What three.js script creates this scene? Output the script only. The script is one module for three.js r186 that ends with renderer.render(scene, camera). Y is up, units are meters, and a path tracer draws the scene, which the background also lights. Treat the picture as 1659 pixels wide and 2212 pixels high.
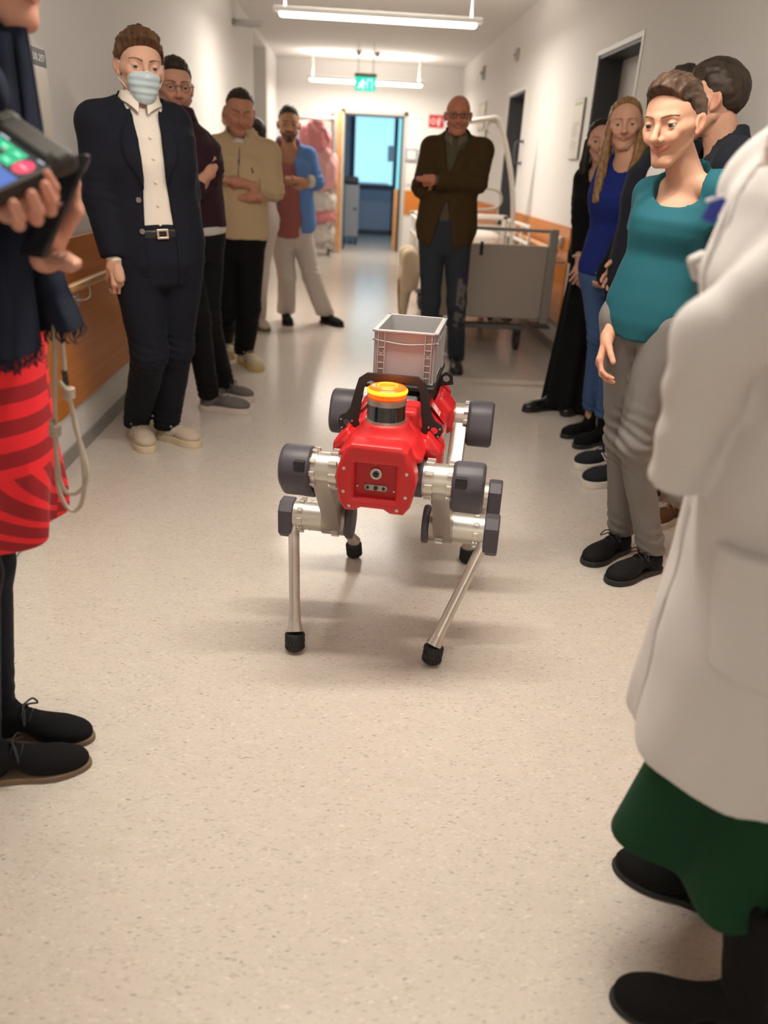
import * as THREE from 'three';
import { RoundedBoxGeometry } from 'three/addons/geometries/RoundedBoxGeometry.js';
import { mergeGeometries, toCreasedNormals } from 'three/addons/utils/BufferGeometryUtils.js';
import { RectAreaLightUniformsLib } from 'three/addons/lights/RectAreaLightUniformsLib.js';

// ---------- camera, sky, lights, exposure ----------
const W = 1659, H = 2212, FPX = 1665, CAM_H = 1.34;
const scene = new THREE.Scene();
const renderer = new THREE.WebGLRenderer({ antialias: true });
renderer.toneMapping = THREE.LinearToneMapping;
renderer.toneMappingExposure = 2.08;
renderer.shadowMap.enabled = true;
renderer.shadowMap.type = THREE.PCFSoftShadowMap;
RectAreaLightUniformsLib.init();

const YAW = 3.1565 * Math.PI / 180, PITCH = -24.0703 * Math.PI / 180, ROLL = 3.0 * Math.PI / 180;
const camF = new THREE.Vector3(Math.sin(YAW) * Math.cos(PITCH), Math.sin(PITCH), -Math.cos(YAW) * Math.cos(PITCH));
const r0 = new THREE.Vector3().crossVectors(camF, new THREE.Vector3(0, 1, 0)).normalize();
const u0 = new THREE.Vector3().crossVectors(r0, camF);
const camR = r0.clone().multiplyScalar(Math.cos(ROLL)).addScaledVector(u0, Math.sin(ROLL));
const camU = r0.clone().multiplyScalar(-Math.sin(ROLL)).addScaledVector(u0, Math.cos(ROLL));
const camera = new THREE.PerspectiveCamera(2 * Math.atan(H / 2 / FPX) * 180 / Math.PI, W / H, 0.05, 80);
camera.position.set(0, CAM_H, 0);
camera.up.copy(camU);
camera.lookAt(camF.clone().add(camera.position));
camera.focus = 2.35;
camera.userData.fStop = 1.9;
camera.updateMatrixWorld();

// daylight beyond the glazed door at the end of the corridor
scene.background = new THREE.Color().setRGB(0.32, 0.56, 0.69);

// suspended corridor luminaires: [x centre, z]
const LAMPS = [[0.16, 3.9], [0.16, -1.85], [0.16, -7.78], [0.12, -13.3]];
const LAMP_Y = 2.5, LAMP_LEN = 1.7, LAMP_W = 0.075;
const LAMP_DOWN = 62, LAMP_UP = 26;
const LAMP_COLOR = new THREE.Color().setRGB(1.0, 0.915, 0.80);
for (const [x, z] of LAMPS) {
  const d = new THREE.RectAreaLight(LAMP_COLOR, LAMP_DOWN, LAMP_LEN, LAMP_W);
  d.position.set(x, LAMP_Y - 0.035, z); d.lookAt(x, 0, z); scene.add(d);
  const u = new THREE.RectAreaLight(LAMP_COLOR, LAMP_UP, LAMP_LEN, LAMP_W);
  u.position.set(x, LAMP_Y + 0.055, z); u.lookAt(x, 6, z); scene.add(u);
}

// ---------- photo pixel to place ----------
const V = (x, y, z) => new THREE.Vector3(x, y, z);
const ray = (px, py) => camF.clone().addScaledVector(camR, (px - W / 2) / FPX).addScaledVector(camU, -(py - H / 2) / FPX);
const ground = (px, py, h = 0) => { const d = ray(px, py); return V(0, CAM_H, 0).addScaledVector(d, (h - CAM_H) / d.y); };
const atZ = (px, py, z) => { const d = ray(px, py); return V(0, CAM_H, 0).addScaledVector(d, z / d.z); };
const atX = (px, py, x) => { const d = ray(px, py); return V(0, CAM_H, 0).addScaledVector(d, x / d.x); };

// ---------- helpers ----------
let seed = 12345;
const rnd = () => { seed = (Math.imul(seed, 1664525) + 1013904223) >>> 0; return seed / 4294967296; };
const rr = (a, b) => a + (b - a) * rnd();
const lerp = (a, b, t) => a + (b - a) * t;
const clamp = (x, a = 0, b = 1) => Math.min(b, Math.max(a, x));
const smooth = (a, b, x) => { const t = clamp((x - a) / (b - a)); return t * t * (3 - 2 * t); };
const used = {};
const numbered = (n) => { used[n] = (used[n] ?? -1) + 1; return used[n] ? n + '_' + String(used[n]).padStart(3, '0') : n; };
function tag(o, label, category, group, kind) {
  o.userData.label = label; if (category) o.userData.category = category;
  if (group) o.userData.group = group; if (kind) o.userData.kind = kind;
  return o;
}
function thing(name, label, category, pos = [0, 0, 0], turn = 0, group) {
  const g = new THREE.Group(); g.name = numbered(name); g.position.set(...pos); g.rotation.y = turn; scene.add(g);
  return tag(g, label, category, group);
}
function part(parent, name, geo, mat, pos, rot) {
  const m = new THREE.Mesh(geo, mat); m.name = parent === scene ? numbered(name) : name;
  if (pos) m.position.set(...pos); if (rot) m.rotation.set(...rot);
  m.castShadow = m.receiveShadow = true; parent.add(m); return m;
}
function struct(name, geo, mat, pos, rot, parent = scene) {
  const m = part(parent, name, geo, mat, pos, rot); if (parent === scene) m.userData.kind = 'structure'; return m;
}
const lin = (r, g, b) => new THREE.Color().setRGB(r, g, b);
const mt = (c, roughness = 0.6, metalness = 0, extra = {}) => new THREE.MeshPhysicalMaterial({ color: c instanceof THREE.Color ? c : new THREE.Color(c), roughness, metalness, ...extra });
const boxG = (x, y, z) => new THREE.BoxGeometry(x, y, z);
const rbox = (x, y, z, r = 0.004, s = 2) => new RoundedBoxGeometry(x, y, z, s, Math.min(r, x / 2.01, y / 2.01, z / 2.01));
const span = (x0, x1, y0, y1, z0, z1) => { const g = boxG(x1 - x0, y1 - y0, z1 - z0); g.translate((x0 + x1) / 2, (y0 + y1) / 2, (z0 + z1) / 2); return g; };
const rspan = (x0, x1, y0, y1, z0, z1, r) => { const g = rbox(x1 - x0, y1 - y0, z1 - z0, r); g.translate((x0 + x1) / 2, (y0 + y1) / 2, (z0 + z1) / 2); return g; };
const merge = (list) => mergeGeometries(list.map((g) => { const q = g.index ? g.toNonIndexed() : g; for (const k of Object.keys(q.attributes)) if (!['position', 'normal', 'uv'].includes(k)) q.deleteAttribute(k); if (!q.attributes.uv) q.setAttribute('uv', new THREE.BufferAttribute(new Float32Array(q.attributes.position.count * 2), 2)); return q; }));
const tube = (pts, r, n = 24, rs = 8, closed = false) => new THREE.TubeGeometry(new THREE.CatmullRomCurve3(pts.map((p) => p.isVector3 ? p : V(...p)), closed), n, r, rs, closed);
const moved = (g, x, y, z, rx = 0, ry = 0, rz = 0) => { if (rx) g.rotateX(rx); if (ry) g.rotateY(ry); if (rz) g.rotateZ(rz); g.translate(x, y, z); return g; };
// cylinder (or cone) from a to b
function rod(a, b, ra, rb = ra, n = 20) {
  const d = b.clone().sub(a), g = new THREE.CylinderGeometry(rb, ra, d.length(), n);
  g.applyQuaternion(new THREE.Quaternion().setFromUnitVectors(V(0, 1, 0), d.clone().normalize()));
  g.translate((a.x + b.x) / 2, (a.y + b.y) / 2, (a.z + b.z) / 2); return g;
}
const extrude = (pts, depth, bevel = 0, holes = [], seg = 2) => {
  const s = !Array.isArray(pts) ? pts : new THREE.Shape(pts.map((p) => new THREE.Vector2(p[0], p[1])));
  for (const h of holes) s.holes.push(Array.isArray(h) === false ? h : new THREE.Path(h.map((p) => new THREE.Vector2(p[0], p[1]))));
  return new THREE.ExtrudeGeometry(s, { depth: depth - 2 * bevel, bevelEnabled: bevel > 0, bevelSize: bevel, bevelThickness: bevel, bevelSegments: seg, curveSegments: 14 }).translate(0, 0, bevel);
};
const creased = (g, a = 0.6) => toCreasedNormals(g, a);
const stadium = (x0, y0, x1, y1, r0_, r1_ = r0_, n = 14) => { // outline round two circles
  const a = Math.atan2(y1 - y0, x1 - x0), L = Math.hypot(x1 - x0, y1 - y0), o = Math.acos(clamp((r0_ - r1_) / L, -1, 1)), p = [];
  for (let i = 0; i <= n; i++) { const t = a - o + (2 * o) * i / n; p.push([x1 + r1_ * Math.cos(t), y1 + r1_ * Math.sin(t)]); }
  for (let i = 0; i <= n; i++) { const t = a + o + (2 * Math.PI - 2 * o) * i / n; p.push([x0 + r0_ * Math.cos(t), y0 + r0_ * Math.sin(t)]); }
  return p;
};
const circlePath = (x, y, r) => { const p = new THREE.Path(); p.absarc(x, y, r, 0, Math.PI * 2, true); return p; };

// ---------- noise and textures ----------
const hash3 = (x, y, z) => { let h = Math.imul(x, 374761393) ^ Math.imul(y, 668265263) ^ Math.imul(z, 2147483647 ^ 1274126177); h = Math.imul(h ^ (h >>> 13), 1274126177); return ((h ^ (h >>> 16)) >>> 0) / 4294967296; };
function noise(x, y, z) {
  const xi = Math.floor(x), yi = Math.floor(y), zi = Math.floor(z), f = (t) => t * t * (3 - 2 * t);
  const u = f(x - xi), v = f(y - yi), w = f(z - zi);
  const l = (a, b, t) => a + (b - a) * t;
  return l(l(l(hash3(xi, yi, zi), hash3(xi + 1, yi, zi), u), l(hash3(xi, yi + 1, zi), hash3(xi + 1, yi + 1, zi), u), v),
    l(l(hash3(xi, yi, zi + 1), hash3(xi + 1, yi, zi + 1), u), l(hash3(xi, yi + 1, zi + 1), hash3(xi + 1, yi + 1, zi + 1), u), v), w) * 2 - 1;
}
function canvasTex(w, h, draw, srgb = true, rep) {
  const c = document.createElement('canvas'); c.width = w; c.height = h; draw(c.getContext('2d'), w, h);
  const t = new THREE.CanvasTexture(c); if (srgb) t.colorSpace = THREE.SRGBColorSpace; t.magFilter = THREE.LinearFilter;
  if (rep) { t.wrapS = t.wrapT = THREE.RepeatWrapping; t.repeat.set(...rep); }
  return t;
}
// planar uv in metres, chosen by the dominant normal
function metreUV(g, s = 1) {
  const p = g.attributes.position, n = g.attributes.normal, uv = new Float32Array(p.count * 2);
  for (let i = 0; i < p.count; i++) {
    const ax = Math.abs(n.getX(i)), ay = Math.abs(n.getY(i)), az = Math.abs(n.getZ(i));
    const [a, b] = ay >= ax && ay >= az ? [p.getX(i), p.getZ(i)] : ax >= az ? [p.getZ(i), p.getY(i)] : [p.getX(i), p.getY(i)];
    uv[2 * i] = a * s; uv[2 * i + 1] = b * s;
  }
  g.setAttribute('uv', new THREE.BufferAttribute(uv, 2)); return g;
}

// ---------- materials of the room ----------
const floorTex = canvasTex(2048, 2048, (g, w, h) => {
  g.fillStyle = 'rgb(203,194,184)'; g.fillRect(0, 0, w, h);
  for (let i = 0; i < 2600; i++) { // soft mottling
    const v = rr(-7, 7); g.fillStyle = `rgba(${203 + v},${194 + v},${183 + v},0.35)`;
    g.beginPath(); g.ellipse(rr(0, w), rr(0, h), rr(8, 40), rr(5, 22), 0, 0, 7); g.fill();
  }
  const chips = [['rgb(228,221,212)', 15000], ['rgb(176,167,158)', 17000], ['rgb(150,142,136)', 6500], ['rgb(118,112,110)', 2300], ['rgb(92,86,86)', 700], ['rgb(188,170,158)', 5000]];
  for (const [c, n] of chips) {
    g.fillStyle = c;
    for (let i = 0; i < n; i++) {
      const x = rr(0, w), y = rr(0, h), L = rr(2, 9), T = rr(1, 3.4);
      g.save(); g.translate(x, y); g.rotate(rr(-0.35, 0.35)); g.globalAlpha = rr(0.3, 0.85);
      g.beginPath(); g.moveTo(-L, rr(-T, T) * 0.4); g.lineTo(rr(-L, 0) * 0.4, -T * 0.5); g.lineTo(L, rr(-T, T) * 0.3); g.lineTo(rr(0, L) * 0.5, T * 0.5); g.closePath(); g.fill(); g.restore();
    }
  }
}, true, [1 / 1.9, 1 / 1.9]);
floorTex.anisotropy = 8;
const scuffTex = canvasTex(1024, 1024, (g, w, h) => { // polished vinyl: slight wear in the gloss
  g.fillStyle = 'rgb(48,48,48)'; g.fillRect(0, 0, w, h);
  for (let i = 0; i < 900; i++) { const v = rr(38, 72); g.fillStyle = `rgba(${v},${v},${v},0.05)`; g.beginPath(); g.ellipse(rr(0, w), rr(0, h), rr(6, 30), rr(4, 18), rr(0, 3), 0, 7); g.fill(); }
  for (let i = 0; i < 70; i++) { g.strokeStyle = `rgba(150,150,150,${rr(0.05, 0.2)})`; g.lineWidth = rr(0.6, 1.6); const x = rr(0, w), y = rr(0, h), a = rr(0, 6.3), L = rr(10, 90); g.beginPath(); g.moveTo(x, y); g.lineTo(x + Math.cos(a) * L, y + Math.sin(a) * L); g.stroke(); }
}, false, [1 / 2.3, 1 / 2.3]);
const FLOOR = mt(0xffffff, 1.0, 0, { map: floorTex, roughnessMap: scuffTex, specularIntensity: 0.75 });
const wallTex = canvasTex(512, 512, (g, w, h) => { // roller-painted plaster, grain only
  const d = g.createImageData(w, h);
  for (let i = 0; i < w * h; i++) { const v = 226 + rr(-5, 5); d.data[4 * i] = v; d.data[4 * i + 1] = v - 2; d.data[4 * i + 2] = v - 5; d.data[4 * i + 3] = 255; }
  g.putImageData(d, 0, 0);
}, true, [2, 2]);
const WALL = mt(0xffffff, 0.75, 0, { map: wallTex });
const CEIL = mt(lin(0.72, 0.71, 0.69), 0.9);
const woodTex = canvasTex(1024, 512, (g, w, h) => {
  g.fillStyle = 'rgb(208,126,48)'; g.fillRect(0, 0, w, h);
  for (let i = 0; i < 900; i++) {
    const y = rr(0, h), v = rr(-26, 22); g.strokeStyle = `rgba(${205 + v},${124 + v * 0.8},${46 + v * 0.5},0.3)`; g.lineWidth = rr(0.6, 4);
    g.beginPath(); g.moveTo(0, y); const p = rr(0, 6), A = rr(1, 7); for (let x = 0; x <= w; x += 32) g.lineTo(x, y + Math.sin(x / w * 6.283 * 1 + p) * A); g.stroke();
  }
}, true, [0.7, 1.4]);
const WOOD = mt(0xffffff, 0.32, 0, { map: woodTex, clearcoat: 0.25, clearcoatRoughness: 0.25 });
const railTex = canvasTex(512, 128, (g, w, h) => {
  g.fillStyle = 'rgb(222,166,104)'; g.fillRect(0, 0, w, h);
  for (let i = 0; i < 260; i++) { const y = rr(0, h), v = rr(-22, 14); g.strokeStyle = `rgba(${222 + v},${164 + v},${102 + v},0.35)`; g.lineWidth = rr(0.5, 3); g.beginPath(); g.moveTo(0, y); g.lineTo(w, y + rr(-6, 6)); g.stroke(); }
}, true, [1, 1]);
const RAILWOOD = mt(0xffffff, 0.35, 0, { map: railTex, clearcoat: 0.3, clearcoatRoughness: 0.2 });
const STEEL = mt(lin(0.62, 0.60, 0.57), 0.3, 1);
const PAINTW = mt(lin(0.74, 0.73, 0.71), 0.45);
const DARKGREY = mt(lin(0.045, 0.046, 0.052), 0.5);
const LEAF = mt(lin(0.56, 0.54, 0.52), 0.5);
const BLACKP = mt(lin(0.012, 0.012, 0.013), 0.45);

// ---------- room shell ----------
const XL = -1.30, XR = 1.70, ZE = -14.2, ZB = 5.2, CY = 2.86;
struct('floor', metreUV(span(XL - 0.6, XR + 0.6, -0.12, 0, -19.6, ZB + 0.2)), FLOOR);
struct('ceiling', metreUV(span(XL - 0.6, XR + 0.6, CY, CY + 0.12, -19.6, ZB + 0.2)), CEIL);
// left wall, with a deep niche near the far end
const NZ0 = -12.5, NZ1 = -11.0;
struct('wall_left', metreUV(merge([span(XL - 0.5, XL, 0, CY, NZ1, ZB), span(XL - 0.5, XL, 0, CY, ZE - 0.15, NZ0), span(XL - 0.5, XL - 0.4, 0, CY, NZ0, NZ1), span(XL - 0.4, XL, 2.78, CY, NZ0, NZ1)])), WALL);
const niche = struct('door_1', rspan(XL - 0.4, XL - 0.355, 0.01, 2.08, NZ0 + 0.12, NZ1 - 0.12, 0.004), mt(lin(0.42, 0.40, 0.37), 0.5));
part(niche, 'door_handle', merge([rod(V(XL - 0.355, 1.03, NZ1 - 0.2), V(XL - 0.31, 1.03, NZ1 - 0.2), 0.009), rod(V(XL - 0.31, 1.03, NZ1 - 0.2), V(XL - 0.31, 1.03, NZ1 - 0.32), 0.009)]), STEEL);
// right wall with two recessed doors
const DR = [[-6.25, -5.33], [-9.71, -8.80]], DH = 2.13;
{
  const g = []; let z = ZB;
  for (const [a, b] of DR) { g.push(span(XR, XR + 0.3, 0, CY, b, z), span(XR, XR + 0.3, DH, CY, a, b)); z = a; }
  g.push(span(XR, XR + 0.3, 0, CY, ZE - 0.15, z));
  struct('wall_right', metreUV(merge(g)), WALL);
  DR.forEach(([a, b], i) => {
    const d = struct('door_' + (i + 2), rspan(XR + 0.17, XR + 0.215, 0.008, DH - 0.02, a + 0.02, b - 0.02, 0.003), LEAF);
    part(d, 'door_frame', merge([span(XR + 0.004, XR + 0.28, 0, DH, a, a + 0.02), span(XR + 0.004, XR + 0.28, 0, DH, b - 0.02, b), span(XR + 0.004, XR + 0.28, DH - 0.02, DH, a, b), span(XR + 0.25, XR + 0.28, 0, DH, a, b)]), DARKGREY);
    part(d, 'trim_strip', merge([span(XR - 0.006, XR + 0.004, 0, DH + 0.03, b, b + 0.03), span(XR - 0.006, XR + 0.004, 0, DH + 0.03, a - 0.03, a), span(XR - 0.006, XR + 0.004, DH, DH + 0.03, a, b)]), PAINTW);
    part(d, 'door_handle', merge([rod(V(XR + 0.17, 1.03, a + 0.12), V(XR + 0.12, 1.03, a + 0.12), 0.009), rod(V(XR + 0.12, 1.03, a + 0.12), V(XR + 0.12, 1.03, a + 0.24), 0.009)]), STEEL);
  });
}
// end wall with the open doorway, and the vestibule beyond it
const EX0 = -0.2, EX1 = 0.78, EH = 2.12;
struct('wall_end', metreUV(merge([span(XL, EX0, 0, CY, ZE - 0.15, ZE), span(EX1, XR, 0, CY, ZE - 0.15, ZE), span(EX0, EX1, EH, CY, ZE - 0.15, ZE)])), WALL);
struct('trim_1', merge([span(EX0 - 0.06, EX0, 0, EH + 0.06, ZE, ZE + 0.012), span(EX1, EX1 + 0.06, 0, EH + 0.06, ZE, ZE + 0.012), span(EX0 - 0.06, EX1 + 0.06, EH, EH + 0.06, ZE, ZE + 0.012)]), mt(lin(0.5, 0.49, 0.47), 0.5));
struct('trim_2', merge([span(EX0, EX0 + 0.03, 0, EH, ZE - 0.15, ZE), span(EX1 - 0.03, EX1, 0, EH, ZE - 0.15, ZE), span(EX0, EX1, EH - 0.03, EH, ZE - 0.15, ZE)]), DARKGREY);
struct('wall_back', metreUV(span(XL - 0.5, XR + 0.3, 0, CY, ZB, ZB + 0.2)), WALL);
// vestibule
const VZ = -17.6, BLUEWALL = mt(lin(0.42, 0.46, 0.56), 0.6);
struct('wall_vestibule_left', span(XL - 0.1, XL, 0, CY, VZ - 0.1, ZE - 0.15), BLUEWALL);
struct('wall_vestibule_right', merge([span(XR, XR + 0.1, 0, 0.9, VZ - 0.1, ZE - 0.15), span(XR, XR + 0.1, 2.4, CY, VZ - 0.1, ZE - 0.15), span(XR, XR + 0.1, 0.9, 2.4, VZ - 0.1, VZ + 0.3), span(XR, XR + 0.1, 0.9, 2.4, ZE - 0.5, ZE - 0.15)]), BLUEWALL);
const vw = struct('added_window_1', merge([span(XR + 0.02, XR + 0.08, 0.9, 0.96, VZ + 0.3, ZE - 0.5), span(XR + 0.02, XR + 0.08, 2.34, 2.4, VZ + 0.3, ZE - 0.5), span(XR + 0.02, XR + 0.08, 0.96, 2.34, -15.95, -15.88)]), DARKGREY);  // unseen window, added to let more blue daylight into the vestibule
for (const [a, b] of [[VZ + 0.3, -15.95], [-15.88, ZE - 0.5]]) part(vw, 'pane', span(XR + 0.045, XR + 0.055, 0.96, 2.34, a, b), mt(lin(0.9, 0.97, 1), 0.1, 0, { transmission: 1, thickness: 0 }));
struct('wall_vestibule_end', merge([span(XL, -0.12, 0, CY, VZ - 0.1, VZ), span(1.12, XR, 0, CY, VZ - 0.1, VZ), span(-0.12, 1.12, 2.5, CY, VZ - 0.1, VZ)]), BLUEWALL);
const gd = struct('door_4', merge([span(-0.12, -0.02, 0, 2.5, VZ - 0.08, VZ - 0.02), span(0.78, 0.86, 0, 2.5, VZ - 0.08, VZ - 0.02), span(1.05, 1.12, 0, 2.5, VZ - 0.08, VZ - 0.02), span(-0.12, 1.12, 2.42, 2.5, VZ - 0.08, VZ - 0.02), span(-0.12, 1.12, 0, 0.1, VZ - 0.08, VZ - 0.02), span(-0.02, 0.78, 0.9, 1.0, VZ - 0.08, VZ - 0.02)]), mt(lin(0.06, 0.075, 0.11), 0.45));
part(gd, 'kick_panel', rspan(-0.02, 0.78, 0.1, 0.9, VZ - 0.07, VZ - 0.03, 0.004), mt(lin(0.30, 0.36, 0.5), 0.4));
part(gd, 'pane', span(-0.02, 0.78, 1.0, 2.42, VZ - 0.055, VZ - 0.045), mt(lin(0.9, 0.97, 1), 0.25, 0, { transmission: 1, thickness: 0 }));
part(gd, 'pane', span(0.86, 1.05, 0.1, 2.42, VZ - 0.055, VZ - 0.045), mt(lin(0.75, 0.97, 0.92), 0.25, 0, { transmission: 1, thickness: 0 }));
part(gd, 'door_sign', span(0.66, 0.80, 1.45, 1.75, VZ - 0.02, VZ - 0.012), mt(lin(0.7, 0.75, 0.8), 0.5));
part(gd, 'push_bar', merge([rod(V(0.05, 1.02, VZ + 0.04), V(0.7, 1.02, VZ + 0.04), 0.014), rod(V(0.05, 1.02, VZ - 0.03), V(0.05, 1.02, VZ + 0.04), 0.012), rod(V(0.7, 1.02, VZ - 0.03), V(0.7, 1.02, VZ + 0.04), 0.012)]), STEEL);

// wainscot panels, skirting
const WY0 = 0.235, WY1 = 0.98;
function wainscot(name, x0, x1, z0, z1, joints) { // wooden panels butted with shadow gaps
  const base = new THREE.Group(); base.name = name; base.userData.kind = 'structure'; scene.add(base);
  const cuts = [z0, ...joints, z1], alongZ = Math.abs(z1 - z0) > 0 && x1 - x0 < 0.1;
  for (let i = 0; i + 1 < cuts.length; i++) part(base, 'wood_panel', metreUV(alongZ ? rspan(x0, x1, WY0, WY1, cuts[i] + 0.002, cuts[i + 1] - 0.002, 0.003) : rspan(cuts[i] + 0.002, cuts[i + 1] - 0.002, WY0, WY1, x0, x1, 0.003)), WOOD);
  return base;
}
wainscot('trim_3', XL, XL + 0.018, -10.95, -2.75, [-8.2, -5.6]);
wainscot('trim_4', XR - 0.018, XR, -8.76, -6.3, [-7.5]);
wainscot('trim_5', XR - 0.018, XR, -5.28, 0.5, [-2.6]);
wainscot('trim_6', XR - 0.018, XR, -11.6, -9.75, []);
{ const b = new THREE.Group(); b.name = 'trim_7'; b.userData.kind = 'structure'; scene.add(b);
  part(b, 'wood_panel', metreUV(rspan(EX1 + 0.07, XR - 0.02, 0.62, 1.0, ZE, ZE + 0.018, 0.003)), WOOD); }
struct('baseboard_left', merge([span(XL, XL + 0.012, 0, 0.07, NZ1, -2.75)]), mt(lin(0.30, 0.285, 0.265), 0.5));
struct('baseboard_right', merge([span(XR - 0.012, XR, 0, 0.07, -5.3, 4), span(XR - 0.012, XR, 0, 0.07, -8.77, -6.28), span(XR - 0.012, XR, 0, 0.07, ZE, -9.75)]), mt(lin(0.30, 0.285, 0.265), 0.5));

// handrails
function handrail(label, x, wall, z0, z1, brackets, y = 0.795) {
  const t = thing('handrail', label, 'handrail', [x, y, 0]);
  const g = new THREE.CylinderGeometry(0.021, 0.021, z1 - z0, 20); g.rotateX(Math.PI / 2); g.translate(0, 0, (z0 + z1) / 2); part(t, 'rail', g, RAILWOOD);
  for (const s of [z0, z1]) part(t, 'end_cap', moved(new THREE.SphereGeometry(0.021, 16, 10), 0, 0, s), RAILWOOD);
  const dx = wall - x;
  for (const z of brackets) part(t, 'bracket', merge([tube([[0, -0.018, z], [0, -0.062, z], [dx * 0.35, -0.085, z], [dx, -0.085, z]], 0.007, 20, 8), moved(new THREE.CylinderGeometry(0.03, 0.03, 0.008, 18), dx - Math.sign(dx) * 0.022, -0.085, z, 0, 0, Math.PI / 2)]), STEEL);
}
handrail('round wooden handrail on the wall behind the man in the navy suit', XL + 0.085, XL, -10.8, -2.85, [-10, -8.4, -6.8, -5.2, -3.73]);
handrail('round wooden handrail on the wall behind the hospital bed', XR - 0.085, XR, -8.6, -6.4, [-8.3, -6.7]);
handrail('round wooden handrail on the wall behind the women in black and blue', XR - 0.085, XR, -5.1, 0.3, [-4.6, -3, -1.2]);

// open white door leaf folded back against the left wall
{
  const t = thing('door_leaf', 'white door leaf with oak edge folded back against the wall', 'door', [-1.19, 0, -2.2]);
  part(t, 'leaf', rspan(-0.022, 0.022, 0.012, 2.1, -0.51, 0.45, 0.003), PAINTW);
  part(t, 'oak_edge', rspan(-0.021, 0.0235, 0.012, 2.1, -0.522, -0.509, 0.002), RAILWOOD);
  part(t, 'lever_handle', merge([rod(V(0.022, 1.04, -0.44), V(0.06, 1.04, -0.44), 0.009), rod(V(0.06, 1.04, -0.44), V(0.06, 1.04, -0.32), 0.009)]), STEEL);
}
// open leaf of the end door
{
  const t = thing('door_leaf', 'grey door leaf with light oak edge standing open at the end doorway', 'door', [-0.22, 0, -14.16], 0.12);
  part(t, 'leaf', rspan(-0.205, -0.16, 0.01, 2.1, 0, 0.7, 0.003), mt(lin(0.44, 0.41, 0.37), 0.5));
  part(t, 'oak_edge', rspan(-0.16, -0.085, 0.01, 2.1, 0.62, 0.7, 0.003), RAILWOOD);
  part(t, 'lever_handle', merge([rod(V(-0.205, 1.04, 0.6), V(-0.26, 1.04, 0.6), 0.011), rod(V(-0.26, 1.04, 0.6), V(-0.26, 1.04, 0.48), 0.011)]), STEEL);
}
{
  const t = thing('door_leaf', 'narrow blue grey inner door leaf with oak edge beside the glazed door', 'door', [0.74, 0, -14.4]);
  part(t, 'leaf', rspan(-0.02, 0.025, 0.01, 1.0, -0.3, 0, 0.003), mt(lin(0.2, 0.22, 0.27), 0.5));
  part(t, 'oak_edge', rspan(-0.06, 0.0, 0.01, 1.0, 0.0, 0.05, 0.003), RAILWOOD);
}

// ---------- luminaires ----------
const GLOW = mt(lin(0.9, 0.88, 0.84), 0.4, 0, { emissive: LAMP_COLOR.clone().lerp(lin(1, 0.97, 0.9), 0.6), emissiveIntensity: 3.0 });
const LAMPBODY = mt(lin(0.78, 0.77, 0.74), 0.4);
LAMPS.forEach(([x, z], i) => {
  const t = thing('pendant_lamp', ['white pendant tube lamp hung across the corridor behind the viewer', 'white pendant tube lamp hung across the corridor above the robot', 'long white pendant tube lamp hung across the ceiling, the largest lit tube', 'white pendant tube lamp hung just before the end wall, behind the exit sign'][i], 'lamp', [x, LAMP_Y, z], 0);
  part(t, 'housing', rspan(-LAMP_LEN / 2 - 0.05, LAMP_LEN / 2 + 0.05, 0.008, 0.05, -0.05, 0.05, 0.012), LAMPBODY);
  const g = new THREE.CapsuleGeometry(0.026, LAMP_LEN - 0.05, 6, 16); g.rotateZ(Math.PI / 2); part(t, 'glowing_tube', moved(g, 0, -0.003, 0), GLOW);
  for (const s of [-1, 1]) {
    part(t, 'hanger_rod', rod(V(s * 0.8, 0.048, 0), V(s * 0.8, CY - LAMP_Y, 0), 0.008), LAMPBODY);
    part(t, 'ceiling_cup', rod(V(s * 0.8, CY - LAMP_Y - 0.03, 0), V(s * 0.8, CY - LAMP_Y, 0), 0.03, 0.035), LAMPBODY);
  }
});

// ---------- signs and fittings ----------
{ // exit sign
  const t = thing('exit_sign', 'green running-man exit sign hung from the ceiling', 'sign', [0.1, 2.46, -11.9]);
  const tex = canvasTex(256, 160, (g) => {
    g.fillStyle = '#12b39a'; g.fillRect(0, 0, 256, 160); g.fillStyle = '#e9fff8';
    g.fillRect(150, 26, 62, 112); g.fillStyle = '#12b39a'; g.fillRect(158, 34, 46, 104); g.fillStyle = '#e9fff8'; // doorway
    g.beginPath(); g.arc(98, 42, 13, 0, 7); g.fill();
    g.lineCap = 'round'; g.lineWidth = 15; g.strokeStyle = '#e9fff8';
    for (const l of [[[92, 62], [84, 96]], [[84, 96], [108, 112], [100, 138]], [[82, 98], [62, 118], [38, 120]], [[92, 64], [118, 78], [136, 68]], [[90, 64], [64, 70], [54, 90]]]) { g.beginPath(); g.moveTo(...l[0]); l.slice(1).forEach((p) => g.lineTo(...p)); g.stroke(); }
  });
  part(t, 'housing', rspan(-0.15, 0.15, -0.02, 0.02, -0.03, 0.03, 0.006), mt(lin(0.25, 0.23, 0.2), 0.5));
  part(t, 'green_panel', (() => { const g = new THREE.BoxGeometry(0.28, 0.17, 0.012); g.translate(0, -0.105, 0); return g; })(), mt(0xffffff, 0.4, 0, { map: tex, emissive: 0xffffff, emissiveMap: tex, emissiveIntensity: 0.8 }));
  for (const s of [-0.1, 0.1]) part(t, 'hanger_rod', rod(V(s, 0.02, 0), V(s, CY - 2.46, 0), 0.006), LAMPBODY);
}
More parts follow.
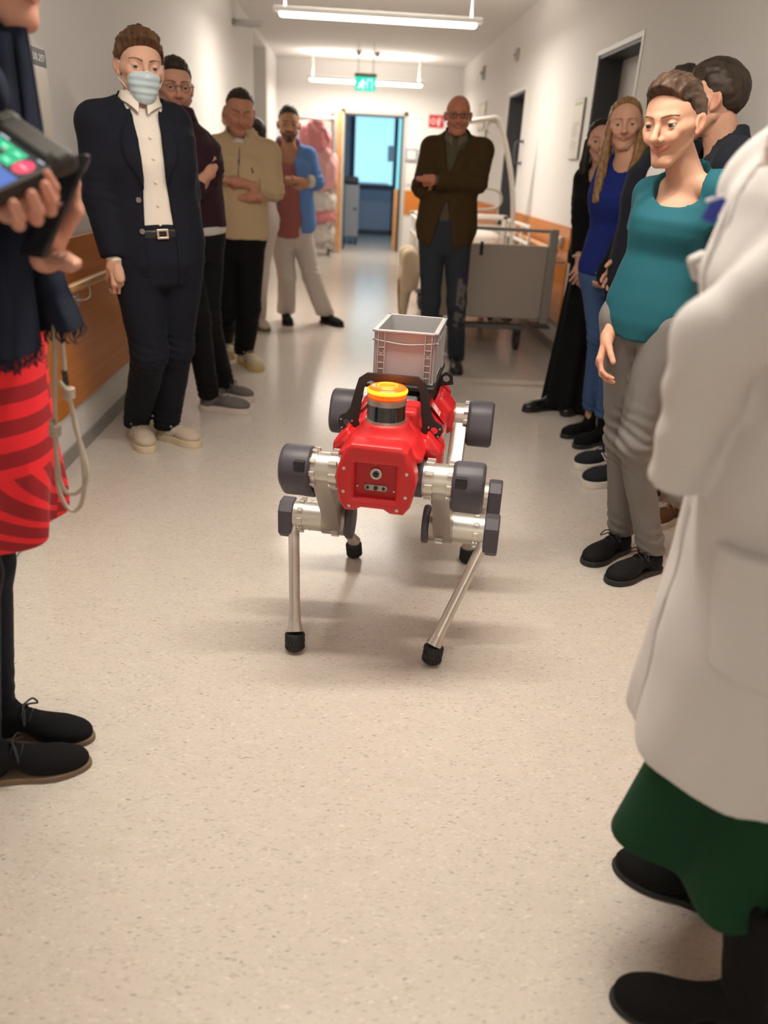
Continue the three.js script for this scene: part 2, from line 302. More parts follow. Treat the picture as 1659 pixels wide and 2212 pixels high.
for (const [x, z] of [[0.0, -12.9], [0.27, -12.95]]) {
  const t = thing('smoke_detector', 'small white smoke detector on the ceiling above the exit sign', 'detector', [x, CY, z], 0, 'smoke detectors above the exit sign');
  part(t, 'base', rod(V(0, -0.012, 0), V(0, 0, 0), 0.055), PAINTW); part(t, 'sensor_head', new THREE.CylinderGeometry(0.048, 0.034, 0.05, 20).translate(0, -0.036, 0), mt(lin(0.35, 0.33, 0.3), 0.5));
}
{ const t = thing('ceiling_sensor', 'small round white sensor on the ceiling beyond the large tube lamp', 'sensor', [0.2, CY, -9.67]);
  part(t, 'base', rod(V(0, -0.015, 0), V(0, 0, 0), 0.07), PAINTW); part(t, 'dome', new THREE.SphereGeometry(0.05, 20, 10).scale(1, 0.6, 1).translate(0, -0.018, 0), mt(lin(0.9, 0.8, 0.62), 0.3)); }
{ const t = thing('wall_lamp', 'flat grey lamp fitting sticking out high on the wall over the niche', 'lamp', [XL, 2.62, -9.3]);
  part(t, 'bracket', rspan(0, 0.04, -0.03, 0.03, -0.05, 0.05, 0.006), mt(lin(0.4, 0.39, 0.38), 0.5)); part(t, 'disc', rod(V(0.16, -0.02, 0), V(0.16, 0.015, 0), 0.14, 0.15, 32), mt(lin(0.42, 0.42, 0.41), 0.5)); }

function plate(name, label, category, pos, turn, w, h, tex, frame, d = 0.012) { // framed flat notice; front faces local +z
  const t = thing(name, label, category, pos, turn);
  part(t, 'backing', rspan(-w / 2, w / 2, -h / 2, h / 2, 0, d, 0.002), frame);
  part(t, 'print', new THREE.PlaneGeometry(w - 0.012, h - 0.012).translate(0, 0, d + 0.0012), mt(0xffffff, 0.4, 0, { map: tex })); return t;
}
const lines = (g, x, y, w, n, dy, c) => { g.fillStyle = c; for (let i = 0; i < n; i++) g.fillRect(x, y + i * dy, w * rr(0.55, 1), dy * 0.35); };
const doorSignTex = canvasTex(256, 640, (g) => { g.fillStyle = '#e9e2d8'; g.fillRect(0, 0, 256, 640); g.fillStyle = '#1d2233'; g.fillRect(0, 0, 256, 118); g.fillStyle = '#e6e8ee'; g.font = 'bold 66px sans-serif'; g.textAlign = 'center'; g.fillText('D0.297', 128, 82); });
{ const t = plate('door_sign', 'white room number plate with a dark header reading D0.297', 'sign', [XL, 1.535, -3.62], Math.PI / 2, 0.17, 0.36, doorSignTex, PAINTW, 0.014);
  part(t, 'bottom_edge', rspan(-0.085, 0.085, -0.18, -0.165, 0.014, 0.02, 0.002), PAINTW); }
const posterTex = canvasTex(256, 420, (g) => { g.fillStyle = '#ded8cf'; g.fillRect(0, 0, 256, 420); g.fillStyle = '#a9bf8e'; g.fillRect(14, 14, 228, 26); lines(g, 24, 160, 190, 7, 16, '#a9a39b'); lines(g, 24, 290, 190, 4, 16, '#b9b3ab'); });
plate('notice_frame', 'framed white notice with a green heading beside the dark doorway', 'notice', [XR, 1.675, -6.56], -Math.PI / 2, 0.28, 0.42, posterTex, mt(lin(0.32, 0.31, 0.29), 0.4), 0.016);
const poster2 = canvasTex(128, 180, (g) => { g.fillStyle = '#b9b09f'; g.fillRect(0, 0, 128, 180); g.fillStyle = '#d8d0c2'; g.fillRect(16, 16, 96, 148); });
plate('notice_frame', 'small beige framed notice behind the bald man', 'notice', [XR, 2.03, -11.7], -Math.PI / 2, 0.6, 0.34, poster2, mt(lin(0.4, 0.38, 0.33), 0.5));
const fireTex = canvasTex(256, 192, (g) => { g.fillStyle = '#c9303c'; g.fillRect(0, 0, 256, 192); g.strokeStyle = '#f6e9e4'; g.fillStyle = '#f6e9e4'; g.lineWidth = 12; g.beginPath(); g.arc(72, 96, 44, 0, 7); g.stroke(); g.beginPath(); g.arc(72, 96, 12, 0, 7); g.fill(); g.fillRect(150, 70, 34, 96); g.fillRect(158, 44, 18, 26); g.fillRect(150, 36, 56, 10); g.fillRect(204, 40, 10, 70); });
plate('fire_sign', 'red fire equipment sign with white symbols on the end wall', 'sign', [1.31, 2.07, ZE], 0, 0.25, 0.19, fireTex, mt(lin(0.4, 0.03, 0.04), 0.4), 0.006);
{ const t = thing('wall_panel', 'small grey call panel with white screen on the end wall', 'panel', [0.93, 1.55, ZE]);
  part(t, 'frame', rspan(-0.11, 0.11, -0.1, 0.1, 0, 0.03, 0.012), mt(lin(0.36, 0.37, 0.4), 0.5)); part(t, 'screen', rspan(-0.065, 0.065, -0.06, 0.06, 0.03, 0.033, 0.001), mt(lin(0.75, 0.75, 0.74), 0.3)); }
{ const t = thing('light_switch', 'white light switch low on the end wall', 'switch', [0.9, 1.12, ZE]); part(t, 'plate', rspan(-0.04, 0.04, -0.04, 0.04, 0, 0.01, 0.004), PAINTW); part(t, 'rocker', rspan(-0.025, 0.025, -0.025, 0.025, 0.01, 0.015, 0.003), PAINTW); }
for (const [y, z, s, l] of [[2.56, -11.84, 0.08, 'small grey sensor box high on the wall near the end wall'], [2.5, -9.45, 0.06, 'small grey box high on the wall over the far dark doorway']]) {
  const t = thing('sensor_box', l, 'sensor', [XR, y, z]); part(t, 'case', rspan(-0.035, 0, -s, s, -s * 0.8, s * 0.8, 0.01), mt(lin(0.45, 0.43, 0.4), 0.5)); part(t, 'lens', moved(new THREE.SphereGeometry(s * 0.35, 14, 8), -0.035, 0, 0), mt(lin(0.3, 0.3, 0.3), 0.3)); }
{ const t = thing('pull_handle', 'dark pull handle on the wall edge of the far dark doorway', 'handle', [XR, 1.545, -8.66]);
  part(t, 'grip', tube([[0, 0.1, 0], [-0.06, 0.1, 0], [-0.075, 0.08, 0], [-0.075, -0.08, 0], [-0.06, -0.1, 0], [0, -0.1, 0]], 0.011, 40), mt(lin(0.05, 0.05, 0.06), 0.4));
  part(t, 'rose', moved(new THREE.CylinderGeometry(0.022, 0.022, 0.006, 16), -0.003, 0.1, 0, 0, 0, Math.PI / 2), DARKGREY); part(t, 'rose', moved(new THREE.CylinderGeometry(0.022, 0.022, 0.006, 16), -0.003, -0.1, 0, 0, 0, Math.PI / 2), DARKGREY); }
{ const t = thing('wall_socket', 'white nurse call socket on the wood panel behind the bed', 'socket', [XR - 0.018, 0.86, -6.52]);
  part(t, 'base', rspan(-0.03, 0, -0.04, 0.04, -0.04, 0.04, 0.008), PAINTW); part(t, 'plug', rod(V(-0.03, 0, 0), V(-0.08, -0.01, 0), 0.02), BLACKP);
  part(t, 'cable', tube([[-0.08, -0.01, 0], [-0.11, -0.06, 0.05], [-0.09, -0.13, 0.2], [-0.06, -0.12, 0.4]], 0.006, 30), DARKGREY); }

// ---------- hospital bed ----------
{
  const t = thing('hospital_bed', 'grey hospital bed parked along the wall with trapeze bar above it', 'bed', [1.07, 0, -7.3]);
  const GP = mt(lin(0.42, 0.365, 0.315), 0.45), GF = mt(lin(0.32, 0.295, 0.27), 0.4), WT = mt(lin(0.72, 0.69, 0.65), 0.4), LIN = mt(lin(0.72, 0.66, 0.6), 0.9);
  // footboard (towards the viewer), z local +1.1
  part(t, 'footboard', rspan(-0.4, 0.43, 0.29, 0.845, 1.08, 1.115, 0.012), GP);
  part(t, 'footboard_post', rspan(0.43, 0.5, 0.25, 0.97, 1.06, 1.12, 0.015), GF); part(t, 'footboard_post', rspan(-0.5, -0.4, 0.25, 0.97, 1.06, 1.12, 0.015), GF);
  part(t, 'footboard_rail', rspan(-0.42, 0.46, 0.94, 0.965, 1.075, 1.105, 0.008), GF);
  part(t, 'latch', rspan(-0.1, -0.075, 0.76, 0.86, 1.112, 1.125, 0.004), BLACKP);
  // headboard
  part(t, 'headboard_frame', merge([rspan(-0.5, 0.5, 0.9, 0.95, -1.12, -1.08, 0.01), rspan(-0.5, -0.45, 0.2, 0.95, -1.12, -1.08, 0.01), rspan(0.45, 0.5, 0.2, 0.95, -1.12, -1.08, 0.01)]), WT);
  part(t, 'headboard', rspan(-0.45, 0.45, 0.3, 0.85, -1.115, -1.095, 0.006), mt(lin(0.55, 0.52, 0.48), 0.5));
  part(t, 'mattress', rbox(0.88, 0.15, 2.05, 0.04, 3).translate(0, 0.6, -0.03), LIN);
  part(t, 'pillow', (() => { const g = new THREE.SphereGeometry(1, 28, 18); const p = g.attributes.position; for (let i = 0; i < p.count; i++) { const x = p.getX(i), y = p.getY(i), z = p.getZ(i), f = (v) => Math.sign(v) * Math.pow(Math.abs(v), 0.55); p.setXYZ(i, f(x) * 0.36, y * 0.09 * (1 - 0.5 * x * x * z * z), f(z) * 0.22); } g.computeVertexNormals(); return g.translate(0.02, 0.75, -0.75); })(), LIN);
  for (const s of [-1, 1]) { part(t, 'side_rail', merge([rspan(s * 0.49 - 0.012, s * 0.49 + 0.012, 0.9, 0.93, -0.95, 0.1, 0.008), rspan(s * 0.49 - 0.012, s * 0.49 + 0.012, 0.76, 0.79, -0.95, 0.1, 0.008), ...[-0.94, -0.6, -0.25, 0.09].map((z) => rspan(s * 0.49 - 0.01, s * 0.49 + 0.01, 0.5, 0.93, z - 0.012, z + 0.012, 0.005))]), WT); }
  part(t, 'mattress_frame', merge([rspan(-0.46, 0.46, 0.47, 0.52, -1.05, 1.08, 0.01)]), GF);
  part(t, 'scissor_lift', merge([...[-0.3, 0.3].flatMap((x) => [rod(V(x, 0.2, -0.6), V(x, 0.48, 0.4), 0.022), rod(V(x, 0.2, 0.6), V(x, 0.48, -0.4), 0.022)]), rod(V(-0.35, 0.34, 0), V(0.35, 0.34, 0), 0.02), rod(V(-0.2, 0.22, 0.75), V(-0.05, 0.46, 1.0), 0.02), rod(V(0.1, 0.22, 0.75), V(-0.1, 0.46, 1.0), 0.02)]), DARKGREY);
  part(t, 'chassis', merge([rspan(-0.42, 0.36, 0.17, 0.215, 0.86, 0.94, 0.012), rspan(-0.42, 0.36, 0.17, 0.215, -0.94, -0.86, 0.012), rspan(-0.34, -0.28, 0.16, 0.2, -0.9, 0.9, 0.01), rspan(0.22, 0.28, 0.16, 0.2, -0.9, 0.9, 0.01)]), mt(lin(0.2, 0.19, 0.18), 0.4));
  part(t, 'foot_pedal', rspan(0.36, 0.5, 0.235, 0.255, 1.0, 1.2, 0.006), DARKGREY);
  for (const x of [-0.36, 0.3]) for (const z of [-0.92, 0.92]) {
    const w = part(t, 'caster_wheel', merge([new THREE.TorusGeometry(0.058, 0.02, 12, 28).rotateY(Math.PI / 2), rod(V(-0.014, 0, 0), V(0.014, 0, 0), 0.045)]).translate(x, 0.079, z), mt(lin(0.03, 0.03, 0.035), 0.5));
    part(w, 'caster_fork', merge([rspan(x - 0.03, x - 0.022, 0.06, 0.17, z - 0.03, z + 0.02, 0.003), rspan(x + 0.022, x + 0.03, 0.06, 0.17, z - 0.03, z + 0.02, 0.003), rspan(x - 0.03, x + 0.03, 0.145, 0.172, z - 0.03, z + 0.03, 0.004)]), DARKGREY);
  }
  // trapeze pole
  const TP = mt(lin(0.56, 0.52, 0.47), 0.35, 0.5);
  part(t, 'trapeze_pole', merge([tube([[0.47, 0.5, -0.62], [0.47, 0.9, -0.62], [0.41, 1.3, -0.62], [0.26, 1.74, -0.62], [0.22, 1.8, -0.62], [0.12, 1.79, -0.62], [-0.15, 1.74, -0.62]], 0.024, 60, 12)]), TP);
  part(t, 'trapeze_hook', new THREE.TorusGeometry(0.05, 0.012, 10, 24, 4.6).translate(0.19, 1.72, -0.62), TP);
  part(t, 'trapeze_strap', rspan(0.118, 0.138, 1.36, 1.7, -0.625, -0.615, 0.003), mt(lin(0.25, 0.23, 0.2), 0.8));
  part(t, 'trapeze_handle', merge([tube([[0.128, 1.36, -0.62], [0.1, 1.28, -0.62], [0.1, 1.2, -0.62]], 0.012, 16), tube([[0.1, 1.2, -0.62], [0.24, 1.2, -0.62], [0.31, 1.17, -0.62], [0.335, 1.11, -0.62], [0.31, 1.05, -0.62], [0.24, 1.02, -0.62], [-0.12, 1.02, -0.62], [-0.19, 1.05, -0.62], [-0.21, 1.11, -0.62], [-0.19, 1.17, -0.62], [-0.12, 1.2, -0.62]], 0.013, 90, 10, true)]), mt(lin(0.36, 0.32, 0.27), 0.4));
}

// ---------- implicit surfaces (smooth unions meshed with surface nets) ----------
function sdfMesh(f, lo, hi, h, color) {
  const nx = Math.ceil((hi[0] - lo[0]) / h) + 2, ny = Math.ceil((hi[1] - lo[1]) / h) + 2, nz = Math.ceil((hi[2] - lo[2]) / h) + 2;
  const N = nx * ny * nz, val = new Float32Array(N), B = 4, X = lo[0] - h / 2, Y = lo[1] - h / 2, Z = lo[2] - h / 2;
  const skip = B * h * 0.87 * 1.7;
  for (let bz = 0; bz < nz; bz += B) for (let by = 0; by < ny; by += B) for (let bx = 0; bx < nx; bx += B) {
    const d = f(X + (bx + 1.5) * h, Y + (by + 1.5) * h, Z + (bz + 1.5) * h), far = Math.abs(d) > skip;
    for (let k = bz; k < Math.min(bz + B, nz); k++) for (let j = by; j < Math.min(by + B, ny); j++) {
      let o = (k * ny + j) * nx + bx;
      for (let i = bx; i < Math.min(bx + B, nx); i++, o++) val[o] = far ? d : f(X + i * h, Y + j * h, Z + k * h);
    }
  }
  const vid = new Int32Array(N).fill(-1), pos = [], idx = [], sx = 1, sy = nx, sz = nx * ny;
  for (let k = 0; k < nz - 1; k++) for (let j = 0; j < ny - 1; j++) for (let i = 0; i < nx - 1; i++) {
    const o = (k * ny + j) * nx + i; let m = 0;
    const c = [val[o], val[o + sx], val[o + sy], val[o + sx + sy], val[o + sz], val[o + sx + sz], val[o + sy + sz], val[o + sx + sy + sz]];
    for (let q = 0; q < 8; q++) if (c[q] < 0) m |= 1 << q;
    if (m === 0 || m === 255) continue;
    let ax = 0, ay = 0, az = 0, n = 0;
    for (const [a, b] of EDGES) {
      if ((c[a] < 0) === (c[b] < 0)) continue;
      const t = c[a] / (c[a] - c[b]);
      ax += (a & 1) + ((b & 1) - (a & 1)) * t; ay += ((a >> 1) & 1) + (((b >> 1) & 1) - ((a >> 1) & 1)) * t; az += (a >> 2) + ((b >> 2) - (a >> 2)) * t; n++;
    }
    vid[o] = pos.length / 3; pos.push(X + (i + ax / n) * h, Y + (j + ay / n) * h, Z + (k + az / n) * h);
  }
  const quad = (a, b, c, d, flip) => { if (a < 0 || b < 0 || c < 0 || d < 0) return; if (flip) idx.push(a, c, b, b, c, d); else idx.push(a, b, c, c, b, d); };
  for (let k = 1; k < nz - 1; k++) for (let j = 1; j < ny - 1; j++) for (let i = 1; i < nx - 1; i++) {
    const o = (k * ny + j) * nx + i, a = val[o] < 0;
    if (a !== (val[o + sx] < 0)) quad(vid[o - sy - sz], vid[o - sz], vid[o - sy], vid[o], !a);
    if (a !== (val[o + sy] < 0)) quad(vid[o - sx - sz], vid[o - sx], vid[o - sz], vid[o], !a);
    if (a !== (val[o + sz] < 0)) quad(vid[o - sx - sy], vid[o - sy], vid[o - sx], vid[o], !a);
  }
  const g = new THREE.BufferGeometry(), P = new Float32Array(pos);
  g.setAttribute('position', new THREE.BufferAttribute(P, 3)); g.setIndex(new THREE.BufferAttribute(new Uint32Array(idx), 1));
  g.computeVertexNormals();
  const uv = new Float32Array(P.length / 3 * 2); for (let i = 0; i < P.length / 3; i++) { uv[2 * i] = P[3 * i] + P[3 * i + 2] * 0.7; uv[2 * i + 1] = P[3 * i + 1]; }
  g.setAttribute('uv', new THREE.BufferAttribute(uv, 2));
  if (color) { const C = new Float32Array(P.length); for (let i = 0; i < P.length; i += 3) { const c = color(P[i], P[i + 1], P[i + 2]); C[i] = c[0]; C[i + 1] = c[1]; C[i + 2] = c[2]; } g.setAttribute('color', new THREE.BufferAttribute(C, 3)); }
  return g;
}
const EDGES = [[0, 1], [2, 3], [4, 5], [6, 7], [0, 2], [1, 3], [4, 6], [5, 7], [0, 4], [1, 5], [2, 6], [3, 7]];
const smin = (a, b, k) => { const h = Math.max(k - Math.abs(a - b), 0) / k; return Math.min(a, b) - h * h * k * 0.25; };
const smax = (a, b, k) => -smin(-a, -b, k);
// tapered capsule a(ra) to b(rb)
function cone(a, b, ra, rb) {
  const ax = a.x, ay = a.y, az = a.z, dx = b.x - ax, dy = b.y - ay, dz = b.z - az, L = dx * dx + dy * dy + dz * dz + 1e-9;
  return (x, y, z) => { const px = x - ax, py = y - ay, pz = z - az; let t = (px * dx + py * dy + pz * dz) / L; t = t < 0 ? 0 : t > 1 ? 1 : t; const ex = px - dx * t, ey = py - dy * t, ez = pz - dz * t; return Math.sqrt(ex * ex + ey * ey + ez * ez) - (ra + (rb - ra) * t); };
}
const ball = (c, r) => (x, y, z) => Math.hypot(x - c.x, y - c.y, z - c.z) - r;
const ell = (cx, cy, cz, rx, ry, rz) => { const m = Math.min(rx, ry, rz); return (x, y, z) => { const a = (x - cx) / rx, b = (y - cy) / ry, c = (z - cz) / rz; const k = Math.sqrt(a * a + b * b + c * c); const a2 = a / rx, b2 = b / ry, c2 = c / rz, g = Math.sqrt(a2 * a2 + b2 * b2 + c2 * c2); return g < 1e-6 ? -m : k * (k - 1) / g; }; };
const unionS = (list, k) => (x, y, z) => { let d = list[0](x, y, z); for (let i = 1; i < list.length; i++) d = smin(d, list[i](x, y, z), k); return d; };
const sdBox = (cx, cy, cz, hx, hy, hz, r) => (x, y, z) => { const a = Math.abs(x - cx) - hx + r, b = Math.abs(y - cy) - hy + r, c = Math.abs(z - cz) - hz + r; const ox = Math.max(a, 0), oy = Math.max(b, 0), oz = Math.max(c, 0); return Math.sqrt(ox * ox + oy * oy + oz * oz) + Math.min(Math.max(a, b, c), 0) - r; };

// ---------- four-legged robot ----------
const RYAW = 11.5 * Math.PI / 180;
const RED = mt(lin(0.60, 0.012, 0.016), 0.42, 0, { clearcoat: 0.15, clearcoatRoughness: 0.35 });
const ALU = mt(lin(0.62, 0.59, 0.54), 0.38, 0.85);
const ALUD = mt(lin(0.40, 0.36, 0.32), 0.42, 0.8);
const GREYP = mt(lin(0.062, 0.057, 0.072), 0.48);
const RUBBER = mt(lin(0.014, 0.014, 0.015), 0.6);
const ALUW = mt(lin(0.60, 0.56, 0.51), 0.36, 0.7);
{
  // local: +z forward (towards the viewer), +x towards the robot's image-right side, y up
  const R0 = [0.157, 0, -2.23];
  const t = thing('quadruped_robot', 'red four-legged inspection robot with silver legs and lit orange beacon', 'robot', R0, -RYAW);
  const inv = new THREE.Matrix4().compose(V(...R0), new THREE.Quaternion().setFromEuler(new THREE.Euler(0, -RYAW, 0)), V(1, 1, 1)).invert();
  const toL = (p) => p.clone().applyMatrix4(inv);

  // hull: octagonal trunk, narrowed at hips, meshed with rounded edges
  const oct = (x, y, w, y0, y1, c) => { const ax = Math.abs(x) - w, ay = Math.max(y0 - y, y - y1), d = Math.max(ax, ay, (Math.abs(x) - w + c + Math.max(y - y1 + c, y0 - y + c) - c) * 0.7071); return d; };
  const hull = (x, y, z) => {
    const az = Math.abs(z);
    let trunk = smax(oct(x, y, 0.135, 0.525, 0.69 + 0.012 * smooth(0.3, 0.0, z), 0.055), az - 0.375, 0.02);
    // hips: openings for the drive housings, bridged above by an arch
    const hipCut = smax(smax(0.078 - Math.abs(x), Math.abs(az - 0.32) - 0.085, 0.02), smax(y - 0.648, 0.3 - y, 0.02), 0.03);
    trunk = smax(trunk, -hipCut, 0.018);
    // shoulder wings reaching down beside the drives
    const wing = smax(smax(Math.abs(Math.abs(x) - 0.128) - 0.022, Math.abs(az - 0.2) - 0.055, 0.01), smax(y - 0.672 - (Math.abs(x) - 0.128) * -1.1, 0.575 - y, 0.01), 0.012);
    let d = smin(trunk, wing, 0.02);
    // recess of the top deck between front and rear shells
    const deck = smax(smax(Math.abs(x) - 0.088, 0.672 - y, 0.01), smax(z - 0.115, -z - 0.36, 0.01), 0.012);
    d = smax(d, -deck, 0.01);
    // lidar pedestal
    const py = y - 0.70, rr2 = Math.hypot(x, (z - 0.285)) , ped = smax(rr2 - lerp(0.084, 0.057, Math.pow(clamp((py + 0.012) / 0.046), 0.8)) , Math.max(y - 0.733, 0.66 - y), 0.006);
    d = smin(d, ped, 0.03);
    // raised cable fairing behind the lidar
    d = smin(d, sdBox(0.052, 0.715, 0.185, 0.024, 0.035, 0.06, 0.012)(x, y, z), 0.012);
    // black band groove along flanks
    const groove = smax(smax(Math.abs(y - 0.583) - 0.009, 0.13 - Math.abs(x), 0.002), az - 0.15, 0.003);
    return smax(d, -groove, 0.003);
  };
  part(t, 'body_shell', sdfMesh(hull, [-0.165, 0.51, -0.4], [0.165, 0.77, 0.4], 0.0042), RED);
  for (const s of [-1, 1]) part(t, 'flank_band', rspan(s * 0.129 - 0.004, s * 0.129 + 0.004, 0.574, 0.592, -0.14, 0.14, 0.002), BLACKP);
  // lettering on the flank: white strokes over small dark print
  const logo = canvasTex(256, 256, (g) => { g.fillStyle = 'rgb(203,27,33)'; g.fillRect(0, 0, 256, 256); g.fillStyle = '#fff'; g.save(); g.translate(20, 30); g.transform(1, 0, -0.25, 1, 40, 0); for (let i = 0; i < 6; i++) g.fillRect(i * 26, (i % 2) * 26, 15, 104 - (i > 3 ? 18 : 0)); g.fillRect(0, 120, 150, 12); g.restore(); g.fillStyle = '#7a1216'; g.font = 'bold 34px sans-serif'; g.fillText('ANYbotics', 32, 208); g.fillStyle = '#e7b93a'; g.beginPath(); g.moveTo(214, 226); g.lineTo(240, 226); g.lineTo(227, 200); g.fill(); });
  const LOGO = mt(0xffffff, 0.42, 0, { map: logo });
  for (const s of [-1, 1]) for (const [z, w] of [[0.2, 0.07], [-0.02, 0.075]]) {
    const g = new THREE.PlaneGeometry(w, w); g.rotateX(-0.72); g.rotateY(s * Math.PI / 2);
    part(t, 'side_lettering', g, LOGO, [s * (z > 0.1 ? 0.1305 : 0.1108), z > 0.1 ? 0.664 : 0.6815, z]);
  }
  // front face with recessed camera panel
  const face = [[-0.062, -0.084], [-0.042, -0.072], [0.03, -0.072], [0.05, -0.084], [0.078, -0.084], [0.09, -0.066], [0.102, 0.0], [0.098, 0.03], [0.076, 0.092], [0.066, 0.1], [-0.066, 0.1], [-0.076, 0.092], [-0.098, 0.03], [-0.102, 0.0], [-0.09, -0.066], [-0.078, -0.084]];
  const recess = new THREE.Shape(); { const w = 0.064, y0 = -0.056, y1 = 0.058, r = 0.012; recess.moveTo(-w + r, y0); recess.lineTo(w - r, y0); recess.quadraticCurveTo(w, y0, w, y0 + r); recess.lineTo(w, y1 - r); recess.quadraticCurveTo(w, y1, w - r, y1); recess.lineTo(-w + r, y1); recess.quadraticCurveTo(-w, y1, -w, y1 - r); recess.lineTo(-w, y0 + r); recess.quadraticCurveTo(-w, y0, -w + r, y0); }
  const fp = part(t, 'front_panel', creased(extrude(face.map(([x, y]) => [x * 0.9, y * 0.86]), 0.075, 0.012, [recess], 4), 0.5).translate(0.002, 0.613, 0.362), RED);
  part(fp, 'recessed_plate', rspan(-0.064, 0.066, 0.555, 0.673, 0.40, 0.418, 0.002), mt(lin(0.42, 0.008, 0.012), 0.5));
  part(fp, 'camera_ring', merge([new THREE.TorusGeometry(0.0125, 0.0035, 10, 28), moved(new THREE.CylinderGeometry(0.0115, 0.0115, 0.006, 24), 0, 0, -0.001, Math.PI / 2)]).translate(0.002, 0.632, 0.421), ALU);
  part(fp, 'camera_lens', merge([moved(new THREE.CylinderGeometry(0.008, 0.008, 0.004, 20), 0, 0, 0.0015, Math.PI / 2), new THREE.SphereGeometry(0.005, 14, 8).translate(0, 0, 0.003)]).translate(0.002, 0.632, 0.423), mt(lin(0.02, 0.022, 0.03), 0.12));
  part(fp, 'stereo_camera', extrude(stadium(-0.022, 0, 0.022, 0, 0.0068), 0.006, 0.0012).translate(0.003, 0.594, 0.417), ALUD);
  for (const [x, r] of [[-0.021, 0.0042], [0.0, 0.0058], [0.02, 0.0042]]) part(fp, 'stereo_lens', moved(new THREE.CylinderGeometry(r, r, 0.003, 16), x + 0.003, 0.594, 0.424, Math.PI / 2), BLACKP);
  const bolt = (x, y, z, r = 0.0042) => merge([moved(new THREE.CylinderGeometry(r, r, 0.004, 12), x, y, z, Math.PI / 2), moved(new THREE.CylinderGeometry(r * 0.55, r * 0.55, 0.005, 6), x, y, z, Math.PI / 2)]);
  for (const [x, y, z] of [[-0.078, 0.645, 0.4375], [0.082, 0.645, 0.4375], [-0.078, 0.582, 0.4375], [0.082, 0.582, 0.4375], [-0.062, 0.544, 0.4375], [0.062, 0.544, 0.4375]]) part(fp, 'bolt', bolt(x, y, z), ALU);
  for (const [x, y] of [[0, 0.66], [-0.045, 0.596], [0.05, 0.59]]) part(fp, 'bolt', bolt(x, y - 0.002, 0.419, 0.0026), ALU);
  part(t, 'rear_panel', creased(extrude(face.map(([x, y]) => [x * 0.9, y * 0.86]), 0.06, 0.012, [], 3)).rotateY(Math.PI).translate(0, 0.613, -0.37), RED);

  // lidar and beacon
  const lid = part(t, 'lidar', new THREE.CylinderGeometry(0.0505, 0.0505, 0.044, 40).translate(0, 0.759, 0.285), mt(lin(0.006, 0.01, 0.016), 0.08, 0, { clearcoat: 1, clearcoatRoughness: 0.04 }));
  part(lid, 'lidar_base_ring', new THREE.CylinderGeometry(0.0525, 0.0535, 0.008, 40).translate(0, 0.7355, 0.285), ALUD);
  part(lid, 'lidar_top_ring', new THREE.CylinderGeometry(0.0515, 0.0515, 0.015, 40).translate(0, 0.787, 0.285), ALUD);
  const bc = part(t, 'beacon', new THREE.LatheGeometry([[0, 0.797], [0.049, 0.797], [0.0505, 0.801], [0.0475, 0.8025], [0.0475, 0.8045], [0.052, 0.807], [0.0525, 0.816], [0.046, 0.8235], [0.034, 0.826], [0.012, 0.825], [0, 0.825]].map((p) => new THREE.Vector2(...p)), 40).translate(0, 0, 0.285), mt(lin(0.85, 0.12, 0.01), 0.2, 0, { emissive: lin(1.0, 0.10, 0.004), emissiveIntensity: 0.55 }));
  part(bc, 'beacon_core', new THREE.TorusGeometry(0.0475, 0.0062, 10, 44).rotateX(Math.PI / 2).translate(0, 0.8135, 0.285), mt(lin(1, 0.45, 0.02), 0.3, 0, { emissive: lin(1.0, 0.42, 0.01), emissiveIntensity: 0.8 }));
  part(bc, 'beacon_ridge', new THREE.TorusGeometry(0.026, 0.0022, 8, 36).rotateX(Math.PI / 2).translate(0, 0.826, 0.285), mt(lin(0.9, 0.25, 0.03), 0.3, 0, { emissive: lin(1, 0.3, 0.01), emissiveIntensity: 0.5 }));
  const bl = new THREE.PointLight(lin(1, 0.16, 0.03), 0.022); bl.position.set(0, 0.85, 0.285); bl.castShadow = true; t.add(bl);

  // carrying handles of black plate
  const hs = new THREE.Shape();
  const outer = [[-0.145, 0.69], [-0.14, 0.708], [-0.122, 0.718], [-0.111, 0.735], [-0.098, 0.79], [-0.09, 0.818], [-0.068, 0.834], [0.068, 0.834], [0.09, 0.818], [0.098, 0.79], [0.111, 0.735], [0.122, 0.718], [0.14, 0.708], [0.145, 0.69], [0.136, 0.672], [0.12, 0.668], [0.082, 0.672], [0.09, 0.7], [0.078, 0.79], [0.07, 0.81], [0.06, 0.8155], [-0.06, 0.8155], [-0.07, 0.81], [-0.078, 0.79], [-0.09, 0.7], [-0.082, 0.672], [-0.12, 0.668], [-0.136, 0.672]];
  hs.setFromPoints(outer.map((p) => new THREE.Vector2(...p)));
  const hg = extrude(hs, 0.009, 0.0015, [circlePath(-0.122, 0.69, 0.0105), circlePath(0.122, 0.69, 0.0105)], 2);
  part(t, 'handle', hg.translate(0, 0.0, 0.2), BLACKP);
  for (const s of [-1, 1]) for (const [dx, dy] of [[0.016, 0.008], [-0.015, 0.01], [0.012, -0.014], [-0.012, -0.014]]) part(t, 'bolt', bolt(s * 0.122 + dx, 0.69 + dy, 0.211, 0.0022), ALU);
  const rh = new THREE.Shape(); rh.setFromPoints([[-0.13, 0.69], [-0.125, 0.72], [-0.105, 0.728], [-0.085, 0.712], [0.085, 0.712], [0.105, 0.728], [0.125, 0.72], [0.13, 0.69], [0.08, 0.68], [-0.08, 0.68]].map((p) => new THREE.Vector2(...p)));
  part(t, 'rear_handle', extrude(rh, 0.009, 0.0015, [circlePath(-0.107, 0.706, 0.0115), circlePath(0.107, 0.706, 0.0115)], 2).translate(0, 0.006, -0.3), BLACKP);
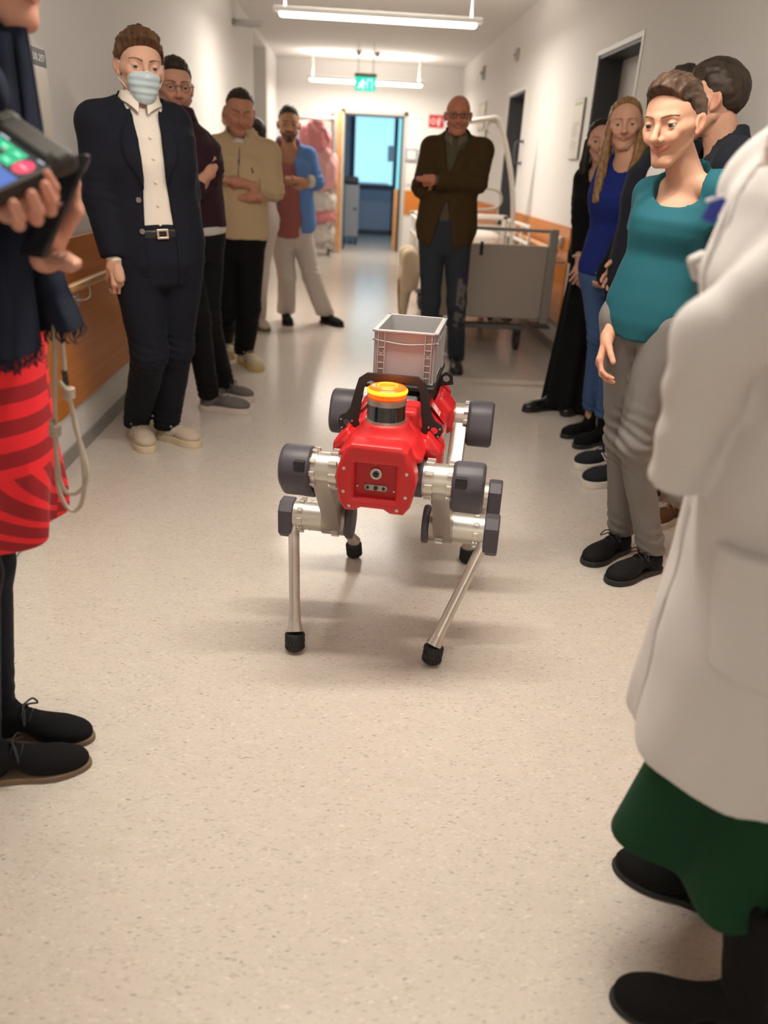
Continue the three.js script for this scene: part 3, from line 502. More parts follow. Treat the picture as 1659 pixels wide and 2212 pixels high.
  // payload deck with rails and brackets
  part(t, 'payload_deck', merge([rspan(-0.085, 0.085, 0.672, 0.69, -0.35, 0.1, 0.003), rspan(-0.082, -0.066, 0.69, 0.765, -0.28, 0.055, 0.003), rspan(0.066, 0.082, 0.69, 0.765, -0.28, 0.055, 0.003), rspan(-0.1, 0.1, 0.755, 0.768, -0.28, 0.06, 0.003), rspan(-0.084, 0.084, 0.69, 0.74, 0.03, 0.045, 0.003)]), BLACKP);
  part(t, 'payload_box', rspan(-0.055, 0.055, 0.69, 0.74, -0.2, 0.1, 0.008), mt(lin(0.2, 0.19, 0.19), 0.4, 0.4));

  // legs
  const feet = { fl: ground(637, 1404), fr: ground(933, 1432), rl: ground(764, 1203), rr: ground(1008, 1214) };
  const hub = (c, x0, x1, r, s, n, h = 0.006) => { // silver drive drum with lugs around its flanges
    const g = [rod(V(x0, c.y, c.z), V(x1, c.y, c.z), r, r, 36)];
    for (const [f, w] of [[0.2, 0.022], [0.86, 0.014]]) {
      const xm = lerp(x0, x1, f); g.push(rod(V(lerp(x0, x1, f - 0.17), c.y, c.z), V(lerp(x0, x1, f - 0.155), c.y, c.z), r + 0.0012, r + 0.0012, 36)); g.push(rod(V(xm - w / 2, c.y, c.z), V(xm + w / 2, c.y, c.z), r + 0.0025, r + 0.0025, 36));
      for (let i = 0; i < n; i++) { const a = i / n * Math.PI * 2 + f; const b = rbox(w * 1.05, h + 0.005, 0.013, 0.0015, 1); b.translate(0, r + h / 2, 0); b.rotateX(a); b.translate(xm, c.y, c.z); g.push(b); }
    }
    return merge(g);
  };
  for (const [key, s, f] of [['fl', -1, 1], ['fr', 1, 1], ['rl', -1, -1], ['rr', 1, -1]]) {
    const leg = new THREE.Group(); leg.name = 'leg'; t.add(leg);
    const hip = V(s * 0.2, 0.585, f * 0.3), foot = toL(feet[key]); foot.y = 0.034;
    const knee = V(s * 0.2, key === 'fl' ? 0.362 : 0.378, f * 0.135);
    part(leg, 'hip_collar', merge([rod(V(s * 0.06, hip.y, hip.z), V(s * 0.112, hip.y, hip.z), 0.051, 0.051, 32), rod(V(s * 0.1, hip.y, hip.z), V(s * 0.116, hip.y, hip.z), 0.047, 0.045, 32)]), GREYP);
    part(leg, 'hip_drum', hub(hip, s * 0.112, s * 0.196, 0.0455, s, 9, 0.008), ALU);
    // upper cover: hood around the hip drive, open on its inner side
    const dz = knee.z - hip.z, dy = knee.y - hip.y, L = Math.hypot(dz, dy), uz = dz / L, uy = dy / L;
    const hood = creased(extrude(stadium(hip.z - uz * 0.004, hip.y - 0.004, hip.z + uz * 0.03, hip.y - 0.008 + uy * 0.032, 0.05, 0.044, 20), 0.086, 0.013, [], 5), 0.7); // shape in (z,y), extruded along x
    hood.rotateY(-Math.PI / 2).scale(-1, 1, 1); // shape x -> z, depth -> +x
    const idx = hood.index; if (idx) { for (let i = 0; i < idx.count; i += 3) { const a = idx.getX(i); idx.setX(i, idx.getX(i + 1)); idx.setX(i + 1, a); } } else { const p = hood.attributes.position.array, n = hood.attributes.normal.array; for (let i = 0; i < p.length; i += 9) for (let k = 0; k < 3; k++) { let q = p[i + k]; p[i + k] = p[i + 3 + k]; p[i + 3 + k] = q; q = n[i + k]; n[i + k] = n[i + 3 + k]; n[i + 3 + k] = q; } }
    hood.translate(s > 0 ? 0.19 : -0.276, 0, 0);
    const cover = part(leg, 'hip_cover', hood, GREYP);
    part(cover, 'vent_window', rspan(Math.min(s * 0.2, s * 0.23), Math.max(s * 0.2, s * 0.23), hip.y + 0.004, hip.y + 0.036, Math.min(hip.z + f * 0.05, hip.z + f * 0.0642), Math.max(hip.z + f * 0.05, hip.z + f * 0.0642), 0.002), BLACKP);
    part(cover, 'vent_ribs', merge(Array.from({ length: 7 }, (_, i) => rspan(s * 0.215 - 0.0112 + i * 0.0032, s * 0.215 - 0.0097 + i * 0.0032, hip.y + 0.006, hip.y + 0.026, Math.min(hip.z + f * 0.06, hip.z + f * 0.0655), Math.max(hip.z + f * 0.06, hip.z + f * 0.0655), 0.0005))), mt(lin(0.05, 0.05, 0.05), 0.4));
    // thigh: sheet metal link from hip to the knee drum
    const la = stadium(hip.z, hip.y - 0.02, knee.z, knee.y, 0.036, 0.043);
    const th = creased(extrude(la, 0.05, 0.005, [], 2)); th.rotateY(-Math.PI / 2); // depth -> -x ; shape x -> z
    th.translate(s > 0 ? 0.19 : -0.135, 0, 0);
    part(leg, 'thigh', th, key[0] === 'r' ? ALUW : ALUD);
    const cl = []; for (const q of [0.35, 0.52, 0.7]) { const c = V(s * 0.165, lerp(hip.y, knee.y, q), lerp(hip.z, knee.z, q)); const n = V(0, -uz * -1, uy * -1); const off = f > 0 ? V(0, uz, -uy) : V(0, -uz, uy); c.addScaledVector(off, -0.0 + (f > 0 ? 0.043 : 0.043)); cl.push(moved(rbox(0.014, 0.012, 0.008, 0.002, 1), c.x - 0.009, c.y, c.z), moved(rbox(0.014, 0.012, 0.008, 0.002, 1), c.x + 0.009, c.y, c.z)); }
    part(leg, 'cable_clips', merge(cl), ALU);
    part(leg, 'knee_drum', hub(knee, s * 0.125, s * 0.286, 0.0455, s, 10, 0.007), ALU);
    part(leg, 'knee_band', merge([rod(V(s * 0.128, knee.y, knee.z), V(s * 0.196, knee.y, knee.z), 0.0505, 0.0505, 36)]), ALUD);
    // inner and outer knee guards
    const guard = (x0, w, r, ext, name) => { const g = creased(extrude(stadium(knee.z, knee.y + ext * 0.4, knee.z + f * ext * 0.35, knee.y - ext * 0.6, r - 0.008, r * 0.94 - 0.008), w, 0.008, [], 3), 0.7); g.rotateY(-Math.PI / 2); g.translate(x0 + w, 0, 0); part(leg, name, g, GREYP); };
    guard(s > 0 ? 0.104 : -0.126, 0.022, 0.053, 0.012, 'inner_knee_guard');
    part(leg, 'knee_skid', (() => { const g = new THREE.CylinderGeometry(0.0535, 0.0535, 0.06, 24, 1, true, Math.PI * 0.72, Math.PI * 0.56); g.rotateZ(Math.PI / 2); g.translate(s * 0.152, knee.y, knee.z); return g; })(), GREYP);
    { const W = 0.037, Hh = 0.052, ch = 0.015, oz = knee.z + f * 0.006, oy = knee.y - 0.008, pl = [[-W, -Hh + ch], [-W + ch, -Hh], [W - ch, -Hh], [W, -Hh + ch], [W, Hh - ch * 1.4], [W - ch * 1.4, Hh], [-W + ch * 1.4, Hh], [-W, Hh - ch * 1.4]].map(([a, b]) => [oz + a, oy + b]); const g = extrude(pl, 0.044, 0.006, [], 3); g.rotateY(-Math.PI / 2); g.translate(s > 0 ? 0.33 : -0.286, 0, 0); part(leg, 'outer_knee_guard', g, GREYP); }
    // shank tube on the outer side of the knee
    const top = V(s * 0.279, knee.y + 0.022, knee.z + f * 0.012), k2 = V(s * 0.284, knee.y - 0.045, knee.z + f * 0.03), end = foot.clone().add(V(0, 0.03, 0));
    const dir = end.clone().sub(k2).normalize(), q = (u) => k2.clone().addScaledVector(dir, u), len = k2.distanceTo(end);
    part(leg, 'shank', merge([rod(top, k2, 0.015, 0.0165), rod(k2, q(len * 0.72), 0.0168, 0.0162, 24), rod(q(len * 0.72), q(len * 0.9), 0.0162, 0.0185, 24), rod(q(len * 0.9), q(len), 0.0185, 0.0245, 24), new THREE.SphereGeometry(0.0168, 16, 10).translate(k2.x, k2.y, k2.z), moved(rbox(0.018, 0.05, 0.03, 0.005), top.x, top.y - 0.03, top.z)]), ALUW);
    const ft = new THREE.LatheGeometry([[0, -0.034], [0.016, -0.034], [0.0235, -0.029], [0.0275, -0.014], [0.028, 0.004], [0.0265, 0.02], [0.024, 0.026], [0, 0.026]].map((p) => new THREE.Vector2(...p)), 32);
    const fg = [ft]; for (let i = 0; i < 16; i++) for (const y of [-0.018, 0.0, 0.015]) { const b = rbox(0.004, 0.012, 0.0075, 0.001, 1); b.translate(0.0278, y, 0); b.rotateY((i + (y > -0.01 && y < 0.01 ? 0.5 : 0)) / 16 * Math.PI * 2); fg.push(b); }
    part(leg, 'rubber_foot', merge(fg).applyQuaternion(new THREE.Quaternion().setFromUnitVectors(V(0, 1, 0), dir.clone().negate().lerp(V(0, 1, 0), 0.75).normalize())).translate(foot.x, 0.0355, foot.z), RUBBER);
    const wl = new THREE.CircleGeometry(0.009, 3, Math.PI / 2); wl.rotateX(-0.6); part(leg, 'warning_label', wl, mt(lin(0.75, 0.5, 0.02), 0.5), [s * 0.152, hip.y - 0.026, hip.z + f * 0.0345]);
  }
}

// ---------- grey plastic crate on the robot's back ----------
{
  const CG = mt(lin(0.36, 0.345, 0.35), 0.4), w = 0.094, d = 0.14, y0 = 0, y1 = 0.15, e = 0.004;
  const p = V(0.006, 0.7695, -0.098).applyAxisAngle(V(0, 1, 0), -RYAW).add(V(0.157, 0, -2.23));
  const t = thing('plastic_crate', 'open grey plastic crate riding on the back of the robot', 'crate', [p.x, p.y, p.z], -RYAW);
  const wb = w - 0.01, db = d - 0.01;
  part(t, 'floor_plate', rspan(-wb, wb, 0.0, 0.006, -db, db, 0.002), CG);
  part(t, 'wall', rspan(-wb, wb, 0.002, y1, db - e, db, 0.001), CG); part(t, 'wall', rspan(-wb, wb, 0.002, y1, -db, -db + e, 0.001), CG);
  part(t, 'wall', rspan(wb - e, wb, 0.002, y1, -db, db, 0.001), CG); part(t, 'wall', rspan(-wb, -wb + e, 0.002, y1, -db, db, 0.001), CG);
  part(t, 'rim', merge([rspan(-w, w, y1 - 0.006, y1, d - 0.012, d, 0.002), rspan(-w, w, y1 - 0.006, y1, -d, -d + 0.012, 0.002), rspan(w - 0.012, w, y1 - 0.006, y1, -d, d, 0.002), rspan(-w, -w + 0.012, y1 - 0.006, y1, -d, d, 0.002)]), CG);
  const band = (z, sgn) => tube([[-w, 0.122, z], [-w * 0.6, 0.117, z], [0, 0.112, z], [w * 0.6, 0.117, z], [w, 0.122, z]], 0.0028, 24, 6);
  part(t, 'rib', band(d - 0.006, 1)); part(t, 'rib', band(-d + 0.006, 1));
  const bandX = (x) => tube([[x, 0.122, -d], [x, 0.117, -d * 0.6], [x, 0.112, 0], [x, 0.117, d * 0.6], [x, 0.122, d]], 0.0028, 24, 6);
  part(t, 'rib', bandX(w - 0.006)); part(t, 'rib', bandX(-w + 0.006));
  for (const s of [-1, 1]) {
    for (const x of [-0.077, -0.058, 0.058, 0.077]) part(t, 'rib', rspan(x - 0.0016, x + 0.0016, 0.004, Math.abs(x) > 0.07 || x ? 0.146 : 0.12, s * (db + 0.004) - 0.005, s * (db + 0.004) + 0.005, 0.001), CG);
    for (const x of [-0.0675, 0.0675]) {
      for (const y of [0.02, 0.038, 0.056, 0.078, 0.1]) part(t, 'rib', rspan(x - 0.0095, x + 0.0095, y - 0.0014, y + 0.0014, s * (db + 0.003) - 0.004, s * (db + 0.003) + 0.004, 0.001), CG);
      part(t, 'ring_boss', new THREE.TorusGeometry(0.0068, 0.0016, 8, 20).translate(x, 0.089, s * (db + 0.004)), CG);
    }
    for (const z of [-0.11, -0.085, 0.085, 0.11]) part(t, 'rib', rspan(s * (wb + 0.004) - 0.005, s * (wb + 0.004) + 0.005, 0.004, 0.146, z - 0.0016, z + 0.0016, 0.001), CG);
    for (const z of [-1, 1]) part(t, 'corner', rspan(s * (wb - 0.001) - 0.003, s * (wb - 0.001) + 0.003, 0.002, 0.146, z * (db - 0.001) - 0.003, z * (db - 0.001) + 0.003, 0.002), CG);
  }
  part(t, 'base_lip', rspan(-wb - 0.003, wb + 0.003, -0.0005, 0.005, -db - 0.003, db + 0.003, 0.002), CG);
  t.traverse((o) => { if (o.isMesh) o.material = CG; });
}

// ---------- people ----------
const skinMat = mt(0xffffff, 0.52, 0, { vertexColors: true, specularIntensity: 0.4 });
const fabricBump = canvasTex(256, 256, (g, w, h) => { const d = g.createImageData(w, h); for (let i = 0; i < w * h; i++) { const x = i % w, y = (i / w) | 0; const v = 128 + rr(-60, 60) + 14 * Math.sin(x * 0.8) * Math.sin(y * 0.8); d.data[4 * i] = d.data[4 * i + 1] = d.data[4 * i + 2] = v; d.data[4 * i + 3] = 255; } g.putImageData(d, 0, 0); }, false, [9, 9]);
const cloth = (c, rough = 0.85, extra = {}) => mt(c, rough, 0, { bumpMap: fabricBump, bumpScale: 0.0006, sheen: 0.25, sheenRoughness: 0.6, sheenColor: c.clone().lerp(lin(1, 1, 1), 0.25), specularIntensity: 0.3, ...extra });
const hairMat = (rough = 0.5) => mt(0xffffff, rough, 0, { vertexColors: true, specularIntensity: 0.5 });
const mix3 = (a, b, t) => [a[0] + (b[0] - a[0]) * t, a[1] + (b[1] - a[1]) * t, a[2] + (b[2] - a[2]) * t];

const MALE = [[-0.22, 0.09, 0.085, 0], [-0.08, 0.15, 0.112, -0.008], [0.05, 0.166, 0.118, -0.012], [0.25, 0.155, 0.11, 0.0], [0.42, 0.146, 0.106, 0.006], [0.62, 0.162, 0.116, 0.01], [0.8, 0.166, 0.108, 0.0], [0.92, 0.125, 0.082, -0.012], [1.0, 0.07, 0.062, -0.012], [1.1, 0.05, 0.052, 0]];
const FEMALE = [[-0.22, 0.09, 0.085, 0], [-0.08, 0.155, 0.115, -0.012], [0.05, 0.165, 0.118, -0.014], [0.25, 0.14, 0.1, 0.0], [0.42, 0.122, 0.09, 0.004], [0.6, 0.14, 0.118, 0.022], [0.68, 0.146, 0.122, 0.022], [0.8, 0.145, 0.098, 0.006], [0.92, 0.108, 0.072, -0.01], [1.0, 0.06, 0.055, -0.012], [1.1, 0.042, 0.045, 0]];
const TL = { t: 0, x: 0, z: 0, f: null }; // torso coordinates of the last evaluated point
function torsoField(hipC, neckC, hipR, shR, prof, sc) {
  const U = neckC.clone().sub(hipC), L = U.length(), ux = U.x / L, uy = U.y / L, uz = U.z / L;
  const n = prof.length, t0 = prof[0][0], t1 = prof[n - 1][0];
  return (x, y, z) => {
    const vx = x - hipC.x, vy = y - hipC.y, vz = z - hipC.z, along = vx * ux + vy * uy + vz * uz; let t = along / L;
    const k = clamp(t); let rx = lerp(hipR.x, shR.x, k), ry = lerp(hipR.y, shR.y, k), rz = lerp(hipR.z, shR.z, k);
    const du = rx * ux + ry * uy + rz * uz; rx -= ux * du; ry -= uy * du; rz -= uz * du; const q = 1 / Math.sqrt(rx * rx + ry * ry + rz * rz); rx *= q; ry *= q; rz *= q;
    const fx = ry * uz - rz * uy, fy = rz * ux - rx * uz, fz = rx * uy - ry * ux;
    const lx = vx * rx + vy * ry + vz * rz, lz = vx * fx + vy * fy + vz * fz;
    TL.t = t; TL.x = lx; TL.z = lz;
    const tc = clamp(t, t0, t1); let i = 0; while (i < n - 2 && prof[i + 1][0] < tc) i++;
    const a = prof[i], b = prof[i + 1], s0 = (tc - a[0]) / (b[0] - a[0]), s = s0 * s0 * (3 - 2 * s0) * 0.5 + s0 * 0.5;
    const w = (a[1] + (b[1] - a[1]) * s) * sc, d = (a[2] + (b[2] - a[2]) * s) * sc, zo = (a[3] + (b[3] - a[3]) * s) * sc;
    const ex = Math.abs(lx) / w, ez = Math.abs(lz - zo) / d, e = Math.pow(Math.pow(ex, 2.3) + Math.pow(ez, 2.3), 1 / 2.3);
    const g = (e - 1) * Math.min(w, d) * (e > 1 ? lerp(1, w / Math.min(w, d), ex / (ex + ez + 1e-6) * 0.6) : 1);
    const cap = Math.max(t0 - t, t - t1) * L;
    return cap > 0 ? Math.hypot(Math.max(g, 0), cap) : Math.max(g, cap);
  };
}

// hand: wrist point, finger direction, palm normal, side of the thumb
function handField(w, dir, nrm, side, o = {}) {
  const s = o.size ?? 1, d = dir.clone().normalize(), n = nrm.clone().addScaledVector(d, -nrm.dot(d)).normalize(), l = V().crossVectors(d, n).multiplyScalar(side);
  const curl = o.curl ?? [0.3, 0.5, 0.35], spread = o.spread ?? 0.06, parts = [], palm = [];
  const at = (a, b, c) => w.clone().addScaledVector(d, a * s).addScaledVector(l, b * s).addScaledVector(n, c * s);
  const fl = [[0.031, 0.043, 0.026, 0.021, 0.0088], [0.0105, 0.047, 0.029, 0.023, 0.009], [-0.0105, 0.043, 0.027, 0.022, 0.0086], [-0.030, 0.034, 0.021, 0.019, 0.0076]];
  fl.forEach(([b, p1, p2, p3, r], i) => {
    const k = at(i === 3 ? 0.08 : i === 0 ? 0.09 : 0.093, b, 0); palm.push(cone(at(0.0, b * 0.55, 0.002), k, 0.0165 * s, 0.0125 * s));
    let ang = 0, pt = k.clone(); const sp = -b / 0.031 * spread * -1;
    const cc = Array.isArray(curl[0]) ? curl[i] : curl;
    [p1, p2, p3].forEach((len, j) => {
      ang += cc[j]; const v = d.clone().multiplyScalar(Math.cos(ang)).addScaledVector(n, Math.sin(ang)).addScaledVector(l, sp * Math.cos(ang)).normalize();
      const e = pt.clone().addScaledVector(v, len * s); parts.push([cone(pt, e, r * s * (1 - j * 0.07), r * s * (0.95 - j * 0.09)), i]); pt = e;
    });
  });
  const th = o.thumb ?? [0.75, 0.3, 0.25], tn = o.thumbIn ?? 0.35; let a = th[0], pt = at(0.022, 0.026, 0.006);
  palm.push(cone(at(0.005, 0.012, 0.0), pt, 0.016 * s, 0.0155 * s));
  [[0.04, 0.0125], [0.032, 0.0105], [0.026, 0.0098]].forEach(([len, r], j) => {
    const v = d.clone().multiplyScalar(Math.cos(a)).addScaledVector(l, Math.sin(a)).addScaledVector(n, tn * (1 + j * 0.4)).normalize(); const e = pt.clone().addScaledVector(v, len * s);
    parts.push([cone(pt, e, r * s * 1.1, r * s), 4]); pt = e; if (j < 2) a -= th[j + 1];
  });
  const P = unionS(palm, 0.014 * s), groups = [0, 1, 2, 3, 4].map((g) => unionS(parts.filter((q) => q[1] === g).map((q) => q[0]), 0.004 * s));
  const f = (x, y, z) => { const p = P(x, y, z); let m = 1; for (const g of groups) m = Math.min(m, smin(p, g(x, y, z), 0.012 * s)); return m; };
  const pts = [w, pt, at(0.1, 0, 0)]; const c = at(0.085, 0.005, 0.02), R = 0.125 * s;
  return { f, lo: [c.x - R, c.y - R, c.z - R], hi: [c.x + R, c.y + R, c.z + R] };
}

// head in units of its own height: chin -0.5, crown +0.5, nose towards +z
function headField(o = {}) {
  const jaw = o.jaw ?? 1, sm = o.smile ?? 0.3, lid = o.lid ?? 0.26, fat = o.fat ?? 0;
  const A = unionS([ell(0, 0.13, -0.055, 0.325, 0.365, 0.405), ell(0, -0.09, 0.05, 0.262 * jaw, 0.36, 0.3), ell(0, -0.4, 0.235, 0.095 * jaw, 0.085, 0.085)], 0.09);
  const B = [];
  for (const s of [-1, 1]) {
    B.push(cone(V(s * 0.225 * jaw, -0.2, -0.02), V(s * 0.07, -0.425, 0.2), 0.085 + fat * 0.03, 0.068), cone(V(s * 0.19, -0.055, 0.205), V(s * 0.245, -0.03, 0.07), 0.088, 0.08));
    B.push(cone(V(s * 0.035, 0.085, 0.315), V(s * 0.17, 0.085, 0.26), 0.05, 0.05));
    B.push(ell(s * (0.125 + sm * 0.015), -0.15 + sm * 0.02, 0.265, 0.085 + sm * 0.015, 0.07, 0.06));
  }
  const nl = o.nose ?? 1;
  const nose = unionS([cone(V(0, 0.055, 0.325), V(0, -0.13, 0.33 + 0.095 * nl), 0.03, 0.044), ell(0, -0.14, 0.34 + 0.085 * nl, 0.046, 0.042, 0.046), ell(-0.05, -0.155, 0.36, 0.034, 0.034, 0.045), ell(0.05, -0.155, 0.36, 0.034, 0.034, 0.045)], 0.03);
  const cy = -0.265, cu = sm * 0.045, mw = 0.098 + sm * 0.03;
  const lips = unionS([cone(V(-mw, cy + cu, 0.285), V(-0.03, cy + 0.012, 0.345), 0.010, 0.0165), cone(V(mw, cy + cu, 0.285), V(0.03, cy + 0.012, 0.345), 0.010, 0.0165), cone(V(-0.03, cy + 0.012, 0.345), V(0.03, cy + 0.012, 0.345), 0.0165, 0.0165), cone(V(-mw * 0.9, cy + cu - 0.012, 0.285), V(0, cy - 0.03, 0.343), 0.010, 0.021), cone(V(mw * 0.9, cy + cu - 0.012, 0.285), V(0, cy - 0.03, 0.343), 0.010, 0.021)], 0.012);
  const groove = unionS([cone(V(-mw, cy + cu - 0.002, 0.305), V(0, cy - 0.008, 0.372), 0.006, 0.008), cone(V(mw, cy + cu - 0.002, 0.305), V(0, cy - 0.008, 0.372), 0.006, 0.008)], 0.006);
  const ears = [-1, 1].map((s) => { const e1 = ell(s * 0.338, -0.015, -0.045, 0.035, 0.115, 0.07), e2 = ell(s * 0.375, 0.0, -0.02, 0.03, 0.07, 0.042), e3 = ell(s * 0.335, -0.11, -0.02, 0.03, 0.04, 0.035); return (x, y, z) => { const yy = y, zz = z + (y + 0.015) * 0.2, xx = x - s * Math.max(0, -0.02 - z) * 0.45; return smin(smax(e1(xx, yy, zz), -e2(xx, yy, zz), 0.02), e3(xx, yy, zz), 0.02); }; });
  const ex = 0.148, ey = 0.008, ez = 0.272, er = 0.054;
  const f = (x, y, z) => {
    let d = A(x, y, z);
    if (d > 0.35) return d - 0.05;
    for (const b of B) d = smin(d, b(x, y, z), 0.06);
    if (z > 0.05) {
      for (const s of [-1, 1]) { const q = Math.hypot((x - s * 0.15) / 1.25, (y - 0.005), (z - 0.385) * 0.9) - 0.082; d = smax(d, -q, 0.055); }
      d = smin(d, nose(x, y, z), 0.035);
      d = smin(d, lips(x, y, z), 0.022); d = smax(d, -groove(x, y, z), 0.01);
      for (const s of [-1, 1]) { // lids
        const q = Math.hypot(x - s * ex, y - ey, z - ez), up = smax(q - er * 1.14, ey + er * (0.42 - lid * 1.0) - y - (z - ez) * 0.0, 0.01), lo = smax(q - er * 1.1, y - (ey - er * 0.5), 0.01);
        d = smin(d, Math.min(up, lo), 0.014);
      }
      for (const s of [-1, 1]) d = smax(d, -(Math.hypot(x - s * 0.03, (y + 0.185), z - (0.33 + 0.06 * nl)) - 0.016), 0.012);
    }
    d = Math.min(d, smin(d, ears[0](x, y, z), 0.02), smin(d, ears[1](x, y, z), 0.02));
    return d;
  };
  return { f, lips, eyes: [[-ex, ey, ez, er], [ex, ey, ez, er]] };
}
function headColor(o, lips) {
  const sk = o.skin, lip = o.lip ?? [sk[0] * 0.78, sk[1] * 0.5, sk[2] * 0.5], red = [sk[0] * 1.0, sk[1] * 0.72, sk[2] * 0.7], st = o.stubble, bd = o.beardColor ?? [0.05, 0.03, 0.022];
  return (x, y, z) => {
    let c = sk; const n = noise(x * 9, y * 9, z * 9) * 0.5 + noise(x * 31, y * 31, z * 31) * 0.5;
    const cheek = Math.exp(-(((Math.abs(x) - 0.19) ** 2) + (y + 0.12) ** 2 + (z - 0.25) ** 2) / 0.02), nt = Math.exp(-((x * x) + (y + 0.14) ** 2 + (z - 0.42) ** 2) / 0.006);
    c = mix3(c, red, clamp(0.3 * cheek + 0.35 * nt + 0.06 * n));
    if (Math.abs(x) > 0.33 && Math.abs(y) < 0.14) c = mix3(c, red, 0.4);
    if (st && z > -0.02) { const ly = y + 0.235 - Math.abs(x) * 0.12; let b = smooth(0.03, -0.05, ly) * smooth(-0.62, -0.5, y); b = Math.max(b, smooth(0.05, 0.02, Math.abs(y + 0.205)) * smooth(0.16, 0.1, Math.abs(x)) * (z > 0.25 ? 1 : 0)); b = Math.max(b, smooth(0.23, 0.27, Math.abs(x)) * smooth(0.02, -0.05, y) * (z < 0.12 ? 1 : 0)); c = mix3(c, bd, clamp(b * st * (0.9 + n * 0.3))); }
    if (z > 0.2 && lips(x, y, z) < 0.012) c = mix3(c, lip, 0.7);
    return c;
  };
}
// cap-like hair; plane y > slope*z + off keeps it off the face
function hairField(o) {
  const t = o.thick ?? 0.035, top = o.top ?? 0.06, off = o.off ?? -0.03, slope = o.slope ?? 1.0, part = o.part ?? 0, sideT = o.sideThick ?? t;
  const E = ell(0, 0.13, -0.055, 0.325 + sideT, 0.365 + t, 0.405 + t), T = ell(part * 0.06, 0.3 + top * 0.5, 0.02 + (o.fwd ?? 0), 0.25, 0.2 + top, 0.33 + (o.quiff ?? 0)), N = ell(0, -0.18, -0.25, 0.22, 0.26, 0.18);
  return (x, y, z) => {
    let d = smin(E(x, y, z), T(x, y, z), 0.08); if (o.nape) d = smin(d, N(x, y, z), 0.06);
    const str = (noise(x * 36 + z * 4, y * 14, z * 7) + 1) * 0.012 + (noise(x * 13, y * 13, z * 13) + 1) * 0.008; d -= str * (o.rough ?? 1) - 0.012;
    const hl = (y - slope * z - off + (o.peak ?? 0.05) * Math.cos(x * 9) - 0.05) / Math.sqrt(1 + slope * slope);
    d += (o.taper ?? 0.8) * t * (1 - smooth(0.0, 0.16, hl));
    const ear = Math.hypot((Math.abs(x) - 0.36) * 0.8, y + 0.03, z + 0.03) - 0.115;
    let low = -0.42 + 0.0 - y; if (o.nape) low = -0.5 - y;
    d = smax(d, -hl - noise(x * 30, y * 30, z * 30) * 0.006, 0.02); if (!o.overEar) d = smax(d, -ear, 0.02); return smax(d, low, 0.03);
  };
}
const hairColor = (a, b) => (x, y, z) => { const n = noise(x * 50 + z * 6, y * 9, z * 8) * 0.6 + noise(x * 110 + z * 10, y * 16, z * 18) * 0.4; return mix3(a, b, clamp(0.5 + n * 0.8)); };

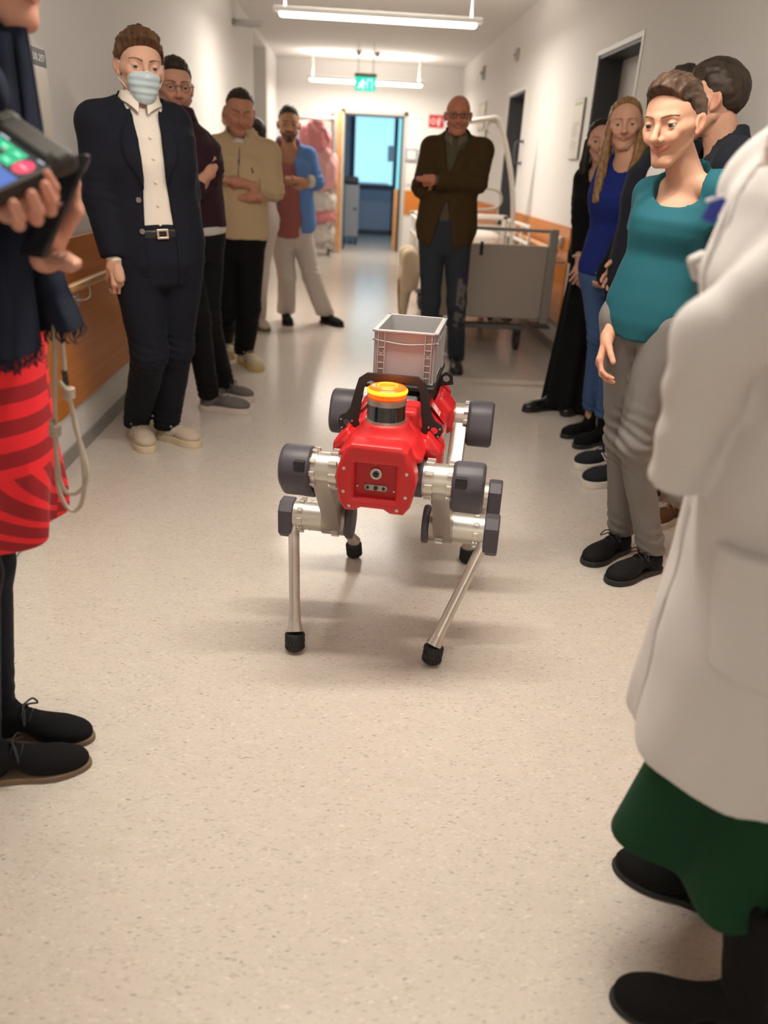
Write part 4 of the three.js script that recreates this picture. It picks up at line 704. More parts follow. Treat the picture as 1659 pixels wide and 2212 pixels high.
// shoe from heel to toe on the floor
function shoe(P, base, heel, toe, o = {}) {
  const dir = toe.clone().sub(heel), len = Math.min(Math.max(dir.length(), o.minLen ?? 0.25), o.maxLen ?? 0.315), k = len / 0.29, yaw = Math.atan2(dir.x, dir.z), sh = o.sole ?? 0.025, tall = o.tall ?? 0.1, lift = o.lift ?? 0;
  const M = new THREE.Matrix4().makeRotationY(yaw).setPosition(heel.x - base.x, (heel.y || 0) - base.y + lift, heel.z - base.z), wd = o.wide ?? 1, pt = o.pointy ?? 0;
  const out = [[-0.0, 0.0], [0.024, 0.006], [0.034, 0.03], [0.034, 0.09], [0.036, 0.14], [0.045, 0.19], [0.046 - pt * 0.004, 0.225], [0.038 - pt * 0.01, 0.26], [0.022 - pt * 0.008, 0.282], [0, 0.29]];
  const spl = new THREE.SplineCurve([...out.map(([x, z]) => new THREE.Vector2(x * wd * k, z * k)), ...out.slice(1, -1).reverse().map(([x, z]) => new THREE.Vector2(-x * wd * k, z * k)), new THREE.Vector2(0, 0)]);
  const shp = new THREE.Shape(spl.getPoints(60)); const sg = new THREE.ExtrudeGeometry(shp, { depth: sh - 0.008, bevelEnabled: true, bevelSize: 0.004, bevelThickness: 0.004, bevelSegments: 2 });
  sg.rotateX(Math.PI / 2); sg.scale(1, 1, 1); sg.translate(0, sh - 0.004, 0); // shape y becomes +z
  const up = part(P, 'shoe', sdfMesh(shoeUpper(k, wd, sh, tall, pt, o), [-0.07 * k, sh * 0.6, -0.03], [0.07 * k, tall + 0.08, len + 0.02], o.cell ?? 0.006, o.paint).applyMatrix4(M), o.mat);
  part(up, 'sole', sg.applyMatrix4(M), o.soleMat);
  if (o.laces) { const L = []; const zz = (i) => (0.115 + i * 0.021) * k, yy = (i) => sh + (0.082 - i * 0.0125) * k; for (let i = 0; i < 4; i++) { L.push(tube([[-0.024 * k, yy(i) - 0.013, zz(i)], [0, yy(i) + 0.004, zz(i) + 0.004], [0.024 * k, yy(i) - 0.013, zz(i)]], 0.0026, 8, 5)); } L.push(tube([[0, yy(0) + 0.006, zz(0)], [0.03, yy(0) + 0.004, zz(0) + 0.01], [0.045, yy(0) - 0.02, zz(0) + 0.015], [0.02, yy(0) - 0.004, zz(0) + 0.012], [0, yy(0) + 0.006, zz(0)]], 0.0024, 24, 5), tube([[0, yy(0) + 0.006, zz(0)], [-0.03, yy(0) + 0.004, zz(0) + 0.012], [-0.046, yy(0) - 0.022, zz(0) + 0.02], [-0.02, yy(0) - 0.004, zz(0) + 0.012], [0, yy(0) + 0.006, zz(0)]], 0.0024, 24, 5)); part(up, 'laces', merge(L).applyMatrix4(M), o.laceMat ?? o.mat); }
  if (o.stripes) for (const s of [-1, 1]) for (let i = 0; i < 3; i++) { const g = rbox(0.004, 0.05 * k, 0.008 * k, 0.0015, 1); g.rotateX(0.5); g.rotateZ(s * 0.35); g.translate(s * 0.0335 * wd * k, sh + 0.03 * k, (0.105 + i * 0.019) * k); part(up, 'stripe', g.applyMatrix4(M), o.stripes); }
  if (o.toecap) part(up, 'toe_cap', sdfMesh(((f) => (x, y, z) => Math.max(f(x, y, z) - 0.0015, 0.262 * k - z, y - 0.035))(shoeUpper(k, wd, sh, tall, pt, o)), [-0.07 * k, 0.0, 0.2 * k], [0.07 * k, 0.06, len + 0.02], 0.004).applyMatrix4(M), o.toecap);
  return up;
}
function shoeUpper(k, wd, sh, tall, pt, o) {
  const f = unionS([ell(0, 0.04 * k, 0.052 * k, 0.034 * k, 0.05 * k, 0.05 * k), ell(0, sh + 0.014 * k, 0.2 * k, (0.044 - pt * 0.003) * k, 0.034 * k, 0.072 * k), ell(0, sh + 0.01 * k, 0.242 * k, (0.037 - pt * 0.008) * k, 0.024 * k, 0.046 * k), cone(V(0, 0.072 * k, 0.085 * k), V(0, sh + 0.02 * k, 0.2 * k), 0.031 * k, 0.028 * k), cone(V(0, 0.05 * k, 0.05 * k), V(0, tall, 0.055 * k), 0.034 * k, (o.shaftR ?? 0.036) * k)], 0.028);
  const hole = cone(V(0, tall - 0.02, 0.055 * k), V(0, tall + 0.1, 0.05 * k), 0.028, 0.034);
  return (x, y, z) => { let d = f(x / wd, y, z); d = smax(d, y - tall, 0.012); d = smax(d, -hole(x, y, z), 0.008); return Math.max(d, sh * 0.7 - y); };
}

const elbowFold = (c, r, A) => (x, y, z) => { const d = Math.hypot(x - c.x, y - c.y, z - c.z); return d > r * 2 ? 0 : A * Math.exp(-d * d / (r * r)) * Math.sin((x - c.x) * 40 + (y - c.y) * 150 + (z - c.z) * 40 + noise(x * 12, y * 12, z * 12) * 3); };

function person(S) {
  const z0 = S.z, J = (a) => a.isVector3 ? a : a.length === 4 ? V(a[0], a[1], a[2]) : atZ(a[0], a[1], z0 + (a[2] ?? 0));
  const sc = S.scale ?? 1, prof = S.prof ?? (S.female ? FEMALE : MALE);
  const neck = J(S.neck), hipC = J(S.hip), sh = S.sh.map(J), el = S.el.map(J), wr = S.wr.map(J), kn = S.kn ? S.kn.map(J) : null;
  const heels = S.feet ? S.feet.map((f) => ground(...f[0])) : [], toes = S.feet ? S.feet.map((f) => ground(...f[1])) : [];
  const an = S.an ? S.an.map(J) : heels.map((h, i) => { const d = toes[i].clone().sub(h).normalize(); return h.clone().addScaledVector(d, 0.055).setY(0.085); });
  const base = S.base ? V(...S.base) : heels.length ? heels[0].clone().add(heels[1]).multiplyScalar(0.5).setY(0) : V(hipC.x, 0, hipC.z);
  const t = thing('person', S.label, 'person', [base.x, 0, base.z]); if (S.group) t.userData.group = S.group;
  const put = (parent, name, geo, mat) => part(parent, name, geo.translate(-base.x, 0, -base.z), mat);
  // facing: angle of the chest and of the hips, 0 towards the viewer, positive to image right
  const cy = (S.chest ?? 0) * Math.PI / 180, hy = (S.hipYaw ?? S.chest ?? 0) * Math.PI / 180;
  const shR = V(Math.cos(cy), 0, -Math.sin(cy)), hipR = V(Math.cos(hy), 0, -Math.sin(hy));
  const hw = (S.hipW ?? 0.085) * sc, hips = S.hips ? S.hips.map(J) : [hipC.clone().addScaledVector(hipR, -hw).add(V(0, -0.03, 0)), hipC.clone().addScaledVector(hipR, hw).add(V(0, -0.03, 0))];
  const TF = torsoField(hipC, neck, hipR, shR, prof, sc * (S.stout ?? 1));
  const hd = S.head, hc = J(hd.at), hs = hd.size, HM = new THREE.Matrix4().compose(hc, new THREE.Quaternion().setFromEuler(new THREE.Euler((hd.pitch ?? 0) * Math.PI / 180, (hd.yaw ?? 0) * Math.PI / 180, (hd.roll ?? 0) * Math.PI / 180, 'YXZ')), V(hs, hs, hs));
  const nk = V(0, -0.2, -0.1).applyMatrix4(HM), nkLow = neck.clone().add(V(0, 0.0, 0));
  const rA = (S.armR ?? 1) * sc, rL = (S.legR ?? 1) * sc;
  const arms = (e, f0 = 0, f1 = 2, k = 0.02, i0 = 0, i1 = 2) => { const out = []; for (let i = i0; i < i1; i++) { // f: 0 shoulder, 1 elbow, 2 wrist
    const lim = f1; const q = [cone(sh[i].clone().lerp(neck, 0.42), sh[i], 0.05 * rA + e * 0.8, 0.056 * rA + e), cone(sh[i], lim < 1 ? sh[i].clone().lerp(el[i], lim) : el[i], 0.055 * rA + e, lerp(0.055, 0.041, Math.min(lim, 1)) * rA + e)];
    if (lim > 1) q.push(cone(el[i], el[i].clone().lerp(wr[i], lim - 1), 0.041 * rA + e, lerp(0.041, 0.03, lim - 1) * rA + e * (S.cuffFlare ?? 1)));
    const U = unionS(q, k); const a = lim < 1 ? sh[i] : el[i], b = lim < 1 ? el[i] : wr[i], n = b.clone().sub(a).normalize(), end = a.clone().lerp(b, lim < 1 ? lim : lim - 1), dd = n.dot(end);
    const own = (x, y, z) => (n.x * x + n.y * y + n.z * z) - dd;
    out.push(lim >= 2.2 ? U : (x, y, z) => { const d = U(x, y, z), c = own(x, y, z); return c > -0.06 && Math.hypot(x - end.x, y - end.y, z - end.z) < 0.14 ? smax(d, c, 0.008) : d; });
  } return out; };
  const legs = (e, hemR, list = [0, 1]) => list.map((i) => unionS([cone(hips[i], kn[i], 0.082 * rL + e, 0.053 * rL + e), cone(kn[i], an[i], 0.053 * rL + e, hemR ?? 0.036 * rL + e)], 0.03));
  const bound = (pts, m) => { const lo = [9, 9, 9], hi = [-9, -9, -9]; for (const p of pts) { lo[0] = Math.min(lo[0], p.x - m); hi[0] = Math.max(hi[0], p.x + m); lo[1] = Math.min(lo[1], p.y - m); hi[1] = Math.max(hi[1], p.y + m); lo[2] = Math.min(lo[2], p.z - m); hi[2] = Math.max(hi[2], p.z + m); } lo[1] = Math.max(lo[1], 0.002); return [lo, hi]; };
  // body: one continuous skin
  const skin = hd.skin, far = z0 < -4.6, cell = S.cell ?? (far ? 0.02 : 0.016);
  const neckR = (S.neckR ?? 0.056) * sc, neckF = cone(nkLow, nk, neckR * 1.06, neckR * 0.98);
  const bodyParts = [(x, y, z) => TF(x, y, z) + 0.012, ...arms(-0.008, 0, S.armLen ?? 2.3), ...(kn ? legs(-0.012) : []), neckF], BF = unionS(bodyParts, 0.03);
  let [lo, hi] = bound([hipC, neck, nk, ...sh, ...el, ...wr, ...(kn ?? []), ...an, ...hips], 0.16);
  const geos = [sdfMesh(BF, lo, hi, cell, () => skin)];
  const neckStub = cone(V(0, -0.12, -0.09), V(0, -0.36, -0.12), neckR / hs * 0.92, neckR / hs * 0.78);
  const HFo = headField(hd), hg = sdfMesh((x, y, z) => smin(HFo.f(x, y, z), neckStub(x, y, z), 0.06), [-0.46, -0.58, -0.52], [0.46, 0.55, 0.56], S.headCell ?? (far ? 0.0195 : 0.0145), headColor(hd, HFo.lips)); hg.applyMatrix4(HM); hg.computeVertexNormals(); geos.push(hg);
  (S.hands ?? []).forEach((h, i) => { if (!h) return; const w = J(h.wrist ?? S.wr[i]); const hf = handField(w, h.dirTo ? J(h.dirTo).sub(w) : V(...h.dir), V(...h.nrm), h.side, h), fore = cone(el[i], w, 0.034 * rA, 0.024 * rA); geos.push(sdfMesh((x, y, z) => smin(hf.f(x, y, z), fore(x, y, z), 0.02), hf.lo, hf.hi, S.handCell ?? (far ? 0.0046 : 0.0034), (x, y, z) => mix3(skin, [skin[0], skin[1] * 0.72, skin[2] * 0.7], 0.22 + 0.2 * noise(x * 60, y * 60, z * 60)))); });
  put(t, 'body', mergeGeometries(geos), skinMat);
  // eyes and brows
  for (const [x, y, z, r] of HFo.eyes) if (!hd.noEyes) {
    const g = new THREE.SphereGeometry(r, 20, 16); g.rotateX(Math.PI / 2); const p = g.attributes.position, C = new Float32Array(p.count * 3), gy = hd.gaze ?? [0, 0], gl = Math.hypot(gy[0], gy[1], 1);
    for (let i = 0; i < p.count; i++) { const c = (p.getX(i) * gy[0] + p.getY(i) * gy[1] + p.getZ(i)) / r / gl; const col = c > 0.95 ? [0.012, 0.01, 0.01] : c > 0.78 ? (hd.iris ?? [0.06, 0.045, 0.03]) : [0.5, 0.46, 0.43]; C.set(col, i * 3); }
    g.setAttribute('color', new THREE.BufferAttribute(C, 3)); put(t, 'eye', g.translate(x, y, z).applyMatrix4(HM), mt(0xffffff, 0.15, 0, { vertexColors: true }));
  }
  if (hd.brow) for (const s of [-1, 1]) { const bb = hd.browLift ?? 0, th = S.female ? 0.0085 : 0.012; // arched band of hair lying on the brow ridge
    const B = sdfMesh((x, y, z) => { const u = (Math.abs(x) - 0.05) / 0.18, yc = 0.094 + bb + 0.03 * Math.sin(clamp(u, 0, 1) * 2.3) - 0.012 * u, w = th * (1.15 - 0.6 * clamp(u)); return Math.max(Math.abs(HFo.f(x, y, z)) - 0.009, Math.abs(y - yc) - w - 0.004 * noise(x * 60, y * 60, 3), 0.045 - Math.abs(x), Math.abs(x) - 0.235, x * s < 0 ? 1 : -1); }, s < 0 ? [-0.26, 0.05, 0.15] : [0.03, 0.05, 0.15], s < 0 ? [-0.03, 0.17, 0.42] : [0.26, 0.17, 0.42], 0.0085);
    put(t, 'eyebrow', B.applyMatrix4(HM), mt(lin(...mix3(hd.brow, hd.skin, 0.25)), 0.8)); }
  if (hd.hair) { const HF = typeof hd.hair === 'function' ? hd.hair : hairField(hd.hair); const bb = hd.hairBox ?? [[-0.5, -0.55, -0.62], [0.5, 0.72, 0.62]]; put(t, 'hair', sdfMesh(HF, bb[0], bb[1], hd.hairCell ?? (far ? 0.022 : 0.016), hairColor(...hd.hairTone)).applyMatrix4(HM), hairMat(hd.hairRough)); }
  const ctx = { HFo, t, put, base, J, HM, TF, TL, sh, el, wr, hips, kn, an, heels, toes, neck, hipC, neckF, nk, arms, legs, bound, hs, shR, hipR, S, sc };
  // garments
  for (const G of S.wear ?? []) {
    if (['trousers', 'jeans', 'tights'].includes(G.name)) G.kind = 'trousers';
    const A = G.fold ?? 0.004, fr = G.freq ?? 11; let f, pts;
    const folds = G.kind === 'trousers' ? (kn ?? []).flatMap((k, i) => [elbowFold(k, 0.1, A * 1.1), elbowFold(an[i].clone().add(V(0, 0.06, 0)), 0.09, A * 1.5)]) : (G.sleeve ?? 2) > 1 ? el.map((e) => elbowFold(e, 0.09, A * 1.2)) : [];
    const disp = (x, y, z) => { let d = A * (noise(x * fr, y * fr * 0.45 + 7, z * fr) + 0.5 * noise(x * fr * 2.3, y * fr * 1.1, z * fr * 2.3)); for (const q of folds) d += q(x, y, z); return d; };
    if (G.kind === 'trousers') {
      const L = legs(G.ease ?? 0.012, G.hemR), top = G.top ?? 0.3, hem = G.hemY ?? 0.045;
      f = (x, y, z) => { let d = TF(x, y, z) - (G.ease ?? 0.012); const tt = TL.t; d = smax(d, (tt - top) * 0.5, 0.01); let l = Math.min(L[0](x, y, z), L[1](x, y, z)); d = smin(d, l, 0.035); return smax(d - disp(x, y, z), hem - y, 0.01); };
      pts = [hipC, ...hips, ...kn, ...an, hipC.clone().lerp(neck, 0.4)];
    } else { // top
      const e = G.ease ?? 0.014, AR = G.sleeveless ? [] : arms(G.armEase ?? e, 0, G.sleeve ?? 1.93), hemT = G.hemT ?? -0.1, nr = G.neck ?? 0.02, nb = G.neckDrop ?? 0;
      const ncut = cone(nkLow.clone().add(V(0, -0.02 - nb, 0)).addScaledVector(V(-Math.sin(-cy), 0, Math.cos(cy)), nb * 0.7 + 0.02), nk.clone().add(V(0, 0.14, 0)), neckR + nr, neckR + nr + (G.neckFlare ?? 0.02));
      f = (x, y, z) => {
        let d = TF(x, y, z); const tt = TL.t, tx = TL.x, tz = TL.z, ee = G.shape ? e + G.shape(tt, tx, tz) : e; d -= ee;
        const hemCut = G.hemCurve ? G.hemCurve(tt, tx, tz) : (hemT - tt) * 0.5;
        let core = d; if (G.open) { const w = G.open(tt); if (tz > -0.03) core = smax(core, (w - Math.abs(tx - (G.openX ?? 0))) , 0.006); }
        core = smax(core, hemCut, 0.008);
        let a = 9; for (const q of AR) a = Math.min(a, q(x, y, z));
        d = smin(core, a, G.k ?? 0.03) - disp(x, y, z);
        return smax(d, -ncut(x, y, z), 0.008);
      };
      pts = [hipC, hipC.clone().addScaledVector(neck.clone().sub(hipC), Math.min(hemT, 0) - 0.05), neck, ...sh, ...el, ...wr];
    }
    const [l2, h2] = bound(pts, (G.margin ?? 0.2)); put(t, G.name, sdfMesh(f, l2, h2, G.cell ?? (far ? 0.0115 : 0.009), G.paint), G.mat);
  }
  if (S.shoes) heels.forEach((h, i) => shoe(t, base, h, toes[i], { ...S.shoes, ...(S.shoeFix?.[i] ?? {}) }));
  if (S.extra) S.extra(ctx);
  return t;
}

// ---------- clothing details shared by several people ----------
function collarGeo(c, up, yaw, r, h, gap, o = {}) { // folded shirt collar round the neck, open at the front
  const q = new THREE.Quaternion().setFromUnitVectors(V(0, 1, 0), up.clone().normalize()), prof = o.stand ? [[r, 0], [r + 0.001, h], [r + 0.005, h + 0.001], [r + 0.004, 0]] : [[r, -0.005], [r + 0.001, h], [r + 0.007, h + 0.003], [r + 0.019, h * 0.28], [r + 0.017, h * 0.25], [r + 0.006, h - 0.003], [r + 0.004, -0.005]];
  const n = 40, m = prof.length, pos = [], idx = [];
  for (let i = 0; i <= n; i++) { const u = i / n, a = gap + (2 * Math.PI - 2 * gap) * u, tip = Math.pow(Math.abs(u * 2 - 1), 6); for (let j = 0; j < m; j++) { let [rad, y] = prof[j]; if (!o.stand && (j === 3 || j === 4)) { y -= tip * h * 0.55; rad += tip * 0.006; } const drop = tip * (o.drop ?? 0.01); const v = V(Math.sin(a + yaw) * rad, y - drop, Math.cos(a + yaw) * rad).applyQuaternion(q).add(c); pos.push(v.x, v.y, v.z); } }
  for (let i = 0; i < n; i++) for (let j = 0; j < m; j++) { const a = i * m + j, b = i * m + (j + 1) % m, c2 = a + m, d = b + m; idx.push(a, b, c2, b, d, c2); }
  for (const e of [0, n]) for (let j = 1; j + 1 < m; j++) idx.push(e * m, e * m + j, e * m + j + 1);
  const g = new THREE.BufferGeometry(); g.setAttribute('position', new THREE.BufferAttribute(new Float32Array(pos), 3)); g.setIndex(idx); const f = g.toNonIndexed(); f.computeVertexNormals(); f.setAttribute('uv', new THREE.BufferAttribute(new Float32Array(f.attributes.position.count * 2), 2)); return f;
}
function glasses(c, mat, o = {}) { // in head units
  const w = o.w ?? 0.085, h = o.h ?? 0.075, g = [], pane = [];
  for (const s of [-1, 1]) { const pts = []; for (let i = 0; i < 20; i++) { const a = i / 20 * 2 * Math.PI, e = o.square ? 0.6 : 1; pts.push(V(s * 0.148 + Math.sign(Math.cos(a)) * Math.pow(Math.abs(Math.cos(a)), e) * w, 0.0 + Math.sign(Math.sin(a)) * Math.pow(Math.abs(Math.sin(a)), e) * h, 0.392 - Math.abs(s * 0.148 + Math.cos(a) * w) * 0.18)); } g.push(tube(pts, o.r ?? 0.0075, 40, 6, true)); g.push(tube([[s * 0.232, 0.03, 0.35], [s * 0.345, 0.035, 0.24], [s * 0.362, 0.03, 0.0], [s * 0.35, 0.0, -0.06]], 0.007, 16, 5)); }
  g.push(tube([[-0.065, 0.02, 0.385], [0, 0.04, 0.405], [0.065, 0.02, 0.385]], o.r ?? 0.0075, 10, 6));
  const geo = merge(g).applyMatrix4(c.HM); c.put(c.t, 'glasses', geo, mat);
}
const onTorso = (c, t, x, e = 0.02) => { // point on the front of the chest in world space
  const o = c.hipC.clone().lerp(c.neck, t), r = c.hipR.clone().lerp(c.shR, clamp(t)).normalize(), u = c.neck.clone().sub(c.hipC).normalize(); r.addScaledVector(u, -r.dot(u)).normalize(); const f = V().crossVectors(r, u);
  const p = o.clone().addScaledVector(r, x); let lo = 0, hi = 0.3; for (let i = 0; i < 24; i++) { const m = (lo + hi) / 2, q = p.clone().addScaledVector(f, m); if (c.TF(q.x, q.y, q.z) - e < 0) lo = m; else hi = m; }
  return { p: p.addScaledVector(f, lo), f, r, u };
};
const sneakerMat = (c) => cloth(c, 0.8);
const TAN = [0.50, 0.27, 0.18], PINK = [0.56, 0.30, 0.21], FAIR = [0.60, 0.36, 0.26];

// man in the navy suit with a surgical mask
person({
  label: 'man in navy suit and blue surgical mask resting one hand on the handrail', z: -3.5, chest: 24, hipYaw: 22, scale: 1.04,
  head: { at: [303, 146, 0.02], size: 0.25, yaw: 27, pitch: 5, roll: -2, skin: FAIR, brow: [0.10, 0.05, 0.025], jaw: 1.0, iris: [0.10, 0.09, 0.07], lid: 0.3, hair: { thick: 0.04, sideThick: 0.03, top: 0.015, off: -0.03, slope: 0.95, quiff: 0.06, fwd: 0.07, peak: 0.02, rough: 1.8, taper: 0.3 }, hairTone: [[0.045, 0.02, 0.009], [0.14, 0.068, 0.03]] },
  neck: [300, 234], hip: [338, 540], sh: [[212, 268, 0.1], [368, 272, -0.09]], el: [[216, 420, 0.1], [396, 415, -0.09]], wr: [[250, 562, 0.13], [407, 556, -0.08]],
  kn: [[322, 762, 0.02], [380, 748, -0.12]], feet: [[[293, 938], [338, 1001]], [[344, 944], [432, 966]]], armR: 1.12, legR: 1.08, neckR: 0.058,
  hands: [{ dirTo: [263, 612, 0.12], nrm: [-0.55, -0.1, -0.8], side: -1, curl: [0.55, 0.85, 0.5], thumb: [0.2, 0.2, 0.2], thumbIn: 0.9 }, { dirTo: [414, 604, -0.06], nrm: [-0.9, 0, -0.1], side: -1, curl: [0.5, 0.9, 0.6] }],
  wear: [
    { name: 'shirt', mat: cloth(lin(0.74, 0.67, 0.60), 0.8), ease: 0.012, armEase: 0.0, sleeve: 2.03, hemT: 0.1, neck: 0.003, neckFlare: 0.01, neckDrop: -0.045, fold: 0.0035, freq: 16 },
    { name: 'trousers', mat: cloth(lin(0.010, 0.0115, 0.019)), ease: 0.02, hemR: 0.066, hemY: 0.06, top: 0.2, fold: 0.0045 },
    { name: 'suit_jacket', mat: cloth(lin(0.0095, 0.011, 0.018)), ease: 0.032, armEase: 0.02, sleeve: 1.95, hemT: -0.27, neck: 0.022, neckFlare: 0.03, fold: 0.003, freq: 8, open: (t) => t > 0.52 ? lerp(0.044, 0.05, (t - 0.52) / 0.4) : lerp(0.058, 0.044, clamp((t - 0.1) / 0.42)), openX: 0.004, shape: (t, x, z) => z > 0 && t > 0.45 && Math.abs(x) < 0.052 + 0.055 * smooth(0.45, 0.72, t) * smooth(1.05, 0.75, t) ? 0.012 : 0 },
  ],
  shoes: { mat: cloth(lin(0.50, 0.42, 0.33), 0.85), soleMat: mt(lin(0.62, 0.52, 0.36), 0.6), sole: 0.034, tall: 0.095, laces: true, laceMat: mt(lin(0.62, 0.55, 0.46), 0.8), stripes: mt(lin(0.62, 0.6, 0.55), 0.5), toecap: mt(lin(0.03, 0.03, 0.03), 0.6), wide: 1.08 },
  extra(c) {
    const up = c.nk.clone().sub(c.neck), cy = 24 * Math.PI / 180; c.put(c.t, 'shirt_collar', collarGeo(c.neck.clone().addScaledVector(up, 0.08).add(V(0.004, 0, 0.008)), up, cy, 0.066, 0.044, 0.2, { drop: 0.02 }), cloth(lin(0.74, 0.67, 0.60), 0.8));
    const belt = onTorso(c, 0.1, 0.0, 0.02); c.put(c.t, 'belt', sdfMesh((x, y, z) => { const d = c.TF(x, y, z) - 0.025, tt = c.TL.t; return Math.max(d, Math.abs(tt - 0.135) * 0.5 - 0.017); }, [c.hipC.x - 0.3, c.hipC.y - 0.05, c.hipC.z - 0.25], [c.hipC.x + 0.3, c.hipC.y + 0.18, c.hipC.z + 0.25], 0.007), mt(lin(0.012, 0.012, 0.012), 0.4));
    const bk = onTorso(c, 0.135, 0.012, 0.029); const fr = new THREE.Shape([[-0.022, -0.018], [0.022, -0.018], [0.022, 0.018], [-0.022, 0.018]].map((p) => new THREE.Vector2(...p))); const bg = extrude(fr, 0.004, 0.001, [[[-0.016, -0.012], [-0.016, 0.012], [0.016, 0.012], [0.016, -0.012]]]); bg.applyMatrix4(new THREE.Matrix4().makeBasis(bk.r, bk.u, bk.f)).translate(bk.p.x, bk.p.y, bk.p.z); c.put(c.t, 'belt_buckle', bg, mt(lin(0.6, 0.55, 0.45), 0.3, 0.9));
    for (const tt of [0.2, 0.34, 0.5, 0.66, 0.8]) { const b = onTorso(c, tt, 0.008, 0.016); c.put(c.t, 'button', moved(new THREE.CylinderGeometry(0.005, 0.005, 0.003, 12), 0, 0, 0, Math.PI / 2).applyMatrix4(new THREE.Matrix4().makeBasis(b.r, b.u, b.f)).translate(b.p.x, b.p.y, b.p.z), mt(lin(0.75, 0.7, 0.6), 0.4)); }
    for (const tt of [0.16, 0.38]) { const b = onTorso(c, tt, -0.068, 0.034); c.put(c.t, 'button', moved(new THREE.CylinderGeometry(0.0105, 0.0105, 0.005, 18), 0, 0, 0, Math.PI / 2).applyMatrix4(new THREE.Matrix4().makeBasis(b.r, b.u, b.f)).translate(b.p.x, b.p.y, b.p.z), mt(lin(0.16, 0.14, 0.13), 0.35)); }
    // mask
    const mk = unionS([ell(0, -0.16, 0.2, 0.235, 0.25, 0.225), ell(0, -0.33, 0.21, 0.17, 0.19, 0.15), ell(0, -0.11, 0.36, 0.07, 0.1, 0.1)], 0.09);
    const M = c.put(c.t, 'surgical_mask', sdfMesh((x, y, z) => { const d = mk(x, y, z) - 0.012 + 0.006 * Math.sin(y * 62) * smooth(0.02, -0.05, y) * smooth(-0.45, -0.35, y); return smax(smax(d, y - (-0.075 + 0.035 * Math.exp(-x * x / 0.006)), 0.01), smax(0.11 - z + Math.max(0, -0.3 - y) * 0.9, -0.56 - y, 0.01), 0.01); }, [-0.34, -0.62, 0.02], [0.34, 0.06, 0.56], 0.013).applyMatrix4(c.HM), mt(lin(0.50, 0.61, 0.66), 0.8));
    for (const s of [-1, 1]) { const g = merge([tube([[s * 0.235, -0.06, 0.15], [s * 0.3, 0.0, 0.08], [s * 0.35, 0.09, -0.03]], 0.009, 10, 6), tube([[s * 0.2, -0.34, 0.13], [s * 0.3, -0.22, 0.03], [s * 0.36, -0.12, -0.06], [s * 0.385, 0, -0.11], [s * 0.36, 0.08, -0.06]], 0.009, 16, 6)]).applyMatrix4(c.HM); c.put(M, 'ear_loop', g, mt(lin(0.75, 0.72, 0.7), 0.7)); }
    c.put(M, 'top_band', tube([[-0.235, -0.08, 0.17], [-0.17, -0.078, 0.31], [-0.06, -0.06, 0.43], [0, -0.045, 0.47], [0.06, -0.06, 0.43], [0.17, -0.078, 0.31], [0.235, -0.08, 0.17]], 0.011, 30, 6).applyMatrix4(c.HM), mt(lin(0.68, 0.72, 0.75), 0.8));
  },
});

// man in burgundy shirt with glasses
person({
  label: 'man with thin round glasses in dark burgundy shirt with rolled sleeves, arms folded', z: -4.35, chest: 52, hipYaw: 52, scale: 1.02, stout: 1.06,
  head: { at: [378, 189], size: 0.243, yaw: 22, pitch: 4, skin: [0.54, 0.29, 0.20], brow: [0.02, 0.012, 0.008], jaw: 1.06, fat: 0.5, stubble: 0.3, iris: [0.04, 0.03, 0.02], smile: 0.05, hair: { thick: 0.03, top: 0.04, off: 0.03, slope: 1.0, fwd: 0.02, peak: 0.05 }, hairTone: [[0.012, 0.008, 0.006], [0.05, 0.035, 0.025]] },
  neck: [388, 266], hip: [415, 508], sh: [[362, 300, 0.13], [408, 292, -0.13]], el: [[412, 412, 0.17], [456, 362, -0.02]], wr: [[452, 372, 0.08], [428, 414, 0.13]],
  kn: [[424, 690, 0.12], [448, 690, -0.02]], feet: [[[433, 884], [541, 894]], [[470, 856], [541, 867]]], armR: 1.08, legR: 1.05,
  hands: [{ dirTo: [468, 352, 0.0], nrm: [-0.6, 0, -0.4], side: -1, curl: [0.5, 0.6, 0.4] }, { dirTo: [405, 428, 0.16], nrm: [-0.5, 0.3, -0.6], side: 1, curl: [0.5, 0.6, 0.4] }],
  wear: [
    { name: 'trousers', mat: cloth(lin(0.007, 0.007, 0.008)), ease: 0.016, hemR: 0.058, hemY: 0.07, top: 0.2 },
    { name: 'shirt', mat: cloth(lin(0.030, 0.011, 0.017)), ease: 0.024, armEase: 0.014, sleeve: 1.35, hemT: 0.06, neck: 0.005, neckDrop: -0.045, fold: 0.006 },
  ],
  shoes: { mat: cloth(lin(0.13, 0.115, 0.11)), soleMat: mt(lin(0.55, 0.47, 0.42), 0.6), sole: 0.036, tall: 0.09, laces: true, stripes: mt(lin(0.06, 0.055, 0.055), 0.6) },
  extra(c) { const up = c.nk.clone().sub(c.neck); c.put(c.t, 'shirt_collar', collarGeo(c.neck.clone().addScaledVector(up, 0.07), up, 0.9, 0.066, 0.036, 0.24), cloth(lin(0.022, 0.009, 0.013))); glasses(c, mt(lin(0.12, 0.08, 0.05), 0.3, 0.6), { w: 0.078, h: 0.07, r: 0.006 });
    c.put(c.t, 'belt', sdfMesh((x, y, z) => { const d = c.TF(x, y, z) - 0.022, tt = c.TL.t; return Math.max(d, Math.abs(tt - 0.04) * 0.5 - 0.02); }, [c.hipC.x - 0.3, c.hipC.y - 0.1, c.hipC.z - 0.25], [c.hipC.x + 0.3, c.hipC.y + 0.12, c.hipC.z + 0.25], 0.008), cloth(lin(0.5, 0.47, 0.43))); },
});

